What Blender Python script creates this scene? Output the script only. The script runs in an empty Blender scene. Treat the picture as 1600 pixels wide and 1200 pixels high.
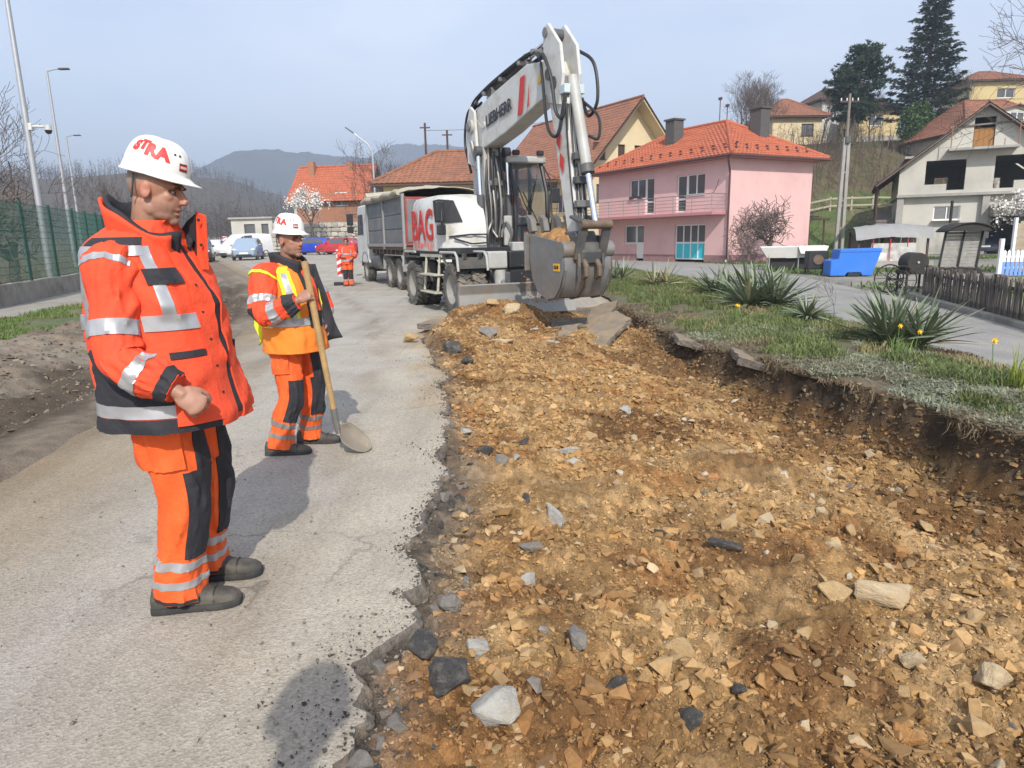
import bpy, bmesh, math, random
import numpy as np
from mathutils import Vector, Matrix, Euler, Quaternion
from mathutils import noise as mnoise

SC = bpy.context.scene
COL = SC.collection
R = math.radians
PI = math.pi
random.seed(7)

# ------------------------------------------------------------------ camera
cam_d = bpy.data.cameras.new('camera')
cam = bpy.data.objects.new('camera', cam_d)
COL.objects.link(cam)
cam_d.sensor_width = 36.0
cam_d.lens = 24.3
cam_d.clip_start = 0.05
cam_d.clip_end = 9000
CAMH = 1.6
_p, _r = R(11.9), R(1.2)
_fw = Vector((0, math.cos(_p), -math.sin(_p)))
_up0 = Vector((0, math.sin(_p), math.cos(_p)))
_rt = Vector((1, 0, 0)) * math.cos(_r) - _up0 * math.sin(_r)
_up = Vector((1, 0, 0)) * math.sin(_r) + _up0 * math.cos(_r)
cam.matrix_world = Matrix(((_rt.x, _up.x, -_fw.x, 0), (_rt.y, _up.y, -_fw.y, 0),
                           (_rt.z, _up.z, -_fw.z, CAMH), (0, 0, 0, 1)))
SC.camera = cam

# ------------------------------------------------------------------ light
SUN_AZ = R(173.0)      # clockwise from +Y: behind the camera, slightly right
SUN_EL = R(40.0)
world = bpy.data.worlds.new('World')
SC.world = world
world.use_nodes = True
_nt = world.node_tree
_bg = _nt.nodes['Background']
_sky = _nt.nodes.new('ShaderNodeTexSky')
_sky.sky_type = 'NISHITA'
_sky.sun_disc = False
_sky.sun_elevation = SUN_EL
_sky.sun_rotation = SUN_AZ
_sky.altitude = 300
_sky.air_density = 1.0
_sky.dust_density = 2.2
_sky.ozone_density = 1.6
# thin high cloud veil over the clear-sky colour
_tc = _nt.nodes.new('ShaderNodeTexCoord')
_mp = _nt.nodes.new('ShaderNodeMapping')
_mp.inputs['Scale'].default_value = (1.0, 1.0, 3.2)
_nz = _nt.nodes.new('ShaderNodeTexNoise')
_nz.inputs['Scale'].default_value = 1.6
_nz.inputs['Detail'].default_value = 4
_rmp = _nt.nodes.new('ShaderNodeMapRange')
_rmp.inputs['From Min'].default_value = 0.35
_rmp.inputs['From Max'].default_value = 0.75
_rmp.inputs['To Min'].default_value = 0.22
_rmp.inputs['To Max'].default_value = 0.85
_mx = _nt.nodes.new('ShaderNodeMix')
_mx.data_type = 'RGBA'
_mx.inputs[7].default_value = (5.6, 6.0, 6.9, 1)
_nt.links.new(_tc.outputs['Generated'], _mp.inputs['Vector'])
_nt.links.new(_mp.outputs['Vector'], _nz.inputs['Vector'])
_nt.links.new(_nz.outputs['Fac'], _rmp.inputs['Value'])
_nt.links.new(_rmp.outputs['Result'], _mx.inputs[0])
_nt.links.new(_sky.outputs['Color'], _mx.inputs[6])
_nt.links.new(_mx.outputs[2], _bg.inputs['Color'])
_bg.inputs['Strength'].default_value = 0.13

sun_d = bpy.data.lights.new('sun', 'SUN')
sun_d.energy = 3.1
sun_d.angle = R(0.7)
sun_d.color = (1.0, 0.95, 0.87)
sun = bpy.data.objects.new('sun', sun_d)
COL.objects.link(sun)
_s = Vector((math.sin(SUN_AZ) * math.cos(SUN_EL), math.cos(SUN_AZ) * math.cos(SUN_EL), math.sin(SUN_EL)))
sun.rotation_euler = _s.to_track_quat('Z', 'Y').to_euler()

SC.view_settings.view_transform = 'Standard'
SC.view_settings.look = 'None'
SC.view_settings.exposure = 0.66
SC.view_settings.gamma = 1.0
SC.cycles.use_denoising = True
SC.cycles.max_bounces = 6
SC.cycles.diffuse_bounces = 3
SC.cycles.glossy_bounces = 3
SC.cycles.transmission_bounces = 4
SC.cycles.transparent_max_bounces = 8
SC.cycles.volume_bounces = 0

# ------------------------------------------------------------------ helpers
def tag(o, label=None, cat=None, group=None, kind=None):
 if label: o['label'] = label
 if cat: o['category'] = cat
 if group: o['group'] = group
 if kind: o['kind'] = kind
 return o

def empty(name, loc=(0, 0, 0), rz=0.0, label=None, cat=None, group=None, parent=None):
 o = bpy.data.objects.new(name, None)
 o.empty_display_size = 0.2
 COL.objects.link(o)
 o.location = loc
 o.rotation_euler = (0, 0, rz)
 if parent: o.parent = parent
 return tag(o, label, cat, group)

def link_mesh(name, me, mat=None, parent=None, smooth=False):
 if mat is not None and len(me.materials) == 0:
  for m in (mat if isinstance(mat, (list, tuple)) else [mat]): me.materials.append(m)
 o = bpy.data.objects.new(name, me)
 COL.objects.link(o)
 if parent: o.parent = parent
 if smooth and len(me.polygons):
  me.polygons.foreach_set('use_smooth', [True] * len(me.polygons))
 return o

def np_mesh(name, verts, faces, mat=None, parent=None, smooth=False, col=None):
 """fast mesh from numpy arrays; faces (n,3) or (n,4)"""
 me = bpy.data.meshes.new(name)
 verts = np.asarray(verts, np.float32); faces = np.asarray(faces, np.int32)
 n, k = faces.shape
 me.vertices.add(len(verts)); me.vertices.foreach_set('co', verts.ravel())
 me.loops.add(n * k); me.loops.foreach_set('vertex_index', faces.ravel())
 me.polygons.add(n)
 me.polygons.foreach_set('loop_start', np.arange(0, n * k, k, dtype=np.int32))
 me.polygons.foreach_set('loop_total', np.full(n, k, np.int32))
 me.update(calc_edges=True)
 if col is not None:
  a = me.color_attributes.new('Col', 'FLOAT_COLOR', 'POINT')
  c = np.ones((len(verts), 4), np.float32); c[:, :3] = col
  a.data.foreach_set('color', c.ravel())
 o = link_mesh(name, me, mat, parent, False)
 me.polygons.foreach_set('use_smooth', np.full(n, bool(smooth)))
 me.validate()
 return o

def copy_tree(o, parent=None):
 c = o.copy(); COL.objects.link(c)
 if parent is not None: c.parent = parent
 for ch in list(o.children): copy_tree(ch, c)
 return c

class MB:
 """mesh builder: shapes are appended, build() links ONE object"""
 def __init__(s, M=None):
  s.v = []; s.f = []; s.M = M
 def add(s, vs, fs):
  b = len(s.v)
  s.v += [tuple(s.M @ Vector(p)) if s.M else tuple(p) for p in vs]
  s.f += [tuple(b + i for i in f) for f in fs]
  return s
 def box(s, lo, hi):
  x0, y0, z0 = lo; x1, y1, z1 = hi
  return s.add([(x0,y0,z0),(x1,y0,z0),(x1,y1,z0),(x0,y1,z0),(x0,y0,z1),(x1,y0,z1),(x1,y1,z1),(x0,y1,z1)],
              [(3,2,1,0),(4,5,6,7),(0,1,5,4),(1,2,6,5),(2,3,7,6),(3,0,4,7)])
 def cbox(s, c, d, M=None):
  h = [k / 2 for k in d]
  vs = [Vector((sx*h[0], sy*h[1], sz*h[2])) for sz in (-1,1) for sx, sy in ((-1,-1),(1,-1),(1,1),(-1,1))]
  if M: vs = [M @ v for v in vs]
  return s.add([v + Vector(c) for v in vs], [(3,2,1,0),(4,5,6,7),(0,1,5,4),(1,2,6,5),(2,3,7,6),(3,0,4,7)])
 def bar(s, p0, p1, w, h, up=(0,0,1)):
  p0 = Vector(p0); p1 = Vector(p1); d = (p1 - p0).normalized(); u = Vector(up)
  if abs(d.dot(u)) > .98: u = Vector((0, 1, 0))
  x = d.cross(u).normalized(); y = x.cross(d)
  q = [x*w/2*a + y*h/2*b for a, b in ((-1,-1),(1,-1),(1,1),(-1,1))]
  return s.add([p0+k for k in q] + [p1+k for k in q], [(3,2,1,0),(4,5,6,7),(0,1,5,4),(1,2,6,5),(2,3,7,6),(3,0,4,7)])
 def tube(s, pts, rad, n=8, caps=True, squash=1.0):
  pts = [Vector(p) for p in pts]
  if not isinstance(rad, (list, tuple)): rad = [rad] * len(pts)
  vs = []; fs = []; u = None
  for i, p in enumerate(pts):
   d = (pts[min(i+1, len(pts)-1)] - pts[max(i-1, 0)])
   d = d.normalized() if d.length > 1e-9 else Vector((0,0,1))
   if u is None:
    u = Vector((0,0,1)) if abs(d.z) < .9 else Vector((1,0,0))
   u = (u - d * u.dot(d))
   u = u.normalized() if u.length > 1e-6 else d.orthogonal().normalized()
   w = d.cross(u)
   for k in range(n):
    a = 2*PI*k/n
    vs.append(p + (u*math.cos(a)*squash + w*math.sin(a)) * rad[i])
  for i in range(len(pts)-1):
   for k in range(n):
    a = i*n+k; b = i*n+(k+1) % n
    fs.append((a, b, b+n, a+n))
  if caps:
   fs.append(tuple(range(n-1, -1, -1))); m = (len(pts)-1)*n
   fs.append(tuple(m+k for k in range(n)))
  return s.add(vs, fs)
 def cyl(s, p0, p1, r0, r1=None, n=16):
  return s.tube([p0, p1], [r0, r0 if r1 is None else r1], n)
 def prism(s, poly, h0, h1, axis='z'):
  """poly: 2D CCW; axis z -> (a,b,h); y -> (a,h,b); x -> (h,a,b)"""
  n = len(poly)
  def P(a, b, h): return (a, b, h) if axis == 'z' else ((a, h, b) if axis == 'y' else (h, a, b))
  vs = [P(a, b, h0) for a, b in poly] + [P(a, b, h1) for a, b in poly]
  fs = [tuple(range(n-1, -1, -1)), tuple(range(n, 2*n))]
  fs += [(i, (i+1) % n, n+(i+1) % n, n+i) for i in range(n)]
  return s.add(vs, fs)
 def lathe(s, prof, c=(0,0,0), axis='z', n=24, a0=0, a1=2*PI):
  vs = []; fs = []; full = abs(a1-a0-2*PI) < 1e-6; m = n if full else n+1
  for r_, h in prof:
   for k in range(m):
    a = a0 + (a1-a0)*k/n; x = r_*math.cos(a); y = r_*math.sin(a)
    p = (x, y, h) if axis == 'z' else ((x, h, y) if axis == 'y' else (h, x, y))
    vs.append(Vector(p) + Vector(c))
  for i in range(len(prof)-1):
   for k in range(n):
    a = i*m+k; b = i*m+(k+1) % m
    fs.append((a, b, b+m, a+m))
  return s.add(vs, fs)
 def sphere(s, c, r, n=12, m=8):
  if not isinstance(r, (list, tuple)): r = (r, r, r)
  vs = []; fs = []
  for i in range(m+1):
   t = PI*i/m
   for k in range(n):
    a = 2*PI*k/n
    vs.append((c[0]+r[0]*math.sin(t)*math.cos(a), c[1]+r[1]*math.sin(t)*math.sin(a), c[2]+r[2]*math.cos(t)))
  for i in range(m):
   for k in range(n):
    a = i*n+k; b = i*n+(k+1) % n
    fs.append((a, a+n, b+n, b))
  return s.add(vs, fs)
 def mesh(s, name='mesh', fix=True):
  me = bpy.data.meshes.new(name)
  me.from_pydata(s.v, [], s.f)
  if fix:
   bm = bmesh.new(); bm.from_mesh(me)
   bmesh.ops.remove_doubles(bm, verts=bm.verts, dist=1e-5)
   bmesh.ops.recalc_face_normals(bm, faces=bm.faces)
   bm.to_mesh(me); bm.free()
  me.update()
  return me
 def build(s, name, mat, parent=None, smooth=False, bevel=0.0, seg=1, fix=True, angle=35):
  o = link_mesh(name, s.mesh(name, fix), mat, parent, smooth)
  if bevel:
   b = o.modifiers.new('bevel', 'BEVEL'); b.width = bevel; b.segments = seg; b.limit_method = 'ANGLE'; b.angle_limit = R(30)
  if smooth: shade(o, angle)
  return o

def shade(o, angle=35):
 """smooth shading with sharp edges over the angle"""
 me = o.data
 bm = bmesh.new(); bm.from_mesh(me)
 for e in bm.edges:
  e.smooth = not (len(e.link_faces) == 2 and e.calc_face_angle(0) > R(angle))
 bm.to_mesh(me); bm.free()

# ------------------------------------------------------------------ materials
MATS = {}
def nodes_of(m): return m.node_tree.nodes, m.node_tree.links
def mat(name, col, rough=0.7, metal=0.0, var=0.12, scale=6.0, bump=0.0, bscale=40.0, dirt=None, dscale=2.0, damt=0.4, spec=0.5,
  coat=0.0, alpha=None, trans=0.0, attr=False, detail=4, bdist=0.02):
 """procedural principled material: base colour with noise variation, optional second dirt colour and bump"""
 if name in MATS: return MATS[name]
 m = bpy.data.materials.new(name); m.use_nodes = True
 N, L = nodes_of(m); b = N['Principled BSDF']
 b.inputs['Roughness'].default_value = rough; b.inputs['Metallic'].default_value = metal
 b.inputs['Specular IOR Level'].default_value = spec
 if coat: b.inputs['Coat Weight'].default_value = coat; b.inputs['Coat Roughness'].default_value = .08
 if trans: b.inputs['Transmission Weight'].default_value = trans
 tc = N.new('ShaderNodeTexCoord')
 def noise(sc, det=detail):
  n = N.new('ShaderNodeTexNoise'); n.inputs['Scale'].default_value = sc; n.inputs['Detail'].default_value = det
  n.inputs['Roughness'].default_value = .62
  L.new(tc.outputs['Object'], n.inputs['Vector']); return n
 c = (*col, 1)
 if attr:
  a = N.new('ShaderNodeAttribute'); a.attribute_name = 'Col'; src = a.outputs['Color']
 else:
  rgb = N.new('ShaderNodeRGB'); rgb.outputs[0].default_value = c; src = rgb.outputs[0]
 if var:
  n = noise(scale)
  mr = N.new('ShaderNodeMapRange'); mr.inputs['From Min'].default_value = .25; mr.inputs['From Max'].default_value = .75
  mr.inputs['To Min'].default_value = 1 - var; mr.inputs['To Max'].default_value = 1 + var
  L.new(n.outputs['Fac'], mr.inputs['Value'])
  mul = N.new('ShaderNodeVectorMath'); mul.operation = 'SCALE'
  L.new(src, mul.inputs[0]); L.new(mr.outputs['Result'], mul.inputs['Scale']); src = mul.outputs[0]
 if dirt:
  n = noise(dscale, 6)
  mr = N.new('ShaderNodeMapRange'); mr.inputs['From Min'].default_value = .48; mr.inputs['From Max'].default_value = .7
  mr.inputs['To Max'].default_value = damt
  L.new(n.outputs['Fac'], mr.inputs['Value'])
  mx = N.new('ShaderNodeMix'); mx.data_type = 'RGBA'; mx.inputs[7].default_value = (*dirt, 1)
  L.new(mr.outputs['Result'], mx.inputs[0]); L.new(src, mx.inputs[6]); src = mx.outputs[2]
 L.new(src, b.inputs['Base Color'])
 if bump:
  n = noise(bscale, 5)
  bp = N.new('ShaderNodeBump'); bp.inputs['Strength'].default_value = bump; bp.inputs['Distance'].default_value = bdist
  L.new(n.outputs['Fac'], bp.inputs['Height']); L.new(bp.outputs['Normal'], b.inputs['Normal'])
 if alpha is not None: b.inputs['Alpha'].default_value = alpha
 MATS[name] = m
 return m

def glass_mat(name, tint=(.03, .04, .05), rough=.04, alpha=1.0):
 """window pane seen from outside: dark, glossy"""
 if name in MATS: return MATS[name]
 m = bpy.data.materials.new(name); m.use_nodes = True
 N, L = nodes_of(m); b = N['Principled BSDF']
 b.inputs['Base Color'].default_value = (*tint, 1); b.inputs['Roughness'].default_value = rough
 b.inputs['IOR'].default_value = 1.5; b.inputs['Alpha'].default_value = alpha
 n = N.new('ShaderNodeTexNoise'); n.inputs['Scale'].default_value = 1.3
 tc = N.new('ShaderNodeTexCoord'); L.new(tc.outputs['Object'], n.inputs['Vector'])
 bp = N.new('ShaderNodeBump'); bp.inputs['Strength'].default_value = .05; bp.inputs['Distance'].default_value = .05
 L.new(n.outputs['Fac'], bp.inputs['Height']); L.new(bp.outputs['Normal'], b.inputs['Normal'])
 MATS[name] = m
 return m

# ------------------------------------------------------------------ numpy noise
def _hash(ix, iy, seed):
 h = (ix.astype(np.int64) * 374761393 + iy.astype(np.int64) * 668265263 + seed * 1442695041) & 0xffffffff
 h = ((h ^ (h >> 13)) * 1274126177) & 0xffffffff
 h = (h ^ (h >> 16)) & 0xffffffff
 return h.astype(np.float64) / 4294967295.0
def vnoise(x, y, seed=0):
 ix = np.floor(x); iy = np.floor(y); fx = x - ix; fy = y - iy
 u = fx*fx*fx*(fx*(fx*6-15)+10); v = fy*fy*fy*(fy*(fy*6-15)+10)
 a = _hash(ix, iy, seed); b = _hash(ix+1, iy, seed); c = _hash(ix, iy+1, seed); d = _hash(ix+1, iy+1, seed)
 return (a*(1-u)+b*u)*(1-v) + (c*(1-u)+d*u)*v
def fbm(x, y, oct=5, seed=0, gain=.5):
 s = 0; a = 1; t = 0
 for i in range(oct):
  s = s + a*(vnoise(x, y, seed+i*17)-.5); t += a*.5; a *= gain; x = x*2.03+11.3; y = y*2.03-7.1
 return s/t
def worley(x, y, seed=0):
 ix = np.floor(x); iy = np.floor(y); best = np.full(np.shape(x), 9.0); second = best.copy(); val = np.zeros(np.shape(x))
 for dx in (-1, 0, 1):
  for dy in (-1, 0, 1):
   cx = ix+dx; cy = iy+dy
   px = cx + _hash(cx, cy, seed); py = cy + _hash(cx, cy, seed+91)
   d = np.hypot(px-x, py-y); near = d < best
   second = np.where(near, best, np.minimum(second, d))
   val = np.where(near, _hash(cx, cy, seed+7), val); best = np.where(near, d, best)
 return best, second, val
def sstep(a, b, x):
 t = np.clip((np.asarray(x, float)-a)/(b-a), 0, 1); return t*t*(3-2*t)
# ================================================================== GROUND
def pl(y, ys, xs): return np.interp(y, ys, xs)
def xL(y):      # broken asphalt edge (left rim of the dig)
 return pl(y, [-2, 1.0, 1.86, 2.13, 2.39, 2.7, 3.1, 3.47, 4.23, 5.21, 6.47, 8.45, 10.3, 12.15, 14.6],
                 [-.75, -.68, -.60, -.56, -.63, -.44, -.47, -.57, -.46, -.51, -.68, -.85, -1.25, -1.55, -1.3])
def xR(y):      # top of the bank on the right
 return pl(y, [-2, 3, 4.5, 5.1, 6.1, 6.9, 7.6, 8.9, 10.7, 14.5, 18.5, 36],
                 [4.6, 4.3, 3.95, 3.75, 3.72, 3.55, 3.25, 2.94, 2.64, 2.58, 2.53, 2.5])
def yEnd(x): return 14.75 + (x + 1.3) * .42
def xEdge(y):   # right edge of the asphalt, past the end of the dig it runs over to the planted strip
 y = np.asarray(y, float)
 e = np.where(y < 14.6, xL(y), np.clip((y-14.75)/.42-1.3, -1.3, 2.55))
 e = np.where(y > 16.45, 2.55, e)
 return np.where(y > 35, pl(y, [35, 45, 60, 80, 130, 200], [2.5, -6, -14, -22, -46, -80]), e)
def xRoadL(y): return pl(y, [-2, 3, 4.7, 6.5, 10, 14.8, 22, 30, 47, 70, 100, 200], [-3.6, -3.65, -3.75, -4.0, -4.5, -5.5, -8.0, -11.2, -20, -31, -46, -95])
def xVerge(y): return pl(y, [-2, 3, 8, 11.5, 18, 24, 30, 47, 100], [-6.0, -6.2, -7.0, -7.7, -8.6, -10.6, -13.2, -22.5, -49])
def xGrass(y): return pl(y, [-2, 8, 16, 19, 30, 47, 100], [-9.6, -10.3, -11.3, -11.7, -15.6, -25.0, -52])
def xWall(y): return pl(y, [-2, 8, 13, 18.5, 26, 39.6, 60, 100], [-11.6, -11.9, -12.4, -13.6, -15.9, -21.4, -32, -54])
def xSideN(y): return pl(y, [0, 4, 6, 8, 10, 14, 20, 26, 31, 35.2], [5.0, 5.05, 5.15, 5.4, 5.55, 6.0, 6.45, 6.35, 5.2, 2.9])
def xSideF(y): return pl(y, [0, 5, 8, 11, 13.3, 16.8, 25.8, 38, 44, 60], [6.6, 7.1, 7.65, 8.25, 8.7, 9.4, 10.7, 11.4, 9.0, 2.0])

def zbase(x, y):
 x = np.asarray(x, float); y = np.asarray(y, float)
 z = .55 * sstep(26, 47, y) * sstep(6, -4, x)
 hill = 11.0 * sstep(50, 79, y) * sstep(10, 24, x) + np.clip(y-79, 0, 160) * .13 * sstep(10, 30, x)
 hill = hill * (1 + .05*fbm(x*.06, y*.06, 3, 4)) + .35*sstep(52, 60, y)*sstep(12, 22, x)*fbm(x*.25, y*.25, 4, 9)
 z = z + hill
 z = z + 38 * sstep(110, 420, y + .2*np.abs(x)) * sstep(-20, -120, x + .12*y) * (1+.25*fbm(x*.01, y*.01, 3, 2))
 z = z - .8 * sstep(-14.5, -19, x + .42*(y-18.5)) * sstep(60, 30, y)
 return z

def pit_h(x, y):
 """height of the excavated soil"""
 a = xL(y); b = xR(y); t = (x-a)/np.maximum(b-a, .3)
 far = sstep(5.5, 12, y)
 d = -.10 - .17*sstep(.02, .5, t) - .20*sstep(.45, .93, t)
 d = d*(1-.55*far)
 d = d + .17*far*np.exp(-((t-.38)/.3)**2)
 # spoil heap before the blade, hollow under the bucket, low ridges
 d = d + .30*np.exp(-(((x+.15)/1.15)**2 + ((y-13.9)/.8)**2)) - .62*np.exp(-(((x-1.15)/.55)**2 + ((y-13.6)/.75)**2))
 d = d + .25*np.exp(-(((x-1.8)/.7)**2 + ((y-11.7)/.9)**2)) + .20*np.exp(-(((x+.9)/.6)**2 + ((y-11.2)/1.1)**2))
 d = d + .13*fbm(x*.8, y*.8, 3, 5) + .085*fbm(x*2.6, y*2.6, 3, 6)
 w1, w2, _ = worley(x*5.5+.3*fbm(x*9, y*9, 2, 3), y*5.5, 11)
 lump = sstep(.40, .60, vnoise(x*1.3, y*1.3, 71))
 d = d + (.075*np.clip(w2-w1, 0, .6)-.014)*(.25+.75*lump)
 w1, w2, _ = worley(x*15, y*15, 12); d = d + .038*np.clip(w2-w1, 0, .55)*(.45+.9*vnoise(x*2.1, y*2.1, 73))
 w1, w2, _ = worley(x*38, y*38, 13); d = d + .017*np.clip(w2-w1, 0, .5)
 d = d + .013*fbm(x*48, y*48, 2, 8)
 # crumbled rim under the asphalt edge
 rim = sstep(.20, .0, x-a)
 d = d*(1-rim) + rim*(-.018 - .045*sstep(6.5, 4.2, y) + .04*fbm(x*7, y*7, 4, 21) + .05*fbm(y*1.4, y*0+6, 3, 22))
 # bank on the right, undercut and rough
 bx = b - .10 + .16*fbm(x*0+y*1.1, y*0+3.3, 4, 31) + .05*fbm(y*6, x*6, 3, 37)
 up = sstep(-.30, .02, x-bx)
 up = up**(1.6)
 top = .10 + .04*fbm(x*3, y*3, 3, 41)
 d = d*(1-up) + up*top + up*(1-up)*(.18*fbm(x*6, y*6, 4, 51) + .10*fbm(x*17, y*17, 3, 52))
 e = sstep(-.25, .12, y - yEnd(x))
 return d*(1-e) + e*(-.16)

# ---- pit mesh ------------------------------------------------------------
ys = [0.9]
while ys[-1] < 17.0: ys.append(ys[-1] + min(.05, max(.0095, .0056*ys[-1])))
ys = np.array(ys); NC = 540
tt = np.linspace(0, 1, NC)
Y = np.repeat(ys[:, None], NC, 1)
A_ = xL(ys)-.30; B_ = xR(ys)+.12
X = A_[:, None] + (B_-A_)[:, None]*tt[None, :]
Z = pit_h(X, Y)
Z = np.where(X < xL(Y)-.02, -.14, Z)
# soil colour: ochre subsoil, redder and paler patches, damp brown, dark topsoil in the bank
def soil_col(X, Y, Z):
 n1 = fbm(X*.9, Y*.9, 4, 61); n2 = fbm(X*2.7, Y*2.7, 4, 62); n3 = fbm(X*11, Y*11, 3, 63); n4 = fbm(X*33, Y*33, 2, 64)
 oc = np.array([.34, .22, .10]); red = np.array([.29, .145, .055]); pale = np.array([.44, .31, .165]); damp = np.array([.145, .082, .036])
 dark = np.array([.055, .042, .030]); grey = np.array([.20, .175, .145])
 def mix(c, d, w): w = np.clip(w, 0, 1)[..., None]; return c*(1-w) + d*w
 c = np.broadcast_to(oc, X.shape+(3,)).copy()
 c = mix(c, red, sstep(.0, .5, n2+.4*n1)*.75)
 c = mix(c, pale, sstep(.1, .55, -n2+.5*n3)*.7)
 tR = (X-xL(Y))/(xR(Y)-xL(Y))
 damp_dark_w = sstep(.02, .32, n1+.45*n2+.35*sstep(.62, .95, tR)-.25*sstep(10, 6, Y)*sstep(.5, .2, tR))
 damp_dark_w = np.maximum(damp_dark_w*.85+.0*n1, .55*sstep(.15, .5, fbm(X*1.7+4, Y*1.7, 4, 66)))
 damp_dark_w = np.maximum(damp_dark_w, .9*np.exp(-(((X-1.6)/1.3)**2+((Y-1.9)/.42)**2))*sstep(-.4, .3, n2+.3))
 damp_dark_w = np.maximum(damp_dark_w, .95*np.exp(-(((X-1.15)/.7)**2+((Y-13.6)/.8)**2)))  # soil colour turned darker brown in the hollow under the bucket
 c = mix(c, damp, damp_dark_w)
 # grey crumbs by the asphalt rim
 c = mix(c, grey, sstep(.42, .06, X-xL(Y)+.12*n2)*(.35+.45*sstep(7, 4, Y)))
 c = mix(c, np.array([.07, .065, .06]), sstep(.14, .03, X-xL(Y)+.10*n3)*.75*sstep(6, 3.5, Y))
 # bank: dark topsoil
 bk = sstep(.42, .20, xR(Y)-X+.10*n2)*sstep(-.32, -.12, Z+.05*n3)
 c = mix(c, np.array([.105, .075, .048]), bk)
 c = mix(c, dark, bk*sstep(-.05, .35, n2+.4*n3))
 c = mix(c, np.array([.16, .14, .10]), sstep(.04, .10, Z)*sstep(.3, .1, xR(Y)-X))
 _, _, v1 = worley(X*15, Y*15, 12); _, _, v2 = worley(X*38, Y*38, 13); _, _, v3 = worley(X*5.5+.3*fbm(X*9, Y*9, 2, 3), Y*5.5, 11)
 c = c*(1+.22*n3+.16*n4)[..., None]*(.62+.42*v1+.26*v2+.10*v3)[..., None]
 return np.clip(c*np.array([.93, .87, .80]), .01, .8)
C_ = soil_col(X, Y, Z)
nr = len(ys)
idx = np.arange(nr*NC).reshape(nr, NC)
F_ = np.stack([idx[:-1, :-1], idx[:-1, 1:], idx[1:, 1:], idx[1:, :-1]], -1).reshape(-1, 4)
m_soil = mat('soil', (.3, .2, .1), rough=.95, var=.34, scale=85, bump=.9, bscale=95, attr=True, bdist=.02, spec=.25)
pit = np_mesh('excavated_soil', np.stack([X, Y, Z], -1).reshape(-1, 3), F_, m_soil, smooth=True, col=C_.reshape(-1, 3))
tag(pit, 'ochre soil laid bare in the excavated half of the road', kind='structure')

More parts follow.
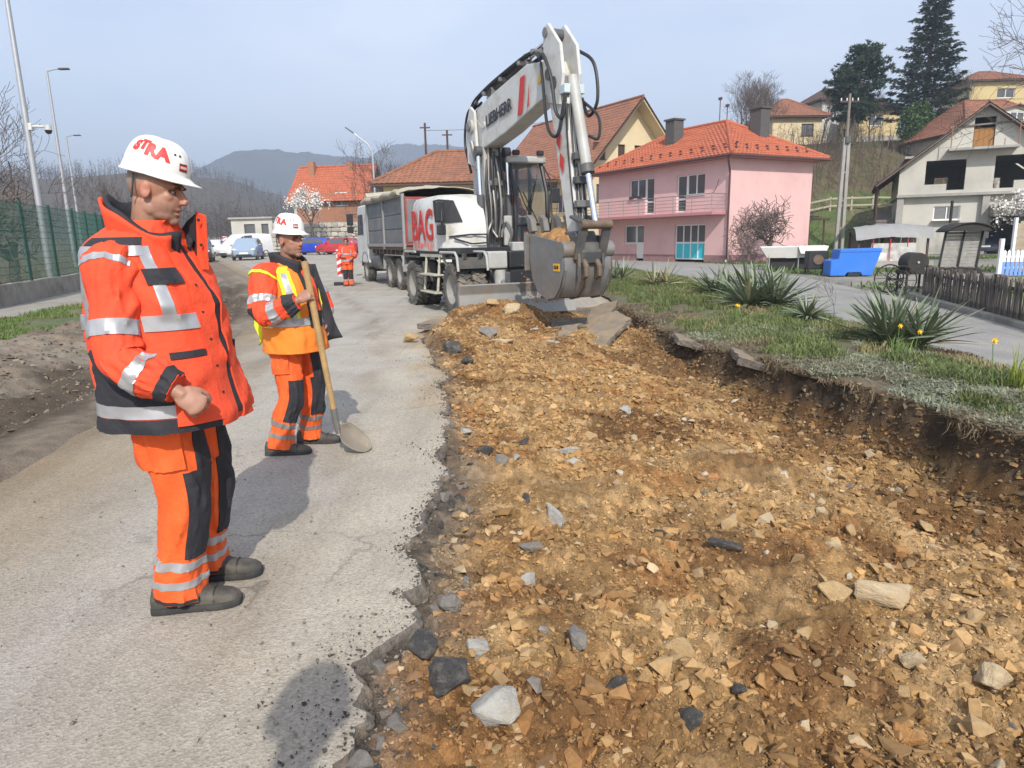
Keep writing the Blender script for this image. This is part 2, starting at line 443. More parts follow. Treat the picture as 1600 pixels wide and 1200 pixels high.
# ---- asphalt ------------------------------------------------------------
def asphalt_mat(name, base, dust, dark, sc=1.0, cracks=True, tint=False):
 m = bpy.data.materials.new(name); m.use_nodes = True
 N, L = nodes_of(m); b = N['Principled BSDF']; b.inputs['Roughness'].default_value = .93
 b.inputs['Specular IOR Level'].default_value = .25
 tc = N.new('ShaderNodeTexCoord')
 def noise(scale, det=5, vec=None, rough=.6):
  n = N.new('ShaderNodeTexNoise'); n.inputs['Scale'].default_value = scale; n.inputs['Detail'].default_value = det
  n.inputs['Roughness'].default_value = rough
  L.new(vec if vec else tc.outputs['Object'], n.inputs['Vector']); return n.outputs['Fac']
 def rng(v, a, b_, c=0., d=1.):
  r_ = N.new('ShaderNodeMapRange'); r_.inputs['From Min'].default_value = a; r_.inputs['From Max'].default_value = b_
  r_.inputs['To Min'].default_value = c; r_.inputs['To Max'].default_value = d; L.new(v, r_.inputs['Value']); return r_.outputs['Result']
 def mix(f, c1, c2):
  x = N.new('ShaderNodeMix'); x.data_type = 'RGBA'; L.new(f, x.inputs[0])
  for k, c in ((6, c1), (7, c2)):
   if isinstance(c, tuple): x.inputs[k].default_value = (*c, 1)
   else: L.new(c, x.inputs[k])
  return x.outputs[2]
 # long streaks along the driving direction
 mp = N.new('ShaderNodeMapping'); mp.inputs['Rotation'].default_value = (0, 0, R(-11)); mp.inputs['Scale'].default_value = (2.4, .16, 1)
 L.new(tc.outputs['Object'], mp.inputs['Vector'])
 c = mix(rng(noise(1.0, 5), .35, .68), base, dust)
 c = mix(rng(noise(1.3, 4, mp.outputs['Vector']), .52, .74, 0, .55), c, dark)
 c = mix(rng(noise(.45, 4), .55, .75, 0, .5), c, dust)
 v = N.new('ShaderNodeTexVoronoi'); v.inputs['Scale'].default_value = 95*sc; L.new(tc.outputs['Object'], v.inputs['Vector'])
 hv = N.new('ShaderNodeSeparateColor'); L.new(v.outputs['Color'], hv.inputs[0])
 sp = rng(hv.outputs[0], 0, 1, .80, 1.16)
 mul = N.new('ShaderNodeVectorMath'); mul.operation = 'SCALE'; L.new(c, mul.inputs[0]); L.new(sp, mul.inputs['Scale'])
 c = mul.outputs[0]
 # scattered dark pits
 v2 = N.new('ShaderNodeTexVoronoi'); v2.inputs['Scale'].default_value = 34*sc; L.new(tc.outputs['Object'], v2.inputs['Vector'])
 h2 = N.new('ShaderNodeSeparateColor'); L.new(v2.outputs['Color'], h2.inputs[0])
 gate = N.new('ShaderNodeMath'); gate.operation = 'MULTIPLY'
 L.new(rng(v2.outputs['Distance'], .30, .12), gate.inputs[0]); L.new(rng(h2.outputs[1], .86, .92), gate.inputs[1])
 c = mix(gate.outputs[0], c, tuple(k*.55 for k in base))
 if cracks:
  vx = N.new('ShaderNodeTexVoronoi'); vx.feature = 'DISTANCE_TO_EDGE'; vx.inputs['Scale'].default_value = .42
  nv = N.new('ShaderNodeTexNoise'); nv.inputs['Scale'].default_value = 3.0; nv.inputs['Detail'].default_value = 5
  L.new(tc.outputs['Object'], nv.inputs['Vector'])
  ad = N.new('ShaderNodeVectorMath'); ad.operation = 'MULTIPLY_ADD'; ad.inputs[1].default_value = (.55, .55, .55)
  L.new(nv.outputs['Color'], ad.inputs[0]); L.new(tc.outputs['Object'], ad.inputs[2]); L.new(ad.outputs[0], vx.inputs['Vector'])
  cr = N.new('ShaderNodeMath'); cr.operation = 'MULTIPLY'
  L.new(rng(vx.outputs['Distance'], .008, .001), cr.inputs[0]); L.new(rng(noise(.8, 2), .45, .6, 0, .55), cr.inputs[1])
  c = mix(cr.outputs[0], c, tuple(k*.35 for k in base))
 if tint:
  at_ = N.new('ShaderNodeAttribute'); at_.attribute_name = 'Col'; ml = N.new('ShaderNodeVectorMath'); ml.operation = 'MULTIPLY'; L.new(c, ml.inputs[0]); L.new(at_.outputs['Color'], ml.inputs[1]); c = ml.outputs[0]
 L.new(c, b.inputs['Base Color'])
 bp = N.new('ShaderNodeBump'); bp.inputs['Strength'].default_value = .5; bp.inputs['Distance'].default_value = .006
 hh = N.new('ShaderNodeMath'); hh.operation = 'ADD'; L.new(v.outputs['Distance'], hh.inputs[0]); L.new(noise(60*sc, 4), hh.inputs[1])
 L.new(hh.outputs[0], bp.inputs['Height']); L.new(bp.outputs['Normal'], b.inputs['Normal'])
 return m
m_road = asphalt_mat('dusty_asphalt', (.325, .30, .262), (.41, .375, .315), (.245, .22, .182), tint=True)
m_side = asphalt_mat('side_road_asphalt', (.25, .24, .225), (.33, .315, .285), (.19, .18, .17), cracks=False)
m_edge = mat('asphalt_edge', (.15, .13, .107), rough=.95, var=.45, scale=26, bump=1.0, bscale=45, dirt=(.29, .225, .15), dscale=5, damt=.85)

def strip_mesh(name, ys, fa, fb, zoff, m, ncol=12, jag=None, rough=.0, jag_a=None, colf=None):
 ys = np.asarray(ys); a = fa(ys); b = fb(ys)
 if jag is not None: b = b + jag(ys)
 if jag_a is not None: a = a + jag_a(ys)
 t = np.linspace(0, 1, ncol)
 X = a[:, None] + (b-a)[:, None]*t[None, :]; Y = np.repeat(ys[:, None], ncol, 1)
 Z = zbase(X, Y) + zoff
 if rough: Z = Z + rough*fbm(X*1.2, Y*1.2, 3, 19)
 V = np.stack([X, Y, Z], -1)
 n = len(ys); idx = np.arange(n*ncol).reshape(n, ncol)
 F = np.stack([idx[:-1, :-1], idx[:-1, 1:], idx[1:, 1:], idx[1:, :-1]], -1).reshape(-1, 4)
 V = V.reshape(-1, 3)
 o = np_mesh(name, V, F, m, smooth=True, col=colf(X, Y).reshape(-1, 3) if colf else None)
 tag(o, kind='structure')
 return o, X, Y, Z
yr = np.concatenate([np.arange(-3, 1, .2), np.arange(1, 7, .012), np.arange(7, 17.2, .03), np.arange(17.2, 60, .8), np.arange(60, 200, 4)])
def jag(y):
 return .10*fbm(y*1.7, y*0+1.2, 3, 23) + .09*fbm(y*6.5, y*0+4.2, 4, 29, .62)*sstep(40, 15, y)
def road_dirt(X, Y):
 # mud carried onto the lane: brown film along the verge, wheel tracks, dust thrown from the dig
 q = X-xRoadL(Y); n1 = fbm(X*1.2, Y*.5, 4, 45); n2 = fbm(X*4, Y*1.6, 4, 46); e = xEdge(Y)-X
 c = np.ones(X.shape+(3,))
 def mx(d, w):
  nonlocal c; w = np.clip(w, 0, 1)[..., None]; c = c*(1-w)+np.array(d)*w
 mx((.80, .70, .56), sstep(1.9, .2, q+.7*n1)*.9); mx((.66, .55, .42), sstep(.75, .05, q+.3*n2))
 for k, w in ((1.15, .16), (2.55, .20)): mx((.70, .64, .56), np.exp(-((q-k-.25*fbm(Y*.35, Y*0+k, 2, 47))/w)**2)*sstep(-.35, .3, n2+.3*n1)*.75)
 mx((1.10, 1.06, .98), sstep(1.3, .3, e+.5*n1)*.8); mx((.95, .76, .52), sstep(.45, .0, e+.35*n2)*sstep(4.5, 8, Y)*.7)
 mx((.84, .80, .74), sstep(.15, .6, n1)*.5)
 return c
road, RX, RY, RZ = strip_mesh('road', yr, xRoadL, xEdge, .0, m_road, 120, jag, rough=.012, jag_a=lambda y: .25*fbm(y*.7, y*0, 4, 43), colf=road_dirt)
tag(road, 'dusty grey asphalt of the remaining lane')
# broken face of the asphalt layer
sel = (yr > .5) & (yr < 17.2)
ex, ey, ez = RX[sel, -1], RY[sel, -1], RZ[sel, -1]
k = len(ex); lay = [(0, 0), (.012, -.018), (.03*1, -.05), (.022, -.085), (.05, -.17)]
V = []
for i, (dx, dz) in enumerate(lay):
 w = (.03*fbm(ey*9, ey*0+i*3.1, 3, 70+i)) if i else 0
 V.append(np.stack([ex+dx+w, ey, ez+dz+(.01*fbm(ey*14, ey*0+i, 2, 77) if i else 0)], -1))
V = np.concatenate(V); idx = np.arange(len(lay)*k).reshape(len(lay), k)
F = np.stack([idx[:-1, :-1], idx[:-1, 1:], idx[1:, 1:], idx[1:, :-1]], -1).reshape(-1, 4)
ed = np_mesh('asphalt_broken_edge', V, F, m_edge, parent=road, smooth=True)

ysd = np.concatenate([np.arange(0, 20, .25), np.arange(20, 61, 1.0)])
side, *_ = strip_mesh('side_road', ysd, xSideN, xSideF, .012, m_side, 14, lambda y: .04*fbm(y*2, y*0, 3, 3))
tag(side, 'grey side street running past the pink house')

# ---- left verge: mud with wheel ruts, grass, footpath ------------------------
m_mud = mat('mud', (.22, .185, .145), rough=.95, var=.3, scale=2.2, bump=.8, bscale=22, dirt=(.115, .085, .058), dscale=.9, damt=.85, bdist=.05)
yv = np.concatenate([np.arange(-2, 26, .06), np.arange(26, 100, .8)])
nv_ = 90
a = xVerge(yv)-.3; b = xRoadL(yv)+.35
t = np.linspace(0, 1, nv_)
X = a[:, None]+(b-a)[:, None]*t[None]; Y = np.repeat(yv[:, None], nv_, 1); q = xRoadL(Y)-X
near = sstep(40, 22, Y)
Z = zbase(X, Y) + .035 + near*(.05*fbm(X*1.5, Y*1.2, 4, 81) + .07*fbm(X*4, Y*4, 4, 83)*sstep(.5, 1.2, q) - .09*np.exp(-((q-.75)/.16)**2)
     - .07*np.exp(-((q-1.35)/.14)**2) + .10*np.exp(-((q-1.9)/.35)**2) + .16*sstep(1.6, 2.6, q)*(1+.6*fbm(X*2, Y*2, 3, 85)) + .02*fbm(X*12, Y*12, 3, 87)*sstep(.3, .8, q))
Z = np.where(q < .1, zbase(X, Y)-.05+.09*sstep(-.35, .1, q)+.004, Z)
idx = np.arange(len(yv)*nv_).reshape(len(yv), nv_)
F = np.stack([idx[:-1, :-1], idx[:-1, 1:], idx[1:, 1:], idx[1:, :-1]], -1).reshape(-1, 4)
n1 = fbm(X*.8, Y*.5, 4, 91); n2 = fbm(X*5, Y*5, 3, 92)
c = np.array([.20, .16, .118])[None, None]*np.ones(X.shape+(1,))
def mixc(c, d, w): w = np.clip(w, 0, 1)[..., None]; return c*(1-w)+np.array(d)*w
c = mixc(c, (.075, .055, .037), sstep(.05, .6, np.exp(-((q-.95)/.55)**2)+.5*n1+.3*n2)*.85*near)
c = mixc(c, (.29, .25, .195), sstep(.0, .5, -n1)*.55)
c = mixc(c, (.085, .07, .045), sstep(1.7, 2.2, q)*sstep(.0, .5, n2+.3*n1)*.5)
m_mudv = mat('mud_verge_soil', (.2, .17, .14), rough=.95, var=.25, scale=9, bump=.8, bscale=45, attr=True, bdist=.03, spec=.25)
verge = np_mesh('mud_verge', np.stack([X, Y, Z], -1).reshape(-1, 3), F, m_mudv, smooth=True, col=c.reshape(-1, 3))
tag(verge, 'churned mud with wheel ruts beside the lane', kind='structure')

m_turf = mat('turf_soil', (.085, .105, .035), rough=.95, var=.4, scale=3, bump=.6, bscale=30, dirt=(.17, .14, .085), dscale=1.6, damt=.8)
turf, *_ = strip_mesh('turf', np.concatenate([np.arange(-2, 30, .4), np.arange(30, 100, 2)]), xGrass, xVerge, .10, m_turf, 16, lambda y: .35*fbm(y*.8, y*0, 3, 6), rough=.06)
tag(turf, 'grass strip between mud and footpath')
m_path = mat('footpath_gravel', (.30, .275, .235), rough=.95, var=.2, scale=3, bump=.4, bscale=60, dirt=(.2, .17, .12), dscale=1.0, damt=.6)
path, *_ = strip_mesh('footpath', np.concatenate([np.arange(-2, 30, .6), np.arange(30, 100, 3)]), xWall, xGrass, .08, m_path, 8, lambda y: .2*fbm(y*.9, y*0+2, 3, 8))
tag(path, 'pale gravel footpath along the concrete wall')

# ---- planted strip on the right ------------------------------------------
m_bed = mat('bed_soil', (.13, .105, .065), rough=.95, var=.35, scale=4, bump=.8, bscale=35, dirt=(.10, .13, .05), dscale=1.2, damt=.9)
def bed_z(x, y):
 w = np.clip((x-xR(y))/np.maximum(xSideN(y)-xR(y), .2), 0, 1)
 return .11 + .06*np.sin(PI*w) - .07*sstep(.85, 1, w) + .04*fbm(x*1.6, y*1.6, 4, 44)
ybd = np.concatenate([np.arange(1, 18, .09), np.arange(18, 35.3, .3)])
nb = 46; t = np.linspace(0, 1, nb)
a = xR(ybd)-.06 + .06*fbm(ybd*2.2, ybd*0, 4, 33); b = xSideN(ybd)+.05*fbm(ybd*1.8, ybd*0+5, 3, 34)
X = a[:, None]+(b-a)[:, None]*t[None]; Y = np.repeat(ybd[:, None], nb, 1); Z = bed_z(X, Y)
Z[:, 0] -= .06; Z[:, -1] = -.03
idx = np.arange(len(ybd)*nb).reshape(len(ybd), nb)
F = np.stack([idx[:-1, :-1], idx[:-1, 1:], idx[1:, 1:], idx[1:, :-1]], -1).reshape(-1, 4)
bed = np_mesh('planted_bed', np.stack([X, Y, Z], -1).reshape(-1, 3), F, m_bed, smooth=True)
tag(bed, 'soil of the planted strip between dig and side street', kind='structure')

# ---- terrain sheet to the horizon -------------------------------------------
def axis(lo, hi, near, far, c0, c1):
 v = [c0]
 while v[-1] < hi:
  d = max(0, v[-1]-c1); v.append(v[-1] + near + d*far)
 w = [c0]
 while w[-1] > lo:
  d = c0-w[-1]; w.append(w[-1] - near - d*far)
 return np.array(sorted(set(w+v)))
gx = axis(-2600, 2600, .6, .06, -26, 60); gy = axis(-60, 4200, .6, .05, -2, 95)
X, Y = np.meshgrid(gx, gy)
Z = zbase(X, Y) - .03
flat = (X > xWall(Y)-.2) & (X < xSideF(Y)+.3) & (Y > -3) & (Y < 36)
Z = np.where(flat, -1.1, Z)
Z = np.where((X < 1.5) & (Y > 36) & (Y < 110) & (X > xWall(Y)), zbase(X, Y)-.06, Z)
n1 = fbm(X*.05, Y*.05, 4, 101); n2 = fbm(X*.3, Y*.3, 4, 102); n3 = fbm(X*1.1, Y*1.1, 3, 103)
c = np.array([.085, .115, .035])[None, None]*np.ones(X.shape+(1,))
c = mixc(c, (.16, .135, .075), sstep(.05, .5, n2+.4*n1))
# brown bushy slope above the pasture, trodden yards at the foot, leaf-litter woodland on the left hill
hz = zbase(X, Y)
c = mixc(c, (.125, .095, .058), sstep(4.6, 5.8, hz + 1.2*n2)*sstep(10, 20, X)*(.55+.4*sstep(-.2, .3, n2)))
c = mixc(c, (.075, .10, .035), sstep(9, 12, hz+1.5*n2)*sstep(10, 20, X)*.6)
c = mixc(c, (.27, .25, .21), sstep(52, 47, Y)*sstep(7.5, 8.5, X)*sstep(-.35, .1, n2))
c = mixc(c, (.26, .24, .205), sstep(35, 37, Y)*sstep(120, 90, Y)*sstep(12, 8, X)*sstep(-46, -42, X+.45*(Y-60)))
c = mixc(c, (.13, .105, .075), sstep(-13, -16, X+.42*(Y-18.5)))
c = mixc(c, (.10, .085, .068), sstep(130, 220, Y))
idx = np.arange(X.size).reshape(X.shape)
F = np.stack([idx[:-1, :-1], idx[:-1, 1:], idx[1:, 1:], idx[1:, :-1]], -1).reshape(-1, 4)
m_ter = mat('terrain_grass', (.1, .1, .05), rough=.95, var=.3, scale=1.6, bump=.7, bscale=8, attr=True, bdist=.06, spec=.2)
ground = np_mesh('ground', np.stack([X, Y, Z], -1).reshape(-1, 3), F, m_ter, smooth=True, col=c.reshape(-1, 3))
tag(ground, 'ground and hillside', kind='structure')

# ---- far mountains -------------------------------------------------------
m_mtn = mat('mountain_forest', (.062, .066, .062), rough=1, var=.35, scale=.02, bump=1, bscale=.06, bdist=8, spec=0)
def ridge(name, pts, y0, depth, seed, label, foot=0.):
 xs = np.linspace(pts[0][0], pts[-1][0], 220); hs = np.interp(xs, [p[0] for p in pts], [p[1] for p in pts])
 hs = np.convolve(np.pad(hs, 6, 'edge'), np.ones(13)/13, 'valid')
 js = np.linspace(-1, 1, 40)
 X = np.repeat(xs[None], 40, 0); Y = y0 + js[:, None]*depth + 0*X
 prof = np.cos(js*PI/2)**1.3
 Z = hs[None]*prof[:, None]*(1+.28*(1-prof[:, None])*fbm(X*.012, Y*.012, 5, seed)) + hs[None]*.035*fbm(X*.04, Y*.04, 5, seed+3)*np.minimum(1, 2*prof[:, None]) - 8
 # individual tree crowns roughen the ridge line
 Z = Z + 3*fbm(X*.3, Y*.2, 2, seed+5)*prof[:, None]
 idx = np.arange(X.size).reshape(X.shape)
 F = np.stack([idx[:-1, :-1], idx[:-1, 1:], idx[1:, 1:], idx[1:, :-1]], -1).reshape(-1, 4)
 o = np_mesh(name, np.stack([X, Y, Z], -1).reshape(-1, 3), F, m_mtn, smooth=True)
 return tag(o, label, kind='structure')
ridge('mountain', [(-1150, 20), (-750, 45), (-575, 85), (-490, 135), (-450, 156), (-415, 161), (-380, 159), (-310, 148), (-215, 142), (-100, 100), (50, 60)], 1200, 260, 201, 'blue wooded mountain with a rounded summit')
ridge('mountain_ridge', [(-450, 60), (-320, 125), (-260, 186), (-210, 196), (-125, 192), (-60, 185), (100, 150), (350, 100)], 1450, 210, 221, 'second blue ridge behind the brown roofs')
ridge('wooded_hill', [(-1100, 60), (-760, 82), (-560, 78), (-420, 60), (-300, 36), (-160, 12)], 620, 160, 241, 'grey wooded hill behind the green fence')

# ---- hazy air round everything below the sky
hz_ = MB().box((-3200, -150, -20), (3200, 4300, 225)).build('haze', None, None)
m_hz = bpy.data.materials.new('haze_air'); m_hz.use_nodes = True
_N, _L = nodes_of(m_hz); _N.remove(_N['Principled BSDF'])
_v = _N.new('ShaderNodeVolumePrincipled'); _v.inputs['Color'].default_value = (.72, .83, 1.0, 1); _v.inputs['Density'].default_value = .0009; _v.inputs['Anisotropy'].default_value = .1
_L.new(_v.outputs[0], _N['Material Output'].inputs['Volume'])
hz_.data.materials.append(m_hz); tag(hz_, 'pale haze in the air', kind='stuff')
# ================================================================== BUILDINGS
m_pink = mat('pink_render', (.70, .45, .43), rough=.9, var=.05, scale=1.2, bump=.12, bscale=60, dirt=(.52, .30, .31), dscale=.5, damt=.35)
m_pinkd = mat('pink_trim', (.45, .20, .21), rough=.9, var=.08, scale=2)
m_plinth = mat('mauve_plinth', (.33, .19, .19), rough=.9, var=.12, scale=2)
m_tile_or = mat('orange_tile', (.42, .112, .05), rough=.75, var=.22, scale=2.6, dirt=(.33, .11, .06), dscale=.8, damt=.5)
m_tile_br = mat('brown_tile', (.27, .115, .065), rough=.85, var=.3, scale=3, dirt=(.14, .085, .06), dscale=.7, damt=.6)
m_tile_dk = mat('dark_tile', (.15, .085, .065), rough=.85, var=.3, scale=3, dirt=(.09, .065, .055), dscale=.7, damt=.6)
m_cream = mat('cream_render', (.66, .54, .34), rough=.9, var=.06, scale=1.0, dirt=(.5, .42, .28), dscale=.4, damt=.35, bump=.1)
m_yellow = mat('yellow_render', (.58, .45, .23), rough=.9, var=.08, scale=1.0, dirt=(.5, .40, .2), dscale=.4, damt=.4)
m_pvc = mat('white_pvc', (.78, .78, .77), rough=.4, var=.03)
m_brownw = mat('brown_wood', (.075, .04, .025), rough=.6, var=.2, scale=8)
m_pane = glass_mat('window_glass', (.10, .105, .11))
m_curt = mat('curtain', (.30, .30, .29), rough=.9, var=.25, scale=9)
m_gut = mat('brown_metal', (.09, .045, .035), rough=.45, var=.1)
m_turq = mat('turquoise_panel', (.05, .55, .66), rough=.45, var=.05)
m_conc = mat('concrete', (.36, .345, .315), rough=.92, var=.14, scale=1.3, bump=.25, bscale=40, dirt=(.22, .205, .185), dscale=.6, damt=.55)
m_block = mat('bare_render', (.53, .51, .45), rough=.93, var=.10, scale=1.1, bump=.25, bscale=50, dirt=(.30, .285, .25), dscale=.55, damt=.6)
m_dark = mat('dark_interior', (.035, .033, .03), rough=.95, var=.2)
m_rail = mat('grey_steel', (.30, .30, .30), rough=.5, metal=.6, var=.1)
m_chim = mat('dark_chimney', (.085, .082, .078), rough=.85, var=.2, scale=5)
m_brick = mat('brick_red', (.34, .16, .09), rough=.9, var=.25, scale=9)
m_wood = mat('weathered_wood', (.22, .19, .155), rough=.9, var=.3, scale=11, bump=.3, bscale=50)
m_orwood = mat('orange_wood', (.33, .155, .04), rough=.7, var=.25, scale=10)

def T(x=0, y=0, z=0, rz=0): return Matrix.Translation((x, y, z)) @ Matrix.Rotation(rz, 4, 'Z')

def wall(name, M, poly, holes, m, parent, thick=.3, y0=0.):
 """wall with real openings; wall plane: s along +x, z up, faces -y, thickness towards +y. poly is convex CCW (s,z)"""
 ss = sorted(set([p[0] for p in poly] + [h[0] for h in holes] + [h[2] for h in holes]))
 zs = sorted(set([p[1] for p in poly] + [h[1] for h in holes] + [h[3] for h in holes]))
 bm = bmesh.new(); vm = {}
 def V(s, z):
  if (s, z) not in vm: vm[(s, z)] = bm.verts.new((s, y0, z))
  return vm[(s, z)]
 for i in range(len(ss)-1):
  for j in range(len(zs)-1):
   cs = (ss[i]+ss[i+1])/2; cz = (zs[j]+zs[j+1])/2
   if any(h[0] < cs < h[2] and h[1] < cz < h[3] for h in holes): continue
   bm.faces.new((V(ss[i], zs[j]), V(ss[i+1], zs[j]), V(ss[i+1], zs[j+1]), V(ss[i], zs[j+1])))
 n = len(poly)
 for i in range(n):
  a, b = poly[i], poly[(i+1) % n]
  if abs(a[0]-b[0]) < 1e-6 or abs(a[1]-b[1]) < 1e-6: continue
  no = Vector((b[1]-a[1], 0, -(b[0]-a[0])))
  g = bm.verts[:]+bm.edges[:]+bm.faces[:]
  bmesh.ops.bisect_plane(bm, geom=g, plane_co=(a[0], y0, a[1]), plane_no=no, clear_outer=True)
 r_ = bmesh.ops.extrude_face_region(bm, geom=bm.faces[:])
 bmesh.ops.translate(bm, vec=(0, thick, 0), verts=[e for e in r_['geom'] if isinstance(e, bmesh.types.BMVert)])
 bmesh.ops.recalc_face_normals(bm, faces=bm.faces)
 bmesh.ops.transform(bm, matrix=M, verts=bm.verts)
 me = bpy.data.meshes.new(name); bm.to_mesh(me); bm.free()
 return link_mesh(name, me, m, parent)

def window(M, s0, z0, s1, z1, parent, cols=(1,), m_fr=None, inset=.12, fw=.07, sill=True, name='window', curtain=False, panel=0.0, m_panel=None, m_gl=None, split_z=None):
 """frame with mullions, panes as sub-parts; panel: height of the solid lower part of a door"""
 m_fr = m_fr or m_pvc
 b = MB(M); y = inset
 b.box((s0, y, z0), (s0+fw, y+.07, z1)); b.box((s1-fw, y, z0), (s1, y+.07, z1))
 b.box((s0+fw, y, z1-fw), (s1-fw, y+.07, z1)); b.box((s0+fw, y, z0), (s1-fw, y+.07, z0+fw))
 tot = sum(cols); x = s0+fw; W = s1-s0-2*fw; edges = []
 for i, c in enumerate(cols):
  xe = x + W*c/tot
  edges.append((x + (fw*.45 if i else 0), xe - (fw*.45 if i < len(cols)-1 else 0)))
  if i < len(cols)-1: b.box((xe-fw*.5, y-.01, z0+fw), (xe+fw*.5, y+.06, z1-fw))
  x = xe
 if panel: b.box((s0+fw, y+.003, z0+panel-.05), (s1-fw, y+.062, z0+panel+.05))
 if split_z: b.box((s0+fw, y+.002, split_z-.03), (s1-fw, y+.064, split_z+.03))
 w = b.build(name, m_fr, parent)
 for xa, xb in edges:
  lo = z0+fw
  if panel:
   MB(M).box((xa, y+.03, z0+fw), (xb, y+.05, z0+panel)).build('panel', m_panel or m_pvc, w)
   lo = z0+panel
  MB(M).box((xa, y+.035, lo), (xb, y+.045, z1-fw)).build('pane', m_gl or m_pane, w)
 if sill and not panel:
  MB(M).box((s0-.06, -.06, z0-.05), (s1+.06, y+.02, z0-.003)).build('sill', m_fr, w)
 return w

def tile_slope(parent, e0, e1, r0, r1, n, m, pitch=.25, amp=.02, lip=.035, name='tile_course'):
 """courses of tiles from the eave e0-e1 up to the ridge r0-r1, each course one child"""
 e0, e1, r0, r1 = (np.array(p, float) for p in (e0, e1, r0, r1))
 nrm = np.cross(e1-e0, (r0+r1)/2-(e0+e1)/2); nrm /= np.linalg.norm(nrm)
 if nrm[2] < 0: nrm = -nrm
 ed = (e1-e0)/np.linalg.norm(e1-e0)
 for i in range(n):
  rows = []
  for t, up in ((i/n-.012, lip), ((i+1)/n+.012, .004)):
   a = e0+(r0-e0)*t; b = e1+(r1-e1)*t
   L_ = np.linalg.norm(b-a)
   k = max(2, int(L_/pitch*4))
   s = np.linspace(0, 1, k)
   p = a[None]+(b-a)[None]*s[:, None]
   rows.append((p, up))
  k = max(len(rows[0][0]), 2)
  s = np.linspace(0, 1, k)
  P = []
  for (p, up) in rows:
   q = p[0][None]+(p[-1]-p[0])[None]*s[:, None]
   w = np.sin((q@ed)/pitch*2*PI)*amp + np.sin((q@ed)*1.7+i*2.1)*.004
   P.append(q + nrm[None]*(up+w+amp)[:, None])
  low = P[0] - nrm[None]*(lip+.01)
  V = np.concatenate([low, P[0], P[1]])
  j = np.arange(k-1)
  F = np.concatenate([np.stack([j, j+1, j+1+k, j+k], -1), np.stack([j+k, j+1+k, j+1+2*k, j+2*k], -1)])
  np_mesh(name, V, F, m, parent)

def ridge_cap(parent, p0, p1, m, r_=.11, n=0):
 L_ = (Vector(p1)-Vector(p0)).length; n = n or max(3, int(L_/.4))
 pts = [Vector(p0).lerp(Vector(p1), i/n) for i in range(n+1)]
 b = MB()
 for i in range(n): b.tube([pts[i], pts[i+1]], [r_*1.08, r_*.92], 8)
 return b.build('ridge_cap', m, parent, smooth=True)

def gutter(parent, p0, p1, m=None, r_=.075):
 MB().tube([p0, p1], r_, 8).build('gutter', m or m_gut, parent, smooth=True)

def slab(name, pts, th, m, parent):
 """flat polygon (>=3 points) thickened downwards along its normal"""
 p = [Vector(q) for q in pts]; nn = (p[1]-p[0]).cross(p[2]-p[0]).normalized()
 if nn.z < 0: nn = -nn
 k = len(p)
 return MB().add(p+[q-nn*th for q in p], [tuple(range(k)), tuple(range(2*k-1, k-1, -1))]+[(i, (i+1) % k, k+(i+1) % k, k+i) for i in range(k)]).build(name, m, parent)

def hip_roof(h, x0, y0, x1, y1, ze, zr, m, rx0, rx1, ry=None, n=20, pitch=.25, over=.5, soffit=None, caps=True, along='x', lip=.035, name='roof'):
 """hipped roof over a rectangle, ridge along x from rx0 to rx1 (or along y)"""
 X0, Y0, X1, Y1 = x0-over, y0-over, x1+over, y1+over
 roof = MB().box((X0, Y0, ze-.16), (X1, Y1, ze-.02)).build(name, soffit or m_gut, h)
 if along == 'x':
  ry = ry if ry is not None else (y0+y1)/2; A = (rx0, ry, zr); B = (rx1, ry, zr)
  tile_slope(roof, (X0, Y0, ze), (X1, Y0, ze), A, B, n, m, pitch, lip=lip)
  tile_slope(roof, (X1, Y1, ze), (X0, Y1, ze), B, A, n, m, pitch, lip=lip)
  tile_slope(roof, (X0, Y1, ze), (X0, Y0, ze), A, A, n, m, pitch, lip=lip)
  tile_slope(roof, (X1, Y0, ze), (X1, Y1, ze), B, B, n, m, pitch, lip=lip)
  hips = [((X0, Y0, ze), A), ((X0, Y1, ze), A), ((X1, Y0, ze), B), ((X1, Y1, ze), B), (A, B)]
 else:
  rx = ry if ry is not None else (x0+x1)/2; A = (rx, rx0, zr); B = (rx, rx1, zr)
  tile_slope(roof, (X0, Y1, ze), (X0, Y0, ze), B, A, n, m, pitch, lip=lip)
  tile_slope(roof, (X1, Y0, ze), (X1, Y1, ze), A, B, n, m, pitch, lip=lip)
  tile_slope(roof, (X0, Y0, ze), (X1, Y0, ze), A, A, n, m, pitch, lip=lip)
  tile_slope(roof, (X1, Y1, ze), (X0, Y1, ze), B, B, n, m, pitch, lip=lip)
  hips = [((X0, Y0, ze), A), ((X1, Y0, ze), A), ((X0, Y1, ze), B), ((X1, Y1, ze), B), (A, B)]
 # dark core below the tiles closes the attic
 slopes = [[(X0, Y0, ze-.03), (X1, Y0, ze-.03), (X1, Y1, ze-.03), (X0, Y1, ze-.03)]]
 a = Vector(A)-Vector((0, 0, .06)); b_ = Vector(B)-Vector((0, 0, .06))
 c = [Vector(p) for p in slopes[0]]
 if along == 'x': fs = [(0, 1, 5, 4), (2, 3, 4, 5), (3, 0, 4), (1, 2, 5)]
 else: fs = [(3, 0, 4, 5), (1, 2, 5, 4), (0, 1, 4), (2, 3, 5)]
 MB().add(c+[a, b_], fs).build('roof_deck', m_tile_dk if m is not m_tile_or else m_tile_or, roof)
 if caps:
  for p, q in hips:
   if (Vector(p)-Vector(q)).length > .3:
    ridge_cap(roof, Vector(p)+Vector((0, 0, .05)), Vector(q)+Vector((0, 0, .05)), m)
 return roof

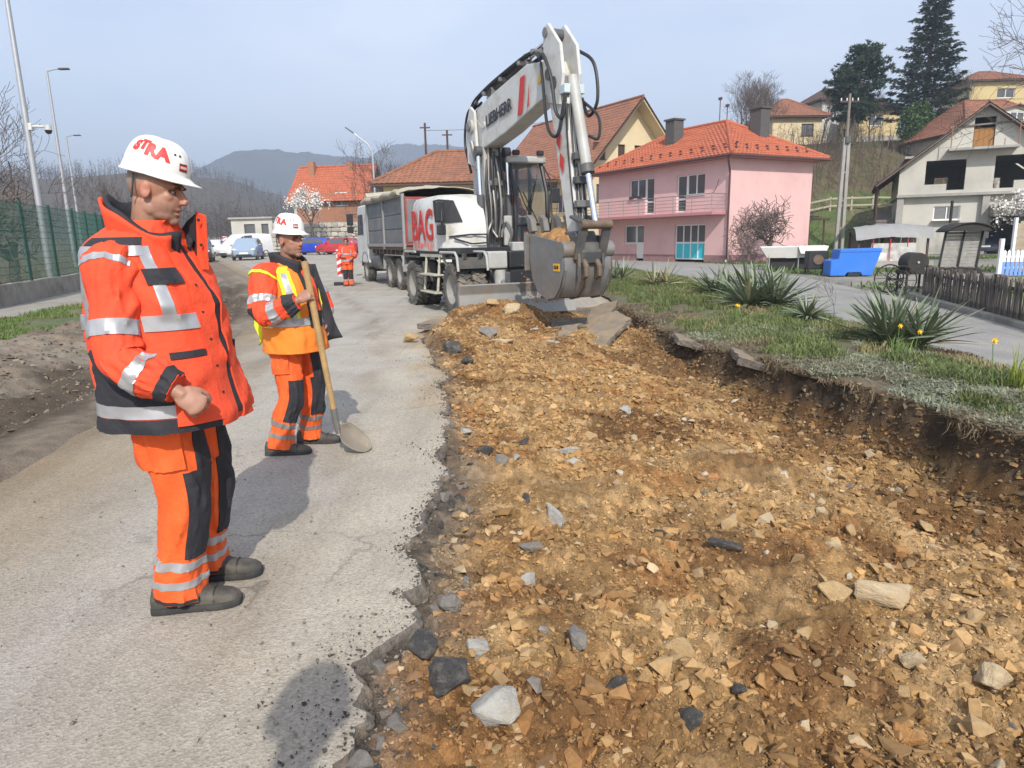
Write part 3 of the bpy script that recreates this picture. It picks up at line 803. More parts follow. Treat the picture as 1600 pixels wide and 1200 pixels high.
# ---------------------------------------------------------------- pink house
def pink_house():
 h = empty('pink_house', (6.4, 50.4, 0), R(-60), 'two-storey pink house with orange tiled hip roof, balcony and turquoise door', 'house')
 W, D, H = 12.0, 7.0, 5.72
 A = T(0, 0, 0); B = T(W, 0, 0, R(90)); Cb = T(W, D, 0, R(180)); Dd = T(0, D, 0, R(-90))
 hA = [(3.3, 3.95, 4.9, 5.2), (4.9, 2.95, 5.75, 5.2), (7.75, 2.95, 8.6, 5.1), (8.6, 3.9, 10.1, 5.1), (2.85, 1.1, 4.0, 2.28), (4.0, .12, 4.85, 2.28), (7.7, .12, 10.25, 2.2)]
 wall('wall', A, [(0, .4), (W, .4), (W, H), (0, H)], [x if x[1] > .4 else (x[0], .4, x[2], x[3]) for x in hA], m_pink, h, .3)
 wall('wall', B, [(.302, .4), (D-.302, .4), (D-.302, H), (.302, H)], [], m_pink, h, .3, y0=.002)
 wall('wall', Cb, [(0, .4), (W, .4), (W, H), (0, H)], [], m_pink, h, .3)
 wall('wall', Dd, [(.302, .4), (D-.302, .4), (D-.302, H), (.302, H)], [], m_pink, h, .3, y0=.002)
 # fill the corner end faces flush with wall B
 b = MB(); b.box((-.02, -.025, -.1), (4.0, .3, .4)); b.box((4.85, -.025, -.1), (7.7, .3, .4)); b.box((10.25, -.025, -.1), (W+.02, .3, .4))
 b.box((W-.3, .3, -.1), (W+.02, D+.02, .4)); b.box((-.02, .3, -.1), (.3, D+.02, .4)); b.box((.3, D-.3, -.1), (W-.3, D+.02, .4))
 b.build('plinth', m_plinth, h)
 MB().box((.32, .6, .0), (W-.32, D-.4, H-.1)).build('inner_core', m_dark, h)
 MB().box((.32, .46, .1), (W-.32, .5, H-.2)).build('curtain', m_curt, h)
 window(A, 3.3, 3.95, 4.88, 5.2, h, (1, 1)); window(A, 4.9, 2.95, 5.75, 5.2, h, (1,), sill=False, name='balcony_door', panel=.75, m_panel=m_pane)
 window(A, 7.75, 2.95, 8.58, 5.1, h, (1,), sill=False, name='balcony_door', panel=.75, m_panel=m_pane); window(A, 8.6, 3.9, 10.1, 5.1, h, (1, 1))
 window(A, 2.85, 1.1, 3.98, 2.28, h, (1,)); window(A, 4.0, .12, 4.85, 2.28, h, (1,), sill=False, name='door', panel=1.0)
 d = window(A, 7.7, .12, 10.25, 2.2, h, (1, 1, 1, 1), sill=False, name='double_door', panel=1.0, m_panel=m_turq); tag(d, 'white double door with turquoise lower panels')
 # balcony
 bal = MB().box((-.6, -1.15, 2.66), (W-.15, -.002, 2.85)).build('balcony', m_pinkd, h, bevel=.02)
 r_ = MB()
 for k in range(5): r_.tube([(-.55, -1.1, 3.02+.2*k), (W-.25, -1.1, 3.02+.2*k)], .014 if k < 4 else .024, 6)
 for xe in (-.55, W-.25):
  for k in range(5): r_.tube([(xe, -1.1, 3.02+.2*k), (xe, -.02, 3.02+.2*k)], .014 if k < 4 else .024, 6)
 r_.build('railing', m_rail, bal, smooth=True)
 for k in range(9):
  x = -.55 + (W+.3)*k/8
  MB().tube([(x, -1.1, 2.85), (x, -1.1, 3.84)], .022, 6).build('baluster', m_rail, bal, smooth=True)
 # scroll at the railing's end
 for xe, sg in ((W-.25, 1), (-.55, -1)):
  pts = [(xe, -1.1+.5*t, 3.84+.75*t*t) for t in [i/8 for i in range(9)]]
  MB().tube(pts, .018, 6).build('railing_scroll', m_gut, bal)
 for px, pz in ((2.9, 4.02), (3.75, 4.02)): MB().box((px+.55, -.14, pz-.08), (px+.9, -.02, pz+.1)).build('flower_box', m_gut, h)
 # roof
 rf = hip_roof(h, 0, 0, W, D, H+.17, 8.35, m_tile_or, 3.8, 8.3, n=17, pitch=.3, over=.62, soffit=m_pinkd)
 gutter(rf, (-.67, -.70, H+.08), (W+.69, -.70, H+.08)); gutter(rf, (W+.70, -.71, H+.08), (W+.70, D+.67, H+.08))
 MB().tube([(W+.45, -.70, H+.03), (W+.42, -.66, H-.15), (W+.06, -.10, H-.75), (W+.06, -.10, .15)], .055, 8).build('downpipe', m_gut, h, smooth=True)
 MB().tube([(W+.06, -.10, .15), (W+.06, -.16, .02)], .055, 8).build('downpipe_shoe', m_pvc, h)
 sg = MB().box((-.06, -.05, 0), (.06, .05, .10)).mesh('snow_guard')
 slope = (8.35-H-.17)/(D/2+.62)
 sl2 = (8.35-H-.17)/(W+.62-8.3)
 for row, u in ((0, .55), (1, .95)):
  for k in range(14):
   o = link_mesh('snow_guard', sg, m_gut, rf); x = .2+k*.88+row*.44; o.location = (x, -.62+u, H+.22+u*slope)
  for k in range(8):
   o = link_mesh('snow_guard', sg, m_gut, rf); o.location = (W+.62-u, .3+k*.85+row*.4, H+.22+u*sl2)
 for (cx, cy, zt) in ((5.3, 2.0, 8.75), (9.9, 4.6, 8.9)):
  c = MB().box((cx-.42, cy-.4, 6.8), (cx+.42, cy+.4, zt)).build('chimney', m_chim, h, bevel=.02)
  MB().box((cx-.5, cy-.48, zt), (cx+.5, cy+.48, zt+.1)).build('cap', m_chim, c)
 for (ax, z1) in ((7.6, 9.9), (8.2, 9.4)): 
  b = MB().tube([(ax, 3.6, 8.2), (ax, 3.6, z1)], .03, 6); b.box((ax-.12, 3.55, z1-.15), (ax+.12, 3.65, z1)); b.build('roof_antenna', m_gut, h)
 return h
pink_house()

# ---------------------------------------------------------------- tall cream house with gable
def cream_house():
 h = empty('cream_house', (6.2, 58, 0), R(30), 'tall cream house with big brown tiled gable roof behind the pink house', 'house')
 W, D, He, Hp = 9.8, 15.0, 7.3, 12.55
 A = T(); Dd = T(0, D, 0, R(-90)); B = T(W, 0, 0, R(90))
 holes = [(1.0, 7.75, 2.1, 9.1), (3.4, 7.95, 4.15, 9.0), (5.15, 7.9, 6.2, 9.0), (1.2, 4.4, 2.3, 5.8), (4.6, 4.4, 5.8, 5.8)]
 wall('gable_wall', A, [(0, 0), (W, 0), (W, He), (W/2, Hp-.25), (0, He)], holes, m_cream, h, .3)
 for x in holes: window(A, *x, h, (1, 1), m_fr=m_brownw, m_gl=m_brownw if x[1] > 7 else None)
 hd = [(9.0, 3.2, 10.0, 5.4), (11.0, 3.6, 12.4, 5.2), (5.0, 3.6, 6.4, 5.2), (11.2, .6, 12.6, 2.0)]
 wall('side_wall', Dd, [(.302, 0), (D, 0), (D, He), (.302, He)], hd, m_yellow, h, .3, y0=.002)
 for x in hd: window(Dd, *x, h, (1, 1), m_fr=m_pvc)
 wall('side_wall', B, [(.302, 0), (D, 0), (D, He), (.302, He)], [], m_cream, h, .3, y0=.002)
 MB().box((.32, .5, 0), (W-.32, D-.3, He-.1)).build('inner_core', m_dark, h)
 bal = MB(Dd).box((4.0, -1.2, 2.85), (D-.4, -.004, 3.05)).build('balcony', m_cream, h)
 r_ = MB(Dd)
 for k in range(4): r_.tube([(4.05, -1.15, 3.3+.22*k), (D-.45, -1.15, 3.3+.22*k)], .02, 5)
 for k in range(12): r_.tube([(4.05+(D-4.5)*k/11, -1.15, 3.05), (4.05+(D-4.5)*k/11, -1.15, 4.0)], .02, 5)
 r_.build('railing', m_brownw, bal)
 over, og = 1.0, 1.3; sl = (Hp-He)/(W/2)
 ze = He-over*sl
 roof = slab('roof', [(-over, -og, ze), (W/2, -og, Hp), (W/2, D+.5, Hp), (-over, D+.5, ze)], .16, m_cream, h)
 slab('soffit', [(W/2, -og, Hp), (W+over, -og, ze), (W+over, D+.5, ze), (W/2, D+.5, Hp)], .16, m_cream, roof)
 tile_slope(roof, (-over, D+.5, ze+.02), (-over, -og, ze+.02), (W/2, D+.5, Hp+.02), (W/2, -og, Hp+.02), 24, m_tile_br, .32)
 tile_slope(roof, (W+over, -og, ze+.02), (W+over, D+.5, ze+.02), (W/2, -og, Hp+.02), (W/2, D+.5, Hp+.02), 24, m_tile_br, .32)
 ridge_cap(roof, (W/2, -og, Hp+.08), (W/2, D+.5, Hp+.08), m_tile_br, .13)
 for sx in (-1, 1):
  MB().bar((W/2, -og-.02, Hp-.03), (W/2+sx*(W/2+over), -og-.02, ze-.03), .05, .26, up=(0, 1, 0)).build('bargeboard', m_brownw, roof)
 return h
cream_house()

# ---------------------------------------------------------------- unfinished house
def bare_house():
 h = empty('unfinished_house', (26.2, 48, -.35), R(-26), 'unfinished grey concrete house with open window holes and dark gable roof', 'house')
 W, D, zs, He, Hp = 9.15, 10.0, 4.25, 5.85, 9.5
 A = T(); k = 1.143
 # upper floor
 op = [(1.5, 4.85, 3.75, 6.35), (2.75, zs+.2, 3.75, 4.85), (5.3, 4.9, 7.6, 6.45), (5.3, zs+.2, 6.4, 4.9), (3.95, 7.05, 5.1, 8.85)]
 sl = (Hp-He)/(W/2)
 wall('upper_wall', A, [(0, zs), (W, zs), (W, He), (W/2, Hp-.02), (0, He)], op, m_block, h, .25)
 low = [(2.2, 2.55, 3.72, 3.45), (5.45, -.2, 8.9, 2.7)]
 wall('lower_wall', A, [(.15, -.3), (W-.1, -.3), (W-.1, zs-.18), (.15, zs-.18)], low, m_block, h, .25, y0=.35)
 w = window(A, 2.2, 2.55, 3.72, 3.45, h, (1, 1), inset=.45)
 for (s0, s1) in ((2.2, 2.95), (2.97, 3.72)):
  b = MB(A)
  for i in range(14): b.box((s0+.09, .455, 2.62+i*.056), (s1-.06, .47, 2.66+i*.056))
  b.build('blind', m_rail, w)
 MB(A).box((-.05, -.12, zs-.178), (W+.05, D, zs-.002)).build('floor_slab', m_conc, h, bevel=.01)
 MB(A).box((-.0, .0, zs+.0), (W, .006, zs+.01)).build('slab_line', m_conc, h)
 Dd = T(0, D, 0, R(-90)); B = T(W, 0, 0, R(90)); Cb = T(W, D, 0, R(180))
 wall('side_wall', Dd, [(0, -.3), (D-.62, -.3), (D-.62, zs-.18), (0, zs-.18)], [], m_block, h, .25, y0=.15)
 wall('side_wall', Dd, [(0, zs), (D-.252, zs), (D-.252, He), (0, He)], [(2, zs+.6, 4, He-.3)], m_block, h, .25, y0=.002)
 wall('side_wall', B, [(.252, zs), (D, zs), (D, He), (.252, He)], [(5.5, zs+.5, 8.5, He-.25)], m_block, h, .25, y0=.002)
 wall('side_wall', B, [(.62, -.3), (D, -.3), (D, zs-.18), (.62, zs-.18)], [], m_block, h, .25, y0=.1)
 wall('back_wall', Cb, [(.25, zs), (W-.25, zs), (W-.25, He), (W/2, Hp-.3), (.25, He)], [(2, zs+.6, 3.6, He-.2), (5.4, zs+.4, 6.3, He)], m_block, h, .25)
 wall('back_wall', Cb, [(.3, -.3), (W-.3, -.3), (W-.3, zs-.18), (.3, zs-.18)], [], m_block, h, .25)
 MB(A).box((.26, .3, 6.6), (W-.26, D-.3, 6.75)).build('attic_slab', m_conc, h)
 MB(A).box((4.5, .3, zs), (4.65, D-.3, 6.5)).build('partition', m_block, h)
 # balcony and door in the gable
 MB(A).box((2.6, -1.0, 6.82), (6.35, -.003, 6.98)).build('gable_balcony', m_conc, h, bevel=.01)
 dr = MB(A).box((3.98, .12, 7.05), (5.07, .2, 8.2)).build('gable_door', m_orwood, h)
 for i in range(4): MB(A).box((4.0+i*.27, .10, 7.1), (4.24+i*.27, .119, 8.15)).build('door_plank', m_orwood, dr)
 MB(A).bar((2.6, -.06, 8.35), (6.45, -.06, 8.45), .08, .1).build('tie_beam', m_wood, h)
 for xx in (2.7, 6.25): MB(A).tube([(xx, -.9, 6.98), (xx, -.9, 8.35)], .03, 6).build('balcony_post', m_brick, h)
 # pillars of the lower floor, garage
 for xx in (.0, 4.85, 8.9): MB(A).box((xx, .0, -.3), (xx+.4, .34, zs-.18)).build('pillar', m_conc, h, bevel=.01)
 MB(A).box((5.25, -1.9, 2.72), (W+.3, .34, 3.35)).build('garage_canopy', m_wood, h)
 MB(A).box((.5, .7, -.28), (W-.5, D-.4, -.2)).build('garage_floor', m_conc, h)
 MB(A).box((4.5, .62, -.2), (4.7, D-.3, zs-.2)).build('garage_partition', m_dark, h)
 # roof: thin sheets on rafters with wide eaves
 over, og = 1.35, .55; ze = He-over*sl+.1
 roof = slab('roof', [(-over, -og, ze+.05), (W/2, -og, Hp+.1), (W/2, D+.4, Hp+.1), (-over, D+.4, ze+.05)], .07, m_tile_dk, h)
 slab('roof_sheet', [(W/2, -og, Hp+.1), (W+over, -og, ze+.05), (W+over, D+.4, ze+.05), (W/2, D+.4, Hp+.1)], .07, m_tile_dk, roof)
 tile_slope(roof, (-over, D+.4, ze+.06), (-over, -og, ze+.06), (W/2, D+.4, Hp+.11), (W/2, -og, Hp+.11), 16, m_tile_dk, .3)
 tile_slope(roof, (W+over, -og, ze+.06), (W+over, D+.4, ze+.06), (W/2, -og, Hp+.11), (W/2, D+.4, Hp+.11), 16, m_tile_dk, .3)
 for sx in (-1, 1):
  MB().bar((W/2, -og-.03, Hp+.03), (W/2+sx*(W/2+over), -og-.03, ze-.02), .04, .17, up=(0, 1, 0)).build('bargeboard', m_wood, roof)
  for i in range(11):
   y = -.3+i*1.02
   MB().bar((W/2+sx*(W/2-.2), y, He+.13), (W/2+sx*(W/2+over), y, ze-.05), .09, .11, up=(0, 1, 0)).build('rafter', m_brownw, roof)
 # outside stair on the left with posts
 st = MB()
 for i in range(12): st.box((-1.25, .9+i*.42, -.3+0*i), (-.02, 1.32+i*.42, .05+i*.31))
 st.build('outside_stair', m_conc, h)
 for yy in (.6, 4.5): MB().tube([(-1.2, yy, -.3), (-1.2, yy, 5.25)], .07, 8).build('stair_post', m_brownw, h)
 b = MB()
 for k2 in range(14): b.box((-1.32, .75, .2+k2*.18), (-.1, .80, .33+k2*.18))
 b.build('slatted_screen', m_wood, h)
 return h
bare_house()

# ---------------------------------------------------------------- houses further off
def simple_house(name, label, loc, rz, W, D, H, Hr, m_wall, m_tile, wins, ridge=None, along='x', n=12, over=.6, chim=(), pitch=.4, side=(), base=None, m_fr=None):
 h = empty(name, loc, rz, label, 'house')
 A = T(); B = T(W, 0, 0, R(90)); Cb = T(W, D, 0, R(180)); Dd = T(0, D, 0, R(-90))
 wall('wall', A, [(0, -2), (W, -2), (W, H), (0, H)], wins, m_wall, h, .3)
 wall('wall', B, [(.302, -2), (D-.302, -2), (D-.302, H), (.302, H)], list(side), m_wall, h, .3, y0=.002)
 wall('wall', Cb, [(0, -2), (W, -2), (W, H), (0, H)], [], m_wall, h, .3)
 wall('wall', Dd, [(.302, -2), (D-.302, -2), (D-.302, H), (.302, H)], list(side), m_wall, h, .3, y0=.002)
 for w in wins: window(A, *w, h, (1, 1), m_fr=m_fr)
 for w in side: window(B, *w, h, (1, 1), m_fr=m_fr); window(Dd, *w, h, (1, 1), m_fr=m_fr)
 MB().box((.35, .55, -1.5), (W-.35, D-.55, H-.1)).build('inner_core', m_dark, h)
 if ridge is None: ridge = (W*.35, W*.65)
 hip_roof(h, 0, 0, W, D, H+.16, Hr, m_tile, ridge[0], ridge[1], n=n, pitch=pitch, over=over, along=along, soffit=m_brownw)
 for (cx, cy, zt) in chim:
  c = MB().box((cx-.35, cy-.35, H), (cx+.35, cy+.35, zt)).build('chimney', m_brick, h)
  MB().box((cx-.42, cy-.42, zt), (cx+.42, cy+.42, zt+.1)).build('cap', m_conc, c)
 if base: MB().box((-.3, -.3, -4), (W+.3, -.02, base)).build('stone_base', m_conc, h)
 return h
simple_house('hillside_house', 'small pale yellow house with brown hip roof on the hill above the pink house', (29.2, 80, 10.4), R(4), 5.6, 6, 3.5, 5.9, m_cream, m_tile_br,
             [(3.3, 1.6, 4.7, 2.9)], (2.2, 3.0), m_fr=m_brownw)
simple_house('hillside_house', 'bright yellow house with white window behind the leaning pine trunk', (42.6, 88, 12.4), R(-4), 4.6, 6, 3.3, 5.1, m_yellow, m_tile_dk,
             [(1.1, 1.6, 2.7, 2.9), (1.4, -.9, 2.8, -.1)], (1.8, 2.8), base=.4)
simple_house('hillside_house', 'grey house with dark roof half hidden behind the leaning pine', (41.0, 95, 13.6), R(8), 5.2, 6, 4.6, 6.6, m_block, m_tile_dk,
             [(1.2, 2.2, 2.2, 3.4), (3.2, 2.2, 4.2, 3.4)], (2, 3.2))
def dormer_house():
 h = simple_house('hillside_house', 'grey house with wide brown roof and dormer window behind the unfinished house', (40.0, 63, 5.2), R(3), 8.6, 9, 4.6, 7.9, m_block, m_tile_br,
             [(1.2, 2.4, 2.2, 3.8), (3.4, 2.4, 4.6, 3.8), (6.2, 2.4, 7.4, 3.8)], (2.6, 6.4), n=16, pitch=.35)
 d = MB().prism([(3.2, 5.3), (6.5, 5.3), (6.5, 6.5), (4.8, 6.9), (3.2, 6.5)], .9, 4.0, 'y').build('dormer', m_block, h)
 slab('dormer_roof', [(2.9, .5, 6.48), (4.8, .5, 7.02), (4.8, 4.2, 7.02), (2.9, 4.2, 6.48)], .08, m_tile_br, d)
 slab('dormer_roof', [(4.8, .5, 7.02), (6.8, .5, 6.48), (6.8, 4.2, 6.48), (4.8, 4.2, 7.02)], .08, m_tile_br, d)
 window(T(0, .78, 0), 3.5, 5.5, 6.2, 6.35, h, (1, 1, 1, 1), inset=.0, sill=False)
dormer_house()
def gable_house(name, label, loc, rz, W, D, He, Hp, m_w, m_t, wins, m_side=None, over=.6, n=14, pitch=.35, chim=()):
 """gable faces local -y"""
 h = empty(name, loc, rz, label, 'house'); A = T(); B = T(W, 0, 0, R(90)); Dd = T(0, D, 0, R(-90)); sl = (Hp-He)/(W/2)
 wall('gable_wall', A, [(0, -1.5), (W, -1.5), (W, He), (W/2, Hp-.2), (0, He)], wins, m_w, h, .3)
 for w in wins: window(A, *w, h, (1, 1), m_fr=m_brownw)
 wall('gable_wall', T(W, D, 0, PI), [(0, -1.5), (W, -1.5), (W, He), (W/2, Hp-.2), (0, He)], [], m_w, h, .3)
 sd = [(D*.2, .9, D*.2+1.3, 2.2), (D*.6, .9, D*.6+1.3, 2.2)]
 wall('side_wall', B, [(.302, -1.5), (D-.302, -1.5), (D-.302, He), (.302, He)], sd, m_side or m_w, h, .3, y0=.002)
 wall('side_wall', Dd, [(.302, -1.5), (D-.302, -1.5), (D-.302, He), (.302, He)], sd, m_side or m_w, h, .3, y0=.002)
 for w in sd: window(B, *w, h, (1, 1)); window(Dd, *w, h, (1, 1))
 MB().box((.35, .5, -1), (W-.35, D-.5, He-.1)).build('inner_core', m_dark, h)
 ze = He-over*sl
 roof = slab('roof', [(-over, -over, ze), (W/2, -over, Hp), (W/2, D+over, Hp), (-over, D+over, ze)], .12, m_brownw, h)
 slab('roof_deck', [(W/2, -over, Hp), (W+over, -over, ze), (W+over, D+over, ze), (W/2, D+over, Hp)], .12, m_brownw, roof)
 tile_slope(roof, (-over, D+over, ze+.02), (-over, -over, ze+.02), (W/2, D+over, Hp+.02), (W/2, -over, Hp+.02), n, m_t, pitch)
 tile_slope(roof, (W+over, -over, ze+.02), (W+over, D+over, ze+.02), (W/2, -over, Hp+.02), (W/2, D+over, Hp+.02), n, m_t, pitch)
 ridge_cap(roof, (W/2, -over, Hp+.07), (W/2, D+over, Hp+.07), m_t, .13)
 for (cx, cy, zt) in chim:
  MB().box((cx-.3, cy-.3, He+.5), (cx+.3, cy+.3, zt)).build('chimney', m_brick, h)
 return h
simple_house('hillside_house', 'yellow house with brown hip roof highest on the hill at the right', (56.8, 90, 14.0), R(-3), 6.6, 7, 5.1, 6.9, m_yellow, m_tile_br,
             [(3.3, 3.2, 5.4, 4.3)], (2.8, 4.0))
# orange-roofed brick house far down the street: roof plane faces the camera, gable to the right
gable_house('brick_house', 'brick house with bright orange tiled roof far down the street', (-14.6, 72.0, 4.3), R(82), 6.6, 7.4, 1.9, 5.0, m_block, m_tile_or, [(1.2, .6, 2.2, 1.6), (4.2, .6, 5.2, 1.6), (2.7, 2.5, 3.7, 3.4)], m_side=m_brick, chim=((3.0, 2.2, 5.5), (2.5, 6.2, 5.5)))
# brown-roofed low yellow building behind the truck
h = simple_house('yellow_building', 'low yellow building with brown tiled hip roof and blue door behind the dump truck', (-7.3, 42, 0.2), R(-3), 9.6, 7, 4.5, 6.75, m_yellow, m_tile_br,
             [(.8, 1.2, 2.2, 2.9)], (2.7, 7.0), n=15, pitch=.3)
MB().box((4.7, -.06, 1.2), (5.6, -.003, 4.3)).build('blue_panel', mat('blue_paint', (.02, .05, .28), rough=.5), h)
MB().box((2.9, -.10, 2.4), (4.6, -.003, 4.2)).build('light_board', m_cream, h)
# flat white building at the far end of the street
h = empty('white_building', (-33.2, 85, 1.9), R(-8), 'small flat-roofed white building at the end of the street', 'building')
wall('wall', T(), [(0, -2), (5.2, -2), (5.2, 2.6), (0, 2.6)], [(1.6, .5, 3.0, 2.0), (3.8, .5, 4.7, 2.0)], m_block, h, .3)
wall('wall', T(0, 4, 0, R(-90)), [(0, -2), (3.998, -2), (3.998, 2.6), (0, 2.6)], [], m_block, h, .3, y0=.003)
wall('wall', T(5.2, 0, 0, R(90)), [(.3, -2), (4, -2), (4, 2.6), (.3, 2.6)], [], m_block, h, .3, y0=.003)
MB().box((-.2, -.3, 2.602), (5.4, 4.2, 2.8)).build('roof', m_conc, h)
MB().box((.4, .6, -1), (4.8, 3.8, 2.5)).build('inner_core', m_dark, h)
for w in [(1.6, .5, 3.0, 2.0), (3.8, .5, 4.7, 2.0)]: window(T(), *w, h, (1,), m_fr=m_brownw)

# stone retaining wall behind the parked cars
def stone_wall():
 o = empty('stone_wall', (-22.6, 68, .5), R(12), 'pale dry-stone retaining wall behind the blue car', 'wall')
 MB().box((0, .25, -.6), (12.5, .9, 3.0)).build('wall_core', m_conc, o)
 rng = random.Random(5); shapes = []
 for k in range(6):
  bm = bmesh.new(); bmesh.ops.create_cube(bm, size=1)
  bmesh.ops.bevel(bm, geom=bm.edges[:], offset=.16, segments=1, affect='EDGES')
  for v in bm.verts: v.co += Vector((rng.uniform(-.06, .06), rng.uniform(-.05, .05), rng.uniform(-.06, .06)))
  me = bpy.data.meshes.new('stone'); bm.to_mesh(me); bm.free()
  me.materials.append(mat('wall_stone_%d' % (k % 3), [(.42, .39, .33), (.36, .33, .28), (.48, .45, .38)][k % 3], rough=.95, var=.2, scale=3)); shapes.append(me)
 z = -.3; i = 0
 while z < 2.7:
  hh = rng.uniform(.32, .5); x = rng.uniform(-.3, 0)
  while x < 12.4:
   ww = rng.uniform(.4, .95)
   s = link_mesh('stone', shapes[i % 6], None, o); i += 1
   s.location = (x+ww/2, .17, z+hh/2); s.scale = (ww-.04, .3, hh-.04); x += ww
  z += hh
stone_wall()
# ================================================================== VEGETATION
m_bark = mat('bark', (.105, .085, .068), rough=.95, var=.3, scale=9, bump=.4, bscale=30)
m_bark_g = mat('grey_bark', (.15, .135, .12), rough=.95, var=.3, scale=9)
m_twig = mat('twigs', (.10, .078, .065), rough=.95, var=.3, scale=4)
m_needle = mat('needles', (.035, .06, .03), rough=.7, var=.35, scale=2.5, attr=True)
m_leaf = mat('leaf_attr', (.1, .15, .05), rough=.6, var=.15, scale=5, attr=True, spec=.3)
m_bloss = mat('white_blossom', (.72, .70, .64), rough=.8, var=.1, scale=8)

def branches(seed, height, spread=.5, depth=5, trunk_r=.12, kids=(3, 4), sides=5, lean=(0, 0), first=.3, gnarl=.25, up=.25, thin=.62, minr=.004, ratio=(.62, .8)):
 """bare tree: returns (trunk MB, crown MB, tips)"""
 rg = random.Random(seed); tb, cb, tips = MB(), MB(), []
 def grow(p, d, L, r_, lvl):
  n = 4 if lvl < 2 else 3; pts = [p.copy()]; rad = [r_]; q = p.copy(); dd = d.copy()
  for i in range(n):
   dd = (dd + Vector((rg.uniform(-1, 1), rg.uniform(-1, 1), rg.uniform(-.6, 1)*.8))*gnarl*(.6 if lvl == 0 else 1) + Vector((0, 0, up*.25))).normalized()
   q = q+dd*L/n; pts.append(q.copy()); rad.append(max(minr, r_*(1-(1-thin)*(i+1)/n)))
  (tb if lvl == 0 else cb).tube(pts, rad, max(3, sides-lvl), caps=False)
  if lvl >= depth: tips.append(q); return
  k = rg.randint(*kids)
  for j in range(k):
   t = rg.uniform(first if lvl == 0 else .25, 1.0) if j else 1.0
   i = min(n-1, int(t*n)); base = pts[i].lerp(pts[i+1], t*n-i)
   a = rg.uniform(0, 2*PI); side = dd.orthogonal().normalized(); side = Quaternion(dd, a) @ side
   nd = (dd*(1-spread*rg.uniform(.6, 1.2)) + side*spread*rg.uniform(.8, 1.5) + Vector((0, 0, up*.5))).normalized()
   grow(base, nd, L*rg.uniform(*ratio), max(minr, rad[i]*rg.uniform(.5, .72)), lvl+1)
 grow(Vector((0, 0, 0)), Vector((lean[0], lean[1], 1)).normalized(), height*.36, trunk_r, 0)
 return tb, cb, tips
_tree_cache = {}
def bare_tree(name, label, loc, key, scale=1.0, rz=0., cat='tree', group=None, blossom=0, m=None, **kw):
 if key not in _tree_cache:
  tb, cb, tips = branches(**kw); bl = None
  if blossom:
   rg = random.Random(4); bl = MB()
   for t in tips:
    for _ in range(blossom):
     c = t+Vector((rg.gauss(0, .13), rg.gauss(0, .13), rg.gauss(0, .13))); s = rg.uniform(.035, .075)
     u = Vector((rg.uniform(-1, 1), rg.uniform(-1, 1), rg.uniform(-1, 1))).normalized(); w = u.orthogonal().normalized(); v = u.cross(w)
     bl.add([c+w*s, c+v*s, c-w*s, c-v*s], [(0, 1, 2, 3)])
  _tree_cache[key] = (tb.mesh('trunk', False), cb.mesh('crown', False), bl.mesh('blossom', False) if bl else None)
 a, b, c = _tree_cache[key]
 t = empty(name, loc, rz, label, cat, group); t.scale = (scale,)*3
 link_mesh('trunk', a, m or m_bark, t, True); cr = link_mesh('crown', b, m or m_twig, t)
 if c: link_mesh('blossom', c, m_bloss, cr)
 return t
def gz(x, y): return float(zbase(x, y))
APPLE = dict(seed=21, height=3.9, spread=.75, depth=4, trunk_r=.15, kids=(4, 5), first=.55, gnarl=.40, up=.08, minr=.015, ratio=(.66, .86))
TALL = dict(seed=5, height=11, spread=.42, depth=5, trunk_r=.17, kids=(3, 4), first=.3, gnarl=.22, up=.35, minr=.010, ratio=(.62, .82))
TALL2 = dict(seed=17, height=10, spread=.5, depth=5, trunk_r=.15, kids=(3, 5), first=.3, gnarl=.28, up=.25, minr=.010, ratio=(.6, .8))
bare_tree('apple_tree', 'bare gnarled apple tree in front of the pink wall', (14.55, 39.2, 0), 'apple', 1.12, 1.0, **APPLE)
bare_tree('bare_tree', 'big bare tree behind the green fence at the left edge', (-24.5, 32.5, gz(-24.5, 32.5)), 'tall2', 1.0, .4, **TALL2)
bare_tree('bare_tree', 'low spreading bare tree just behind the fence post at far left', (-20.4, 29, gz(-20.4, 29)), 'apple', 1.6, 2.2, **APPLE)
bare_tree('bare_tree', 'bare tree between the lamp posts and the white hard hat', (-27.5, 50, gz(-27.5, 50)), 'tall', .62, 1.9, **TALL)
bare_tree('bare_tree', 'bare tree right of the third lamp post', (-30.5, 58, gz(-30.5, 58)), 'tall2', .62, .9, **TALL2)
bare_tree('bare_tree', 'bare tree standing out of frame whose twigs hang into the top right corner', (26.8, 32.5, 0), 'corner', 1.0, 0, seed=9, height=16, spread=.5, depth=6, trunk_r=.26, kids=(3, 4), first=.5, gnarl=.22, up=.1, minr=.009, ratio=(.6, .8))
for k, (x, y, s, key, lb) in enumerate([(28.2, 84, .8, 'tall', 'bare tree left of the pale yellow hillside house'), (31.5, 92, .95, 'tall2', 'bare tree behind the roof of the pale yellow hillside house'), (25.5, 74, .75, 'tall2', 'bare tree above the right chimney of the pink house'),
  (22.5, 70, .72, 'tall', 'bare tree between the two chimneys of the pink house'), (36.5, 84, .7, 'tall', 'bare tree right of the pale yellow hillside house'), (39, 78, .6, 'tall2', 'bare tree left of the leaning pine'), (51, 80, .75, 'tall', 'bare tree left of the highest yellow house'),
  (64, 84, .9, 'tall2', 'bare tree in front of the highest yellow house at the right edge'), (17.5, 78, .7, 'tall2', 'bare tree behind the cream gable'), (45.5, 79, .6, 'tall2', 'bare tree right of the leaning pine'), (33.5, 72, .5, 'tall', 'small bare tree on the brushy slope above the concrete pole')]):
 bare_tree('bare_tree', lb, (x, y, gz(x, y)-.1), key, s, k*1.3, group='bare trees on the hillside', **(TALL if key == 'tall' else TALL2))
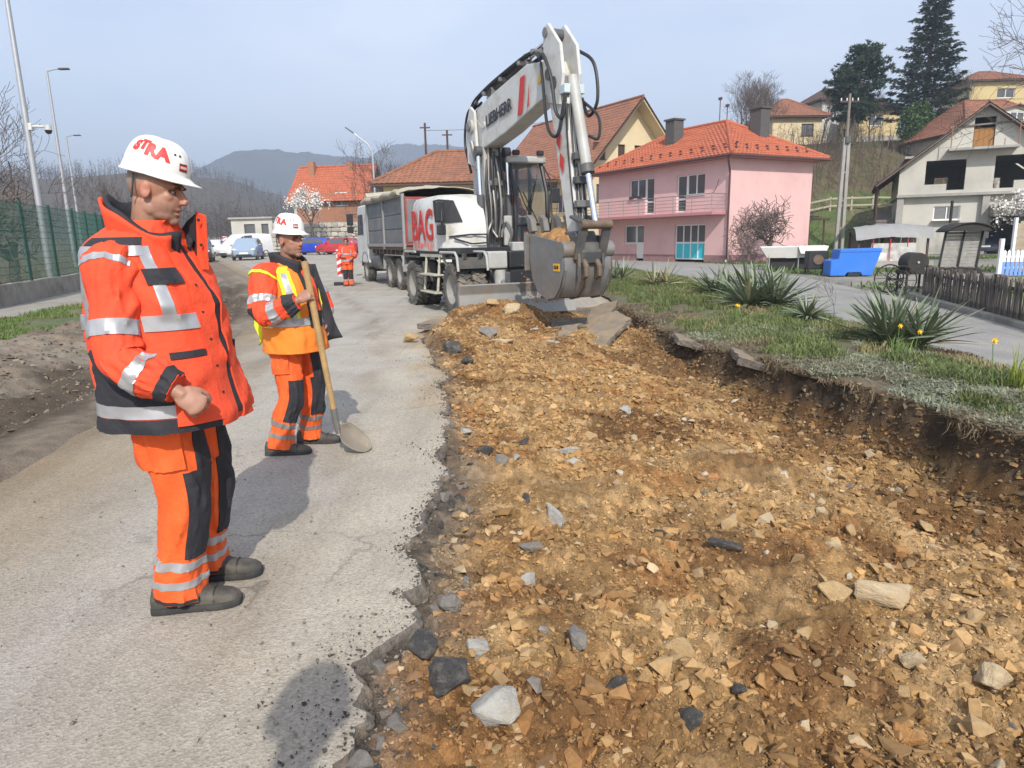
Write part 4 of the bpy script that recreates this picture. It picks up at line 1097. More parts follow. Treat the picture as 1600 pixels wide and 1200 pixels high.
bare_tree('bare_tree', 'bare tree behind the brown roof next to the street lamp', (-10.6, 60, gz(-10.6, 60)), 'tall2', .95, 2.9, **TALL2)
bare_tree('blossom_tree', 'white blossoming fruit tree in front of the brick house', (-18.0, 65.5, 1.6), 'bloss', 1.35, 0, blossom=9, seed=31, height=4.2, spread=.5, depth=4, trunk_r=.09, kids=(3, 4), first=.4, gnarl=.25, up=.3, minr=.01)
bare_tree('blossom_tree', 'white blossoming shrub beside the garage canopy of the unfinished house', (29.7, 41.2, -.1), 'bloss', 1.1, 1.4, blossom=9, seed=31, height=4.2)
# tall saplings in the bed
bare_tree('sapling', 'thin leafless sapling in the bed beside the side street', (5.45, 11.6, .1), 'sapling', 1.0, .3, cat='sapling', seed=3, height=1.0, spread=.55, depth=3, trunk_r=.010, kids=(2, 3), first=.25, gnarl=.15, up=.4, minr=.003, sides=4, m=m_bark_g)

# ---- conifers: trunk, boughs and needle sprays
def conifer(name, label, loc, H, style, seed, lean=(0, 0), R0=2.6, bare=.25):
 t = empty(name, loc, 0, label, 'tree'); rg = random.Random(seed); nr = np.random.default_rng(seed)
 top = Vector((lean[0], lean[1], H)); pts = [Vector((0, 0, -.3)), Vector((lean[0]*.35+.1, lean[1]*.3, H*.3)), Vector((lean[0]*.7, lean[1]*.7, H*.65)), top]
 MB().tube(pts, [H*.019, H*.016, H*.010, .02], 8).build('trunk', m_bark, t, smooth=True)
 def axis_(z):
  f = z/H*3; i = min(2, int(f)); return pts[i].lerp(pts[i+1], f-i)
 bb = MB(); P = []
 n = int(H*(10 if style == 'spruce' else 8))
 for k in range(n):
  z = H*(bare+(1-bare)*(k/n)**.9); f = (z/H-bare)/(1-bare)
  L = R0*((1-f)**.75 if style == 'spruce' else math.sin(PI*min(1, f*.80+.16))**.7)*rg.uniform(.55, 1.12)+.15
  a = k*2.4+rg.uniform(-.5, .5); o = axis_(z); d = Vector((math.cos(a), math.sin(a), 0))
  droop = (-.32 if style == 'spruce' else .22)
  bp = [o, o+d*L*.5+Vector((0, 0, droop*L*.42)), o+d*L+Vector((0, 0, droop*L*.55+(.14*L if style == 'spruce' else .12*L)))]
  bb.tube(bp, [.035+.01*L, .02, .008], 4, caps=False)
  m_ = int((28 if style == 'spruce' else 30)*L/2+6)
  for j in range(m_):
   s = rg.uniform(.18, 1.0)**(.8 if style == 'spruce' else .55); q = bp[0].lerp(bp[1], s*2) if s < .5 else bp[1].lerp(bp[2], s*2-1)
   w = (.28*(1.1-s)*L*.6+.10) if style == 'spruce' else .26
   q = q+Vector((rg.gauss(0, w), rg.gauss(0, w), rg.gauss(-.08, .08) if style == 'spruce' else rg.gauss(.05, .14)))
   P.append((q, d, s))
 bb.build('boughs', m_bark, t)
 V, F, C = [], [], []
 for q, d, s in P:
  br = rg.uniform(.6, 1.35); base = np.array((.030, .058, .030) if style == 'pine' else (.026, .046, .028))*br
  if style == 'spruce':
   for _ in range(9):
    dd = (d+Vector((rg.gauss(0, .6), rg.gauss(0, .6), rg.gauss(-.35, .3)))).normalized(); L = rg.uniform(.2, .42); w = dd.orthogonal().normalized()*rg.uniform(.03, .06); w = Quaternion(dd, rg.uniform(0, PI)) @ w
    i = len(V); V += [q-w, q+w, q+dd*L]; F.append((i, i+1, i+2)); C += [base]*3
  else:
   for _ in range(13):
    dd = Vector((rg.gauss(0, 1), rg.gauss(0, 1), rg.gauss(.35, .8))).normalized(); L = rg.uniform(.18, .36); w = Quaternion(dd, rg.uniform(0, PI)) @ (dd.orthogonal().normalized()*rg.uniform(.03, .055))
    i = len(V); V += [q-w, q+w, q+dd*L]; F.append((i, i+1, i+2)); C += [base]*3
 np_mesh('crown', np.array([tuple(v) for v in V]), np.array(F), m_needle, t, col=np.array(C))
 return t
conifer('pine_tree', 'dark pine with leaning bare trunk on the hillside', (32.6, 70, gz(32.6, 70)), 9.9, 'pine', 4, lean=(1.4, 0), R0=2.6, bare=.36)
conifer('spruce_tree', 'tall dark spruce with drooping boughs right of the leaning pine', (41.5, 73, gz(41.5, 73)), 15.6, 'spruce', 6, lean=(.4, 0), R0=4.2, bare=.24)

# ---- leaf clouds: evergreen bush
def leaf_bush(name, label, loc, rx, ry, rz, n, seed, colr, size=.10, cat='shrub'):
 t = empty(name, loc, 0, label, cat); g = np.random.default_rng(seed)
 MB().tube([(0, 0, -.2), (.05, 0, rz*.5), (0, .05, rz*1.1)], [.09, .06, .03], 6).build('stem', m_bark, t)
 u = g.normal(size=(n, 3)); u /= np.linalg.norm(u, axis=1)[:, None]; r_ = g.random(n)**.4
 lob = 1+.28*fbm(u[:, 0]*3+5, u[:, 1]*3+u[:, 2]*2.5, 3, seed)
 P = u*(r_*lob)[:, None]*np.array([rx, ry, rz])+np.array([0, 0, rz])
 a = g.normal(size=(n, 3)); a /= np.linalg.norm(a, axis=1)[:, None]; b = np.cross(a, g.normal(size=(n, 3))); b /= np.linalg.norm(b, axis=1)[:, None]
 s = size*g.uniform(.6, 1.3, n)[:, None]
 V = np.stack([P+a*s, P+b*s*.5, P-a*s, P-b*s*.5], 1).reshape(-1, 3); F = np.arange(n*4).reshape(n, 4)
 C = np.repeat(np.array(colr)[None]*g.uniform(.6, 1.35, n)[:, None], 4, 0)
 np_mesh('crown', V, F, m_leaf, t, col=C); return t
leaf_bush('evergreen_bush', 'rounded bright green evergreen bush between the two conifers', (40.2, 71.5, gz(40.2, 71.5)), 1.7, 1.7, 2.4, 5200, 3, (.06, .115, .03), .13)

# ---- brushwood: far-off woods and thickets read as one mass
def thicket(name, label, pts, hmin, hmax, n_stem, seed, m, width=.02, spread=1.6):
 g = np.random.default_rng(seed); V, F = [], []
 P = np.array(pts); n = len(P)*n_stem
 base = np.repeat(P, n_stem, 0)+np.concatenate([g.normal(0, spread, (n, 2)), np.zeros((n, 1))], 1)
 base[:, 2] = zbase(base[:, 0], base[:, 1])-.1
 H = g.uniform(hmin, hmax, n)
 def tri(a, b, w):
  d = b-a; k = np.cross(d, g.normal(size=d.shape)); k /= np.linalg.norm(k, axis=1)[:, None]+1e-9
  return np.stack([a-k*w[:, None], a+k*w[:, None], b], 1).reshape(-1, 3)
 lean = g.normal(0, .14, (n, 2)); tip = base+np.concatenate([lean*H[:, None], H[:, None]], 1)
 out = [tri(base, tip, width*H*.5)]
 for lvl in range(9):
  t = g.uniform(.3, .95, n)[:, None]; a = base+(tip-base)*t; L = (H*g.uniform(.18, .42, n)*(1.15-t[:, 0]))[:, None]
  d = g.normal(size=(n, 3)); d[:, 2] = np.abs(d[:, 2])*.8+.35; d /= np.linalg.norm(d, axis=1)[:, None]; b = a+d*L
  out.append(tri(a, b, width*H*.22))
  for _ in range(2):
   d2 = d+.7*g.normal(size=(n, 3)); d2 /= np.linalg.norm(d2, axis=1)[:, None]; q = a+(b-a)*g.uniform(.3, .9, (n, 1)); out.append(tri(q, q+d2*L*.6, width*H*.14))
 V = np.concatenate(out); o = np_mesh(name, V, np.arange(len(V)).reshape(-1, 3), m)
 return tag(o, label, kind='stuff')
rg = random.Random(12)
m_wood_far = mat('far_wood', (.10, .083, .072), rough=1, var=.25, scale=.1, spec=0)
pts = [(rg.uniform(-62, -27), rg.uniform(98, 125), 0) for _ in range(70)] + [(rg.uniform(-85, -50), rg.uniform(88, 120), 0) for _ in range(45)]
thicket('bare_woodland', 'bare brown woodland at the end of the street', pts, 4.5, 8.5, 5, 71, m_wood_far, .018, 1.8)
pts = []
for _ in range(520):
 y = rg.uniform(130, 400); x = rg.uniform(-.78*y-30, -.30*y); pts.append((x, y, 0))
thicket('hill_woodland', 'grey leafless forest covering the hill on the left', pts, 5, 8.5, 4, 73, m_wood_far, .03, 4.0)
pts = [(rg.uniform(-38, -20), rg.uniform(24, 44), 0) for _ in range(60)]
pts = [p for p in pts if p[0] < float(xWall(p[1]))-2.0]
thicket('dry_weeds', 'tall dry weeds and brush behind the green fence', pts, .8, 1.9, 34, 75, mat('dry_stalk', (.26, .20, .125), rough=1, var=.3, scale=2), .016, 1.2)
pts = [(rg.uniform(24, 56), rg.uniform(61, 76), 0) for _ in range(150)]
thicket('hillside_brush', 'brown leafless brushwood on the slope above the pasture', pts, 1.0, 3.0, 9, 77, mat('brush_twig', (.13, .095, .065), rough=1, var=.3, scale=1), .03, 1.3)

# ---- grass as blades
def blades(name, label, X, Y, Z, h, w, col, seed, lean=.35, k=1, jit=.03, colvar=.35, kind='stuff', m=None, parent=None):
 g = np.random.default_rng(seed)
 X, Y, Z = (np.repeat(np.asarray(q, float), k) for q in (X, Y, Z)); n = len(X); h = np.repeat(np.broadcast_to(h, (n//k,)), k)*g.uniform(.55, 1.25, n); col = np.repeat(np.broadcast_to(col, (n//k, 3)), k, 0)
 X = X+g.normal(0, jit, n); Y = Y+g.normal(0, jit, n)
 a = g.uniform(0, 2*PI, n); L = g.normal(0, lean, (n, 2))
 b0 = np.stack([X, Y, Z-.01], 1); mid = b0+np.stack([L[:, 0]*h*.35, L[:, 1]*h*.35, h*.55], 1); tip = b0+np.stack([L[:, 0]*h, L[:, 1]*h, h*(1-.25*np.abs(L).sum(1).clip(0, 1.5))], 1)
 ww = w*g.uniform(.6, 1.3, n); s = np.stack([np.cos(a)*ww, np.sin(a)*ww, 0*a], 1)
 V = np.stack([b0-s, b0+s, mid+s*.7, mid-s*.7, tip], 1).reshape(-1, 3)
 i = np.arange(n)*5; F = np.concatenate([np.stack([i, i+1, i+2], 1), np.stack([i, i+2, i+3], 1), np.stack([i+3, i+2, i+4], 1)])
 C = np.repeat(col*(1+colvar*g.uniform(-1, 1, n))[:, None], 5, 0)
 o = np_mesh(name, V, F, m or m_leaf, parent, col=np.clip(C, .01, 1))
 return tag(o, label, kind=kind) if kind else o
g = np.random.default_rng(5)
# left verge grass
n = 26000; yy = 6+g.random(n)**1.3*34; t = g.random(n); xx = xGrass(yy)+(xVerge(yy)-xGrass(yy)+.25)*t
keep = (fbm(xx*.9, yy*.9, 3, 501) > -.25) & (fbm(xx*.35, yy*.35, 2, 505)+.4*t > -.25); xx, yy = xx[keep], yy[keep]
cc = np.where((fbm(xx*.6, yy*.6, 3, 503) > .15)[:, None], np.array([[.17, .18, .06]]), np.array([[.115, .17, .04]]))
blades('verge_grass', 'short green grass on the left verge', xx, yy, zbase(xx, yy)+.10, .10, .010, cc, 11, k=2, jit=.05)
# bed grass, denser towards the far end and the street side
n = 30000; yy = 4.5+g.random(n)**1.5*29; t = g.random(n); xx = xR(yy)+.1+(xSideN(yy)-xR(yy)-.12)*t
dens = fbm(xx*1.1, yy*1.1, 3, 511)+.55*(t-.5)+.4*sstep(7.5, 10, yy)-.35*sstep(8.5, 6.5, yy)
keep = dens > -.05; xx, yy, t = xx[keep], yy[keep], t[keep]
cc = np.array([[.12, .15, .05]])*(1+.3*fbm(xx*2, yy*2, 2, 513))[:, None]; cc[fbm(xx*1.6, yy*1.6, 3, 515) > .28] = (.24, .21, .10)
blades('bed_grass', 'green grass growing in the planted strip', xx, yy, bed_z(xx, yy), .13*(1+.5*fbm(xx*.8, yy*.8, 2, 517)), .008, cc, 13, k=3, jit=.03)
# silvery ground cover cushions along the bank
n = 15000; yy = 4.2+g.random(n)*8; t = g.random(n); xx = xR(yy)-.05+(xSideN(yy)-xR(yy))*t
sil = fbm(xx*.9+3, yy*.9, 3, 521)+.35*sstep(9.5, 6.5, yy)+.25*(.5-np.abs(t-.45)); keep = sil > .13; xx, yy = xx[keep], yy[keep]
blades('ground_cover', 'silvery green ground cover cushions at the edge of the bank', xx, yy, bed_z(xx, yy)-.01, .075, .010, np.array([.25, .265, .18]), 17, lean=.8, k=7, jit=.035, colvar=.3)
# dead brown mats and hanging roots on the bank
n = 7000; yy = 4.2+g.random(n)*11; xx = xR(yy)-.10+g.random(n)**1.5*.9
keep = fbm(xx*1.3+9, yy*1.3, 3, 531) > .02; xx, yy = xx[keep], yy[keep]
blades('dead_grass', 'dead brown grass and roots along the broken edge of the bank', xx, yy, bed_z(xx, yy)-.015, .09, .007, np.array([.20, .155, .095]), 19, lean=1.3, k=4, jit=.05)
n = 3000; yy = 4+g.random(n)*11.5; xx = xR(yy)-.16+g.random(n)*.16; kp = fbm(yy*1.9, yy*0+2, 3, 541) > .05; xx, yy = xx[kp], yy[kp]
blades('hanging_roots', 'dry roots and grass hanging over the broken edge of the bank', xx, yy, bed_z(xx, yy)-.01, -.13*(.5+.9*vnoise(yy*3, yy*0, 543)), .005, np.array([.19, .145, .09]), 21, lean=.55, k=2, jit=.04)
# grass tufts in the yards and pasture
n = 22000; xx = g.uniform(9, 44, n); yy = g.uniform(17, 62, n)
keep = (xx > xSideF(yy)+.4) & ((fbm(xx*.3, yy*.3, 4, 102) < -.02) | (yy > 50)) & ~((xx > 5) & (xx < 20) & (yy > 40.5) & (yy < 56)) & ~((xx > 25.5) & (yy > 42) & (yy < 58)); xx, yy = xx[keep], yy[keep]
blades('yard_grass', 'grass in the yards and on the pasture', xx, yy, zbase(xx, yy)-.03, .16, .03, np.array([.09, .14, .03]), 23, k=2, jit=.15)

# ---- yuccas
def leaf_strip(L, W, bend, seg=5):
 b = MB(); V = []
 for i in range(seg+1):
  t = i/seg; x = L*t*(1-.10*bend*t); z = -bend*L*.55*t**2.2; w = W*(math.sin(PI*min(1, .18+t*.82))**.7 if t < 1 else 0)
  V += [(x, -w, z+w*.35), (x, 0, z-w*.15), (x, w, z+w*.35)]
 F = []
 for i in range(seg): F += [(i*3, i*3+1, i*3+4, i*3+3), (i*3+1, i*3+2, i*3+5, i*3+4)]
 return b.add(V, F).mesh('leaf', True)
YL = [leaf_strip(1, .026, bd) for bd in (.05, .18, .4, .75)]
m_yuc = [mat('yucca_leaf_%d' % i, c, rough=.5, var=.18, scale=3, spec=.4) for i, c in enumerate([(.165, .205, .125), (.215, .25, .165), (.12, .155, .085), (.33, .28, .15)])]
YV = {}
for i, me in enumerate(YL):
 for j, m in enumerate(m_yuc):
  q = me.copy(); q.materials.append(m); q.name = 'leaf'; q.polygons.foreach_set('use_smooth', [True]*len(q.polygons)); YV[(i, j)] = q
def yucca(label, x, y, r_, n, seed, tilt=0., dry=.06, name='yucca_plant'):
 z = float(bed_z(np.array(x), np.array(y))); t = empty(name, (x, y, z), 0, label, 'plant', 'yuccas in the planted strip'); rg = random.Random(seed)
 heads = [(0, 0)] if r_ < .6 else [(-.22*r_, .1*r_), (.25*r_, -.05*r_), (.0, .25*r_)]
 for k in range(n):
  hx, hy = rg.choice(heads); el = math.asin(rg.uniform(.10, .995)); a = rg.uniform(0, 2*PI)
  L = r_*rg.uniform(.75, 1.1); bi = 0 if el > .8 else rg.choice((0, 1, 1, 2) if el < .45 else (0, 0, 1))
  mj = 3 if (rg.random() < dry or (el < .15 and rg.random() < .35)) else rg.choice((0, 0, 1, 1, 2))
  o = link_mesh('leaf', YV[(bi, mj)], None, t); o.location = (hx, hy, .02+.06*rg.random()); o.rotation_euler = (rg.uniform(-.5, .5), -el, a); o.scale = (L, L*rg.uniform(.85, 1.3)*(1.15 if r_ > .6 else 1.3), L)
yucca('largest spiky yucca clump in the middle of the planted strip', 4.90, 13.5, .98, 260, 1)
yucca('grey-green spiky yucca nearest the camera at the right', 5.00, 8.7, .80, 210, 2)
yucca('small spiky yucca right of the largest clump', 5.0, 11.6, .50, 70, 3)
yucca('dark spiky yucca left behind the largest clump', 4.95, 16.4, .80, 110, 4)
yucca('straw-coloured spiky yucca near the bucket', 4.30, 20.0, .72, 60, 5, dry=.45)
yucca('dark spiky yucca right behind the excavator bucket', 3.45, 22.8, .85, 60, 6)
# daffodils, sedum cushions
def daffodils(label, x, y, n, h, seed, nf):
 z = float(bed_z(np.array(x), np.array(y))); t = empty('daffodil_clump', (x, y, z), 0, label, 'flowers'); rg = random.Random(seed)
 xs = np.array([rg.gauss(0, .05) for _ in range(n)]); ys = np.array([rg.gauss(0, .05) for _ in range(n)])
 blades('leaves', None, xs, ys, xs*0, h, .007, np.array([.25, .30, .05]) if n > 40 else np.array([.14, .22, .06]), seed, lean=.25, kind=None, parent=t)
 m_f = mat('daffodil_yellow', (.80, .52, .02), rough=.6, var=.06); m_s = mat('flower_stem', (.12, .2, .05), rough=.6)
 for k in range(nf):
  px, py, hh = rg.gauss(0, .06), rg.gauss(0, .06), h*rg.uniform(.8, 1.15); st = MB().tube([(px, py, 0), (px*1.2, py*1.2, hh)], .004, 5).build('flower', m_s, t)
  p = MB()
  for j in range(6):
   a = j*PI/3; d = Vector((math.cos(a), -.55, math.sin(a))); c = Vector((px*1.2, py*1.2-.01, hh)); s = Vector((-math.sin(a), 0, math.cos(a)))*.009
   p.add([c, c+d*.016+s, c+d*.036, c+d*.016-s], [(0, 1, 2, 3)])
  p.cyl((px*1.2, py*1.2-.012, hh), (px*1.2, py*1.2-.042, hh), .010, .014, 8); p.build('petals', m_f, st)
daffodils('yellow daffodils in front of the nearest yucca', 4.55, 8.05, 26, .30, 3, 2)
daffodils('clump of yellowing daffodil leaves at the right edge of the picture', 4.55, 6.0, 60, .42, 5, 3)
daffodils('small daffodil clump near the bank in front of the largest yucca', 3.75, 11.5, 24, .26, 7, 2)
def sedum(label, x, y, r_, seed, c=(.10, .045, .035)):
 z = float(bed_z(np.array(x), np.array(y))); g = np.random.default_rng(seed); n = 900
 a = g.uniform(0, 2*PI, n); q = np.sqrt(g.random(n))*r_
 o = blades('sedum_cushion', None, q*np.cos(a), q*np.sin(a)*.7, np.zeros(n), .13*(1-.5*(q/r_)**2), .014, np.array(c), seed, lean=.6, k=2, kind=None)
 o.location = (x, y, z); tag(o, label, 'plant')
sedum('red-brown sedum cushion at the foot of the nearest yucca', 5.25, 8.25, .34, 3)
sedum('red-brown sedum cushion at the foot of the largest yucca', 4.75, 12.75, .42, 4, (.11, .055, .04))
# ================================================================== VEHICLES
m_white = mat('machine_white', (.56, .56, .535), rough=.45, var=.08, scale=2, dirt=(.34, .30, .23), dscale=2.4, damt=.75, bump=.05, bscale=20)
m_lgrey = mat('machine_grey', (.40, .40, .38), rough=.5, var=.1, scale=3, dirt=(.27, .23, .17), dscale=2.2, damt=.5)
m_dgrey = mat('machine_dark', (.075, .078, .08), rough=.55, var=.25, scale=4, dirt=(.19, .155, .11), dscale=2.6, damt=.5)
m_steel = mat('worn_steel', (.24, .235, .225), rough=.42, metal=.55, var=.2, scale=5, dirt=(.26, .19, .12), dscale=1.8, damt=.6)
m_chrome = mat('chrome_rod', (.80, .80, .80), rough=.14, metal=1, var=.03)
m_hose = mat('rubber_hose', (.022, .022, .024), rough=.5, var=.2)
m_tyre = mat('tyre_rubber', (.075, .07, .063), rough=.9, var=.25, scale=6, dirt=(.24, .205, .16), dscale=3, damt=.75)
m_rim = mat('wheel_rim', (.30, .29, .265), rough=.6, metal=.2, var=.15, scale=5, dirt=(.2, .17, .13), dscale=4, damt=.6)
m_rust = mat('rusty_steel', (.16, .115, .08), rough=.7, metal=.3, var=.3, scale=7)
m_red = mat('red_paint', (.55, .035, .03), rough=.6, var=.1, scale=5)
m_cabgl = glass_mat('cab_glass', (.10, .12, .13), .03, .5)
m_black = mat('black_plastic', (.018, .018, .02), rough=.5, var=.2)
m_sticker = mat('yellow_sticker', (.75, .42, .03), rough=.6, var=.03)
m_lamp = mat('lamp_glass', (.62, .62, .58), rough=.15, var=.05)
m_blue = mat('blue_plastic', (.02, .10, .50), rough=.45, var=.05)
m_tail = mat('tail_lamp_red', (.45, .02, .02), rough=.3, var=.05)
m_amber = mat('amber_lamp', (.7, .22, .02), rough=.3, var=.05)

def text_mesh(txt, size, bold=0.0, ext=.004, shear=0.0):
 cu = bpy.data.curves.new('text', 'FONT'); cu.body = txt; cu.size = size; cu.offset = bold; cu.extrude = ext; cu.shear = shear
 cu.align_x = 'CENTER'; cu.align_y = 'CENTER'; cu.resolution_u = 3
 o = bpy.data.objects.new('text', cu); COL.objects.link(o)
 dg = bpy.context.evaluated_depsgraph_get()
 me = bpy.data.meshes.new_from_object(o.evaluated_get(dg))
 bpy.data.objects.remove(o); bpy.data.curves.remove(cu)
 me.materials.clear()
 return me

def text_obj(name, txt, size, M, m, parent, bold=0.0, sx=1.0):
 me = text_mesh(txt, size, bold); me.transform(M @ Matrix.Diagonal((sx, 1, 1, 1)))
 return link_mesh(name, me, m, parent)

def frame_xz(o, xd, zd):
 """matrix whose local x,y map to the given text direction and up"""
 x = Vector(xd).normalized(); y = Vector(zd); y = (y - x*y.dot(x)).normalized(); z = x.cross(y)
 return Matrix(((x.x, y.x, z.x, o[0]), (x.y, y.y, z.y, o[1]), (x.z, y.z, z.z, o[2]), (0, 0, 0, 1)))

_wheel_cache = {}
def wheel_mesh(kind, r_, w, lugs=0, lug_h=.03):
 """tyre and rim meshes around the y axis"""
 key = (kind, r_, w, lugs)
 if key in _wheel_cache: return _wheel_cache[key]
 h = w/2
 b = MB()
 prof = [(r_*.58, -h*.82), (r_*.66, -h*.98), (r_*.86, -h), (r_*.965, -h*.86), (r_, -h*.6), (r_, h*.6), (r_*.965, h*.86), (r_*.86, h), (r_*.66, h*.98), (r_*.58, h*.82)]
 b.lathe(prof, axis='y', n=36)
 if lugs:
  for k in range(lugs):
   for sd in (-1, 1):
    a = 2*PI*(k+(.5 if sd > 0 else 0))/lugs
    # chevron lug, from the shoulder to the middle
    n0 = Vector((math.cos(a), 0, math.sin(a))); t0 = Vector((-math.sin(a), 0, math.cos(a)))
    da = .16
    n1 = Vector((math.cos(a+da), 0, math.sin(a+da)))
    p0 = n0*(r_-.02)+Vector((0, sd*h*.97, 0)); p1 = n1*(r_-.005)+Vector((0, sd*h*.04, 0))
    b.bar(p0, p1, r_*.115, lug_h*2.2, up=n0)
 ty = b.mesh('tyre')
 b = MB()
 b.lathe([(0, h*.30), (r_*.16, h*.30), (r_*.18, h*.18), (r_*.40, h*.10), (r_*.50, h*.5), (r_*.585, h*.84), (r_*.60, h*.80), (r_*.60, -h*.8), (r_*.585, -h*.84), (r_*.5, -h*.5), (r_*.40, -h*.3), (0, -h*.3)], axis='y', n=28)
 for k in range(8):
  a = 2*PI*k/8; b.cyl((r_*.28*math.cos(a), h*.12, r_*.28*math.sin(a)), (r_*.28*math.cos(a), h*.26, r_*.28*math.sin(a)), r_*.035, n=6)
 ri = b.mesh('rim')
 _wheel_cache[key] = (ty, ri)
 return ty, ri

def wheel(parent, c, r_, w, side, lugs=0, lug_h=.03, steer=0, m_r=None, m_t=None, rot=0.):
 """side +1: outer face towards +y"""
 ty, ri = wheel_mesh('w', r_, w, lugs, lug_h)
 t = link_mesh('wheel', ty, m_t or m_tyre, parent); t.location = c
 t.rotation_euler = (0, rot, steer + (0 if side > 0 else PI))
 q = link_mesh('rim', ri, m_r or m_rim, t)
 shade_once(ty); shade_once(ri)
 return t
def shade_once(me):
 if me.get('sh'): return
 me['sh'] = 1
 me.polygons.foreach_set('use_smooth', [True]*len(me.polygons))
 bm = bmesh.new(); bm.from_mesh(me)
 for e in bm.edges: e.smooth = not (len(e.link_faces) == 2 and e.calc_face_angle(0) > R(32))
 bm.to_mesh(me); bm.free()

def loft(b, loops, caps=True):
 """loops: lists of equal length of 3D points"""
 n = len(loops[0]); vs = [p for l in loops for p in l]; fs = []
 for i in range(len(loops)-1):
  for k in range(n):
   fs.append((i*n+k, i*n+(k+1) % n, (i+1)*n+(k+1) % n, (i+1)*n+k))
 if caps: fs += [tuple(range(n-1, -1, -1)), tuple((len(loops)-1)*n+k for k in range(n))]
 return b.add(vs, fs)

def beam(b, prof, w0, w1):
 """side profile polygon (u,z) extruded symmetric in y; widths w0..w1 by u"""
 us = [p[0] for p in prof]; a, c = min(us), max(us)
 def w(u): return (w0 + (w1-w0)*(u-a)/max(c-a, 1e-6))/2
 n = len(prof)
 b.add([(u, -w(u), z) for u, z in prof]+[(u, w(u), z) for u, z in prof],
          [tuple(range(n)), tuple(range(2*n-1, n-1, -1))]+[(i, n+i, n+(i+1) % n, (i+1) % n) for i in range(n)])
 return b

def hose(parent, pts, r_=.022, name='hose', m=None, n=24):
 """smooth hose through the points (Catmull-Rom)"""
 P = [Vector(p) for p in pts]; P = [2*P[0]-P[1]]+P+[2*P[-1]-P[-2]]; out = []
 per = max(4, n//(len(P)-3))
 for i in range(1, len(P)-2):
  for j in range(per):
   t = j/per; a, b_, c, d = P[i-1], P[i], P[i+1], P[i+2]
   out.append(.5*((2*b_)+(c-a)*t+(2*a-5*b_+4*c-d)*t*t+(3*b_-a-3*c+d)*t**3))
 out.append(P[-2])
 return MB().tube(out, r_, 7).build(name, m or m_hose, parent, smooth=True)

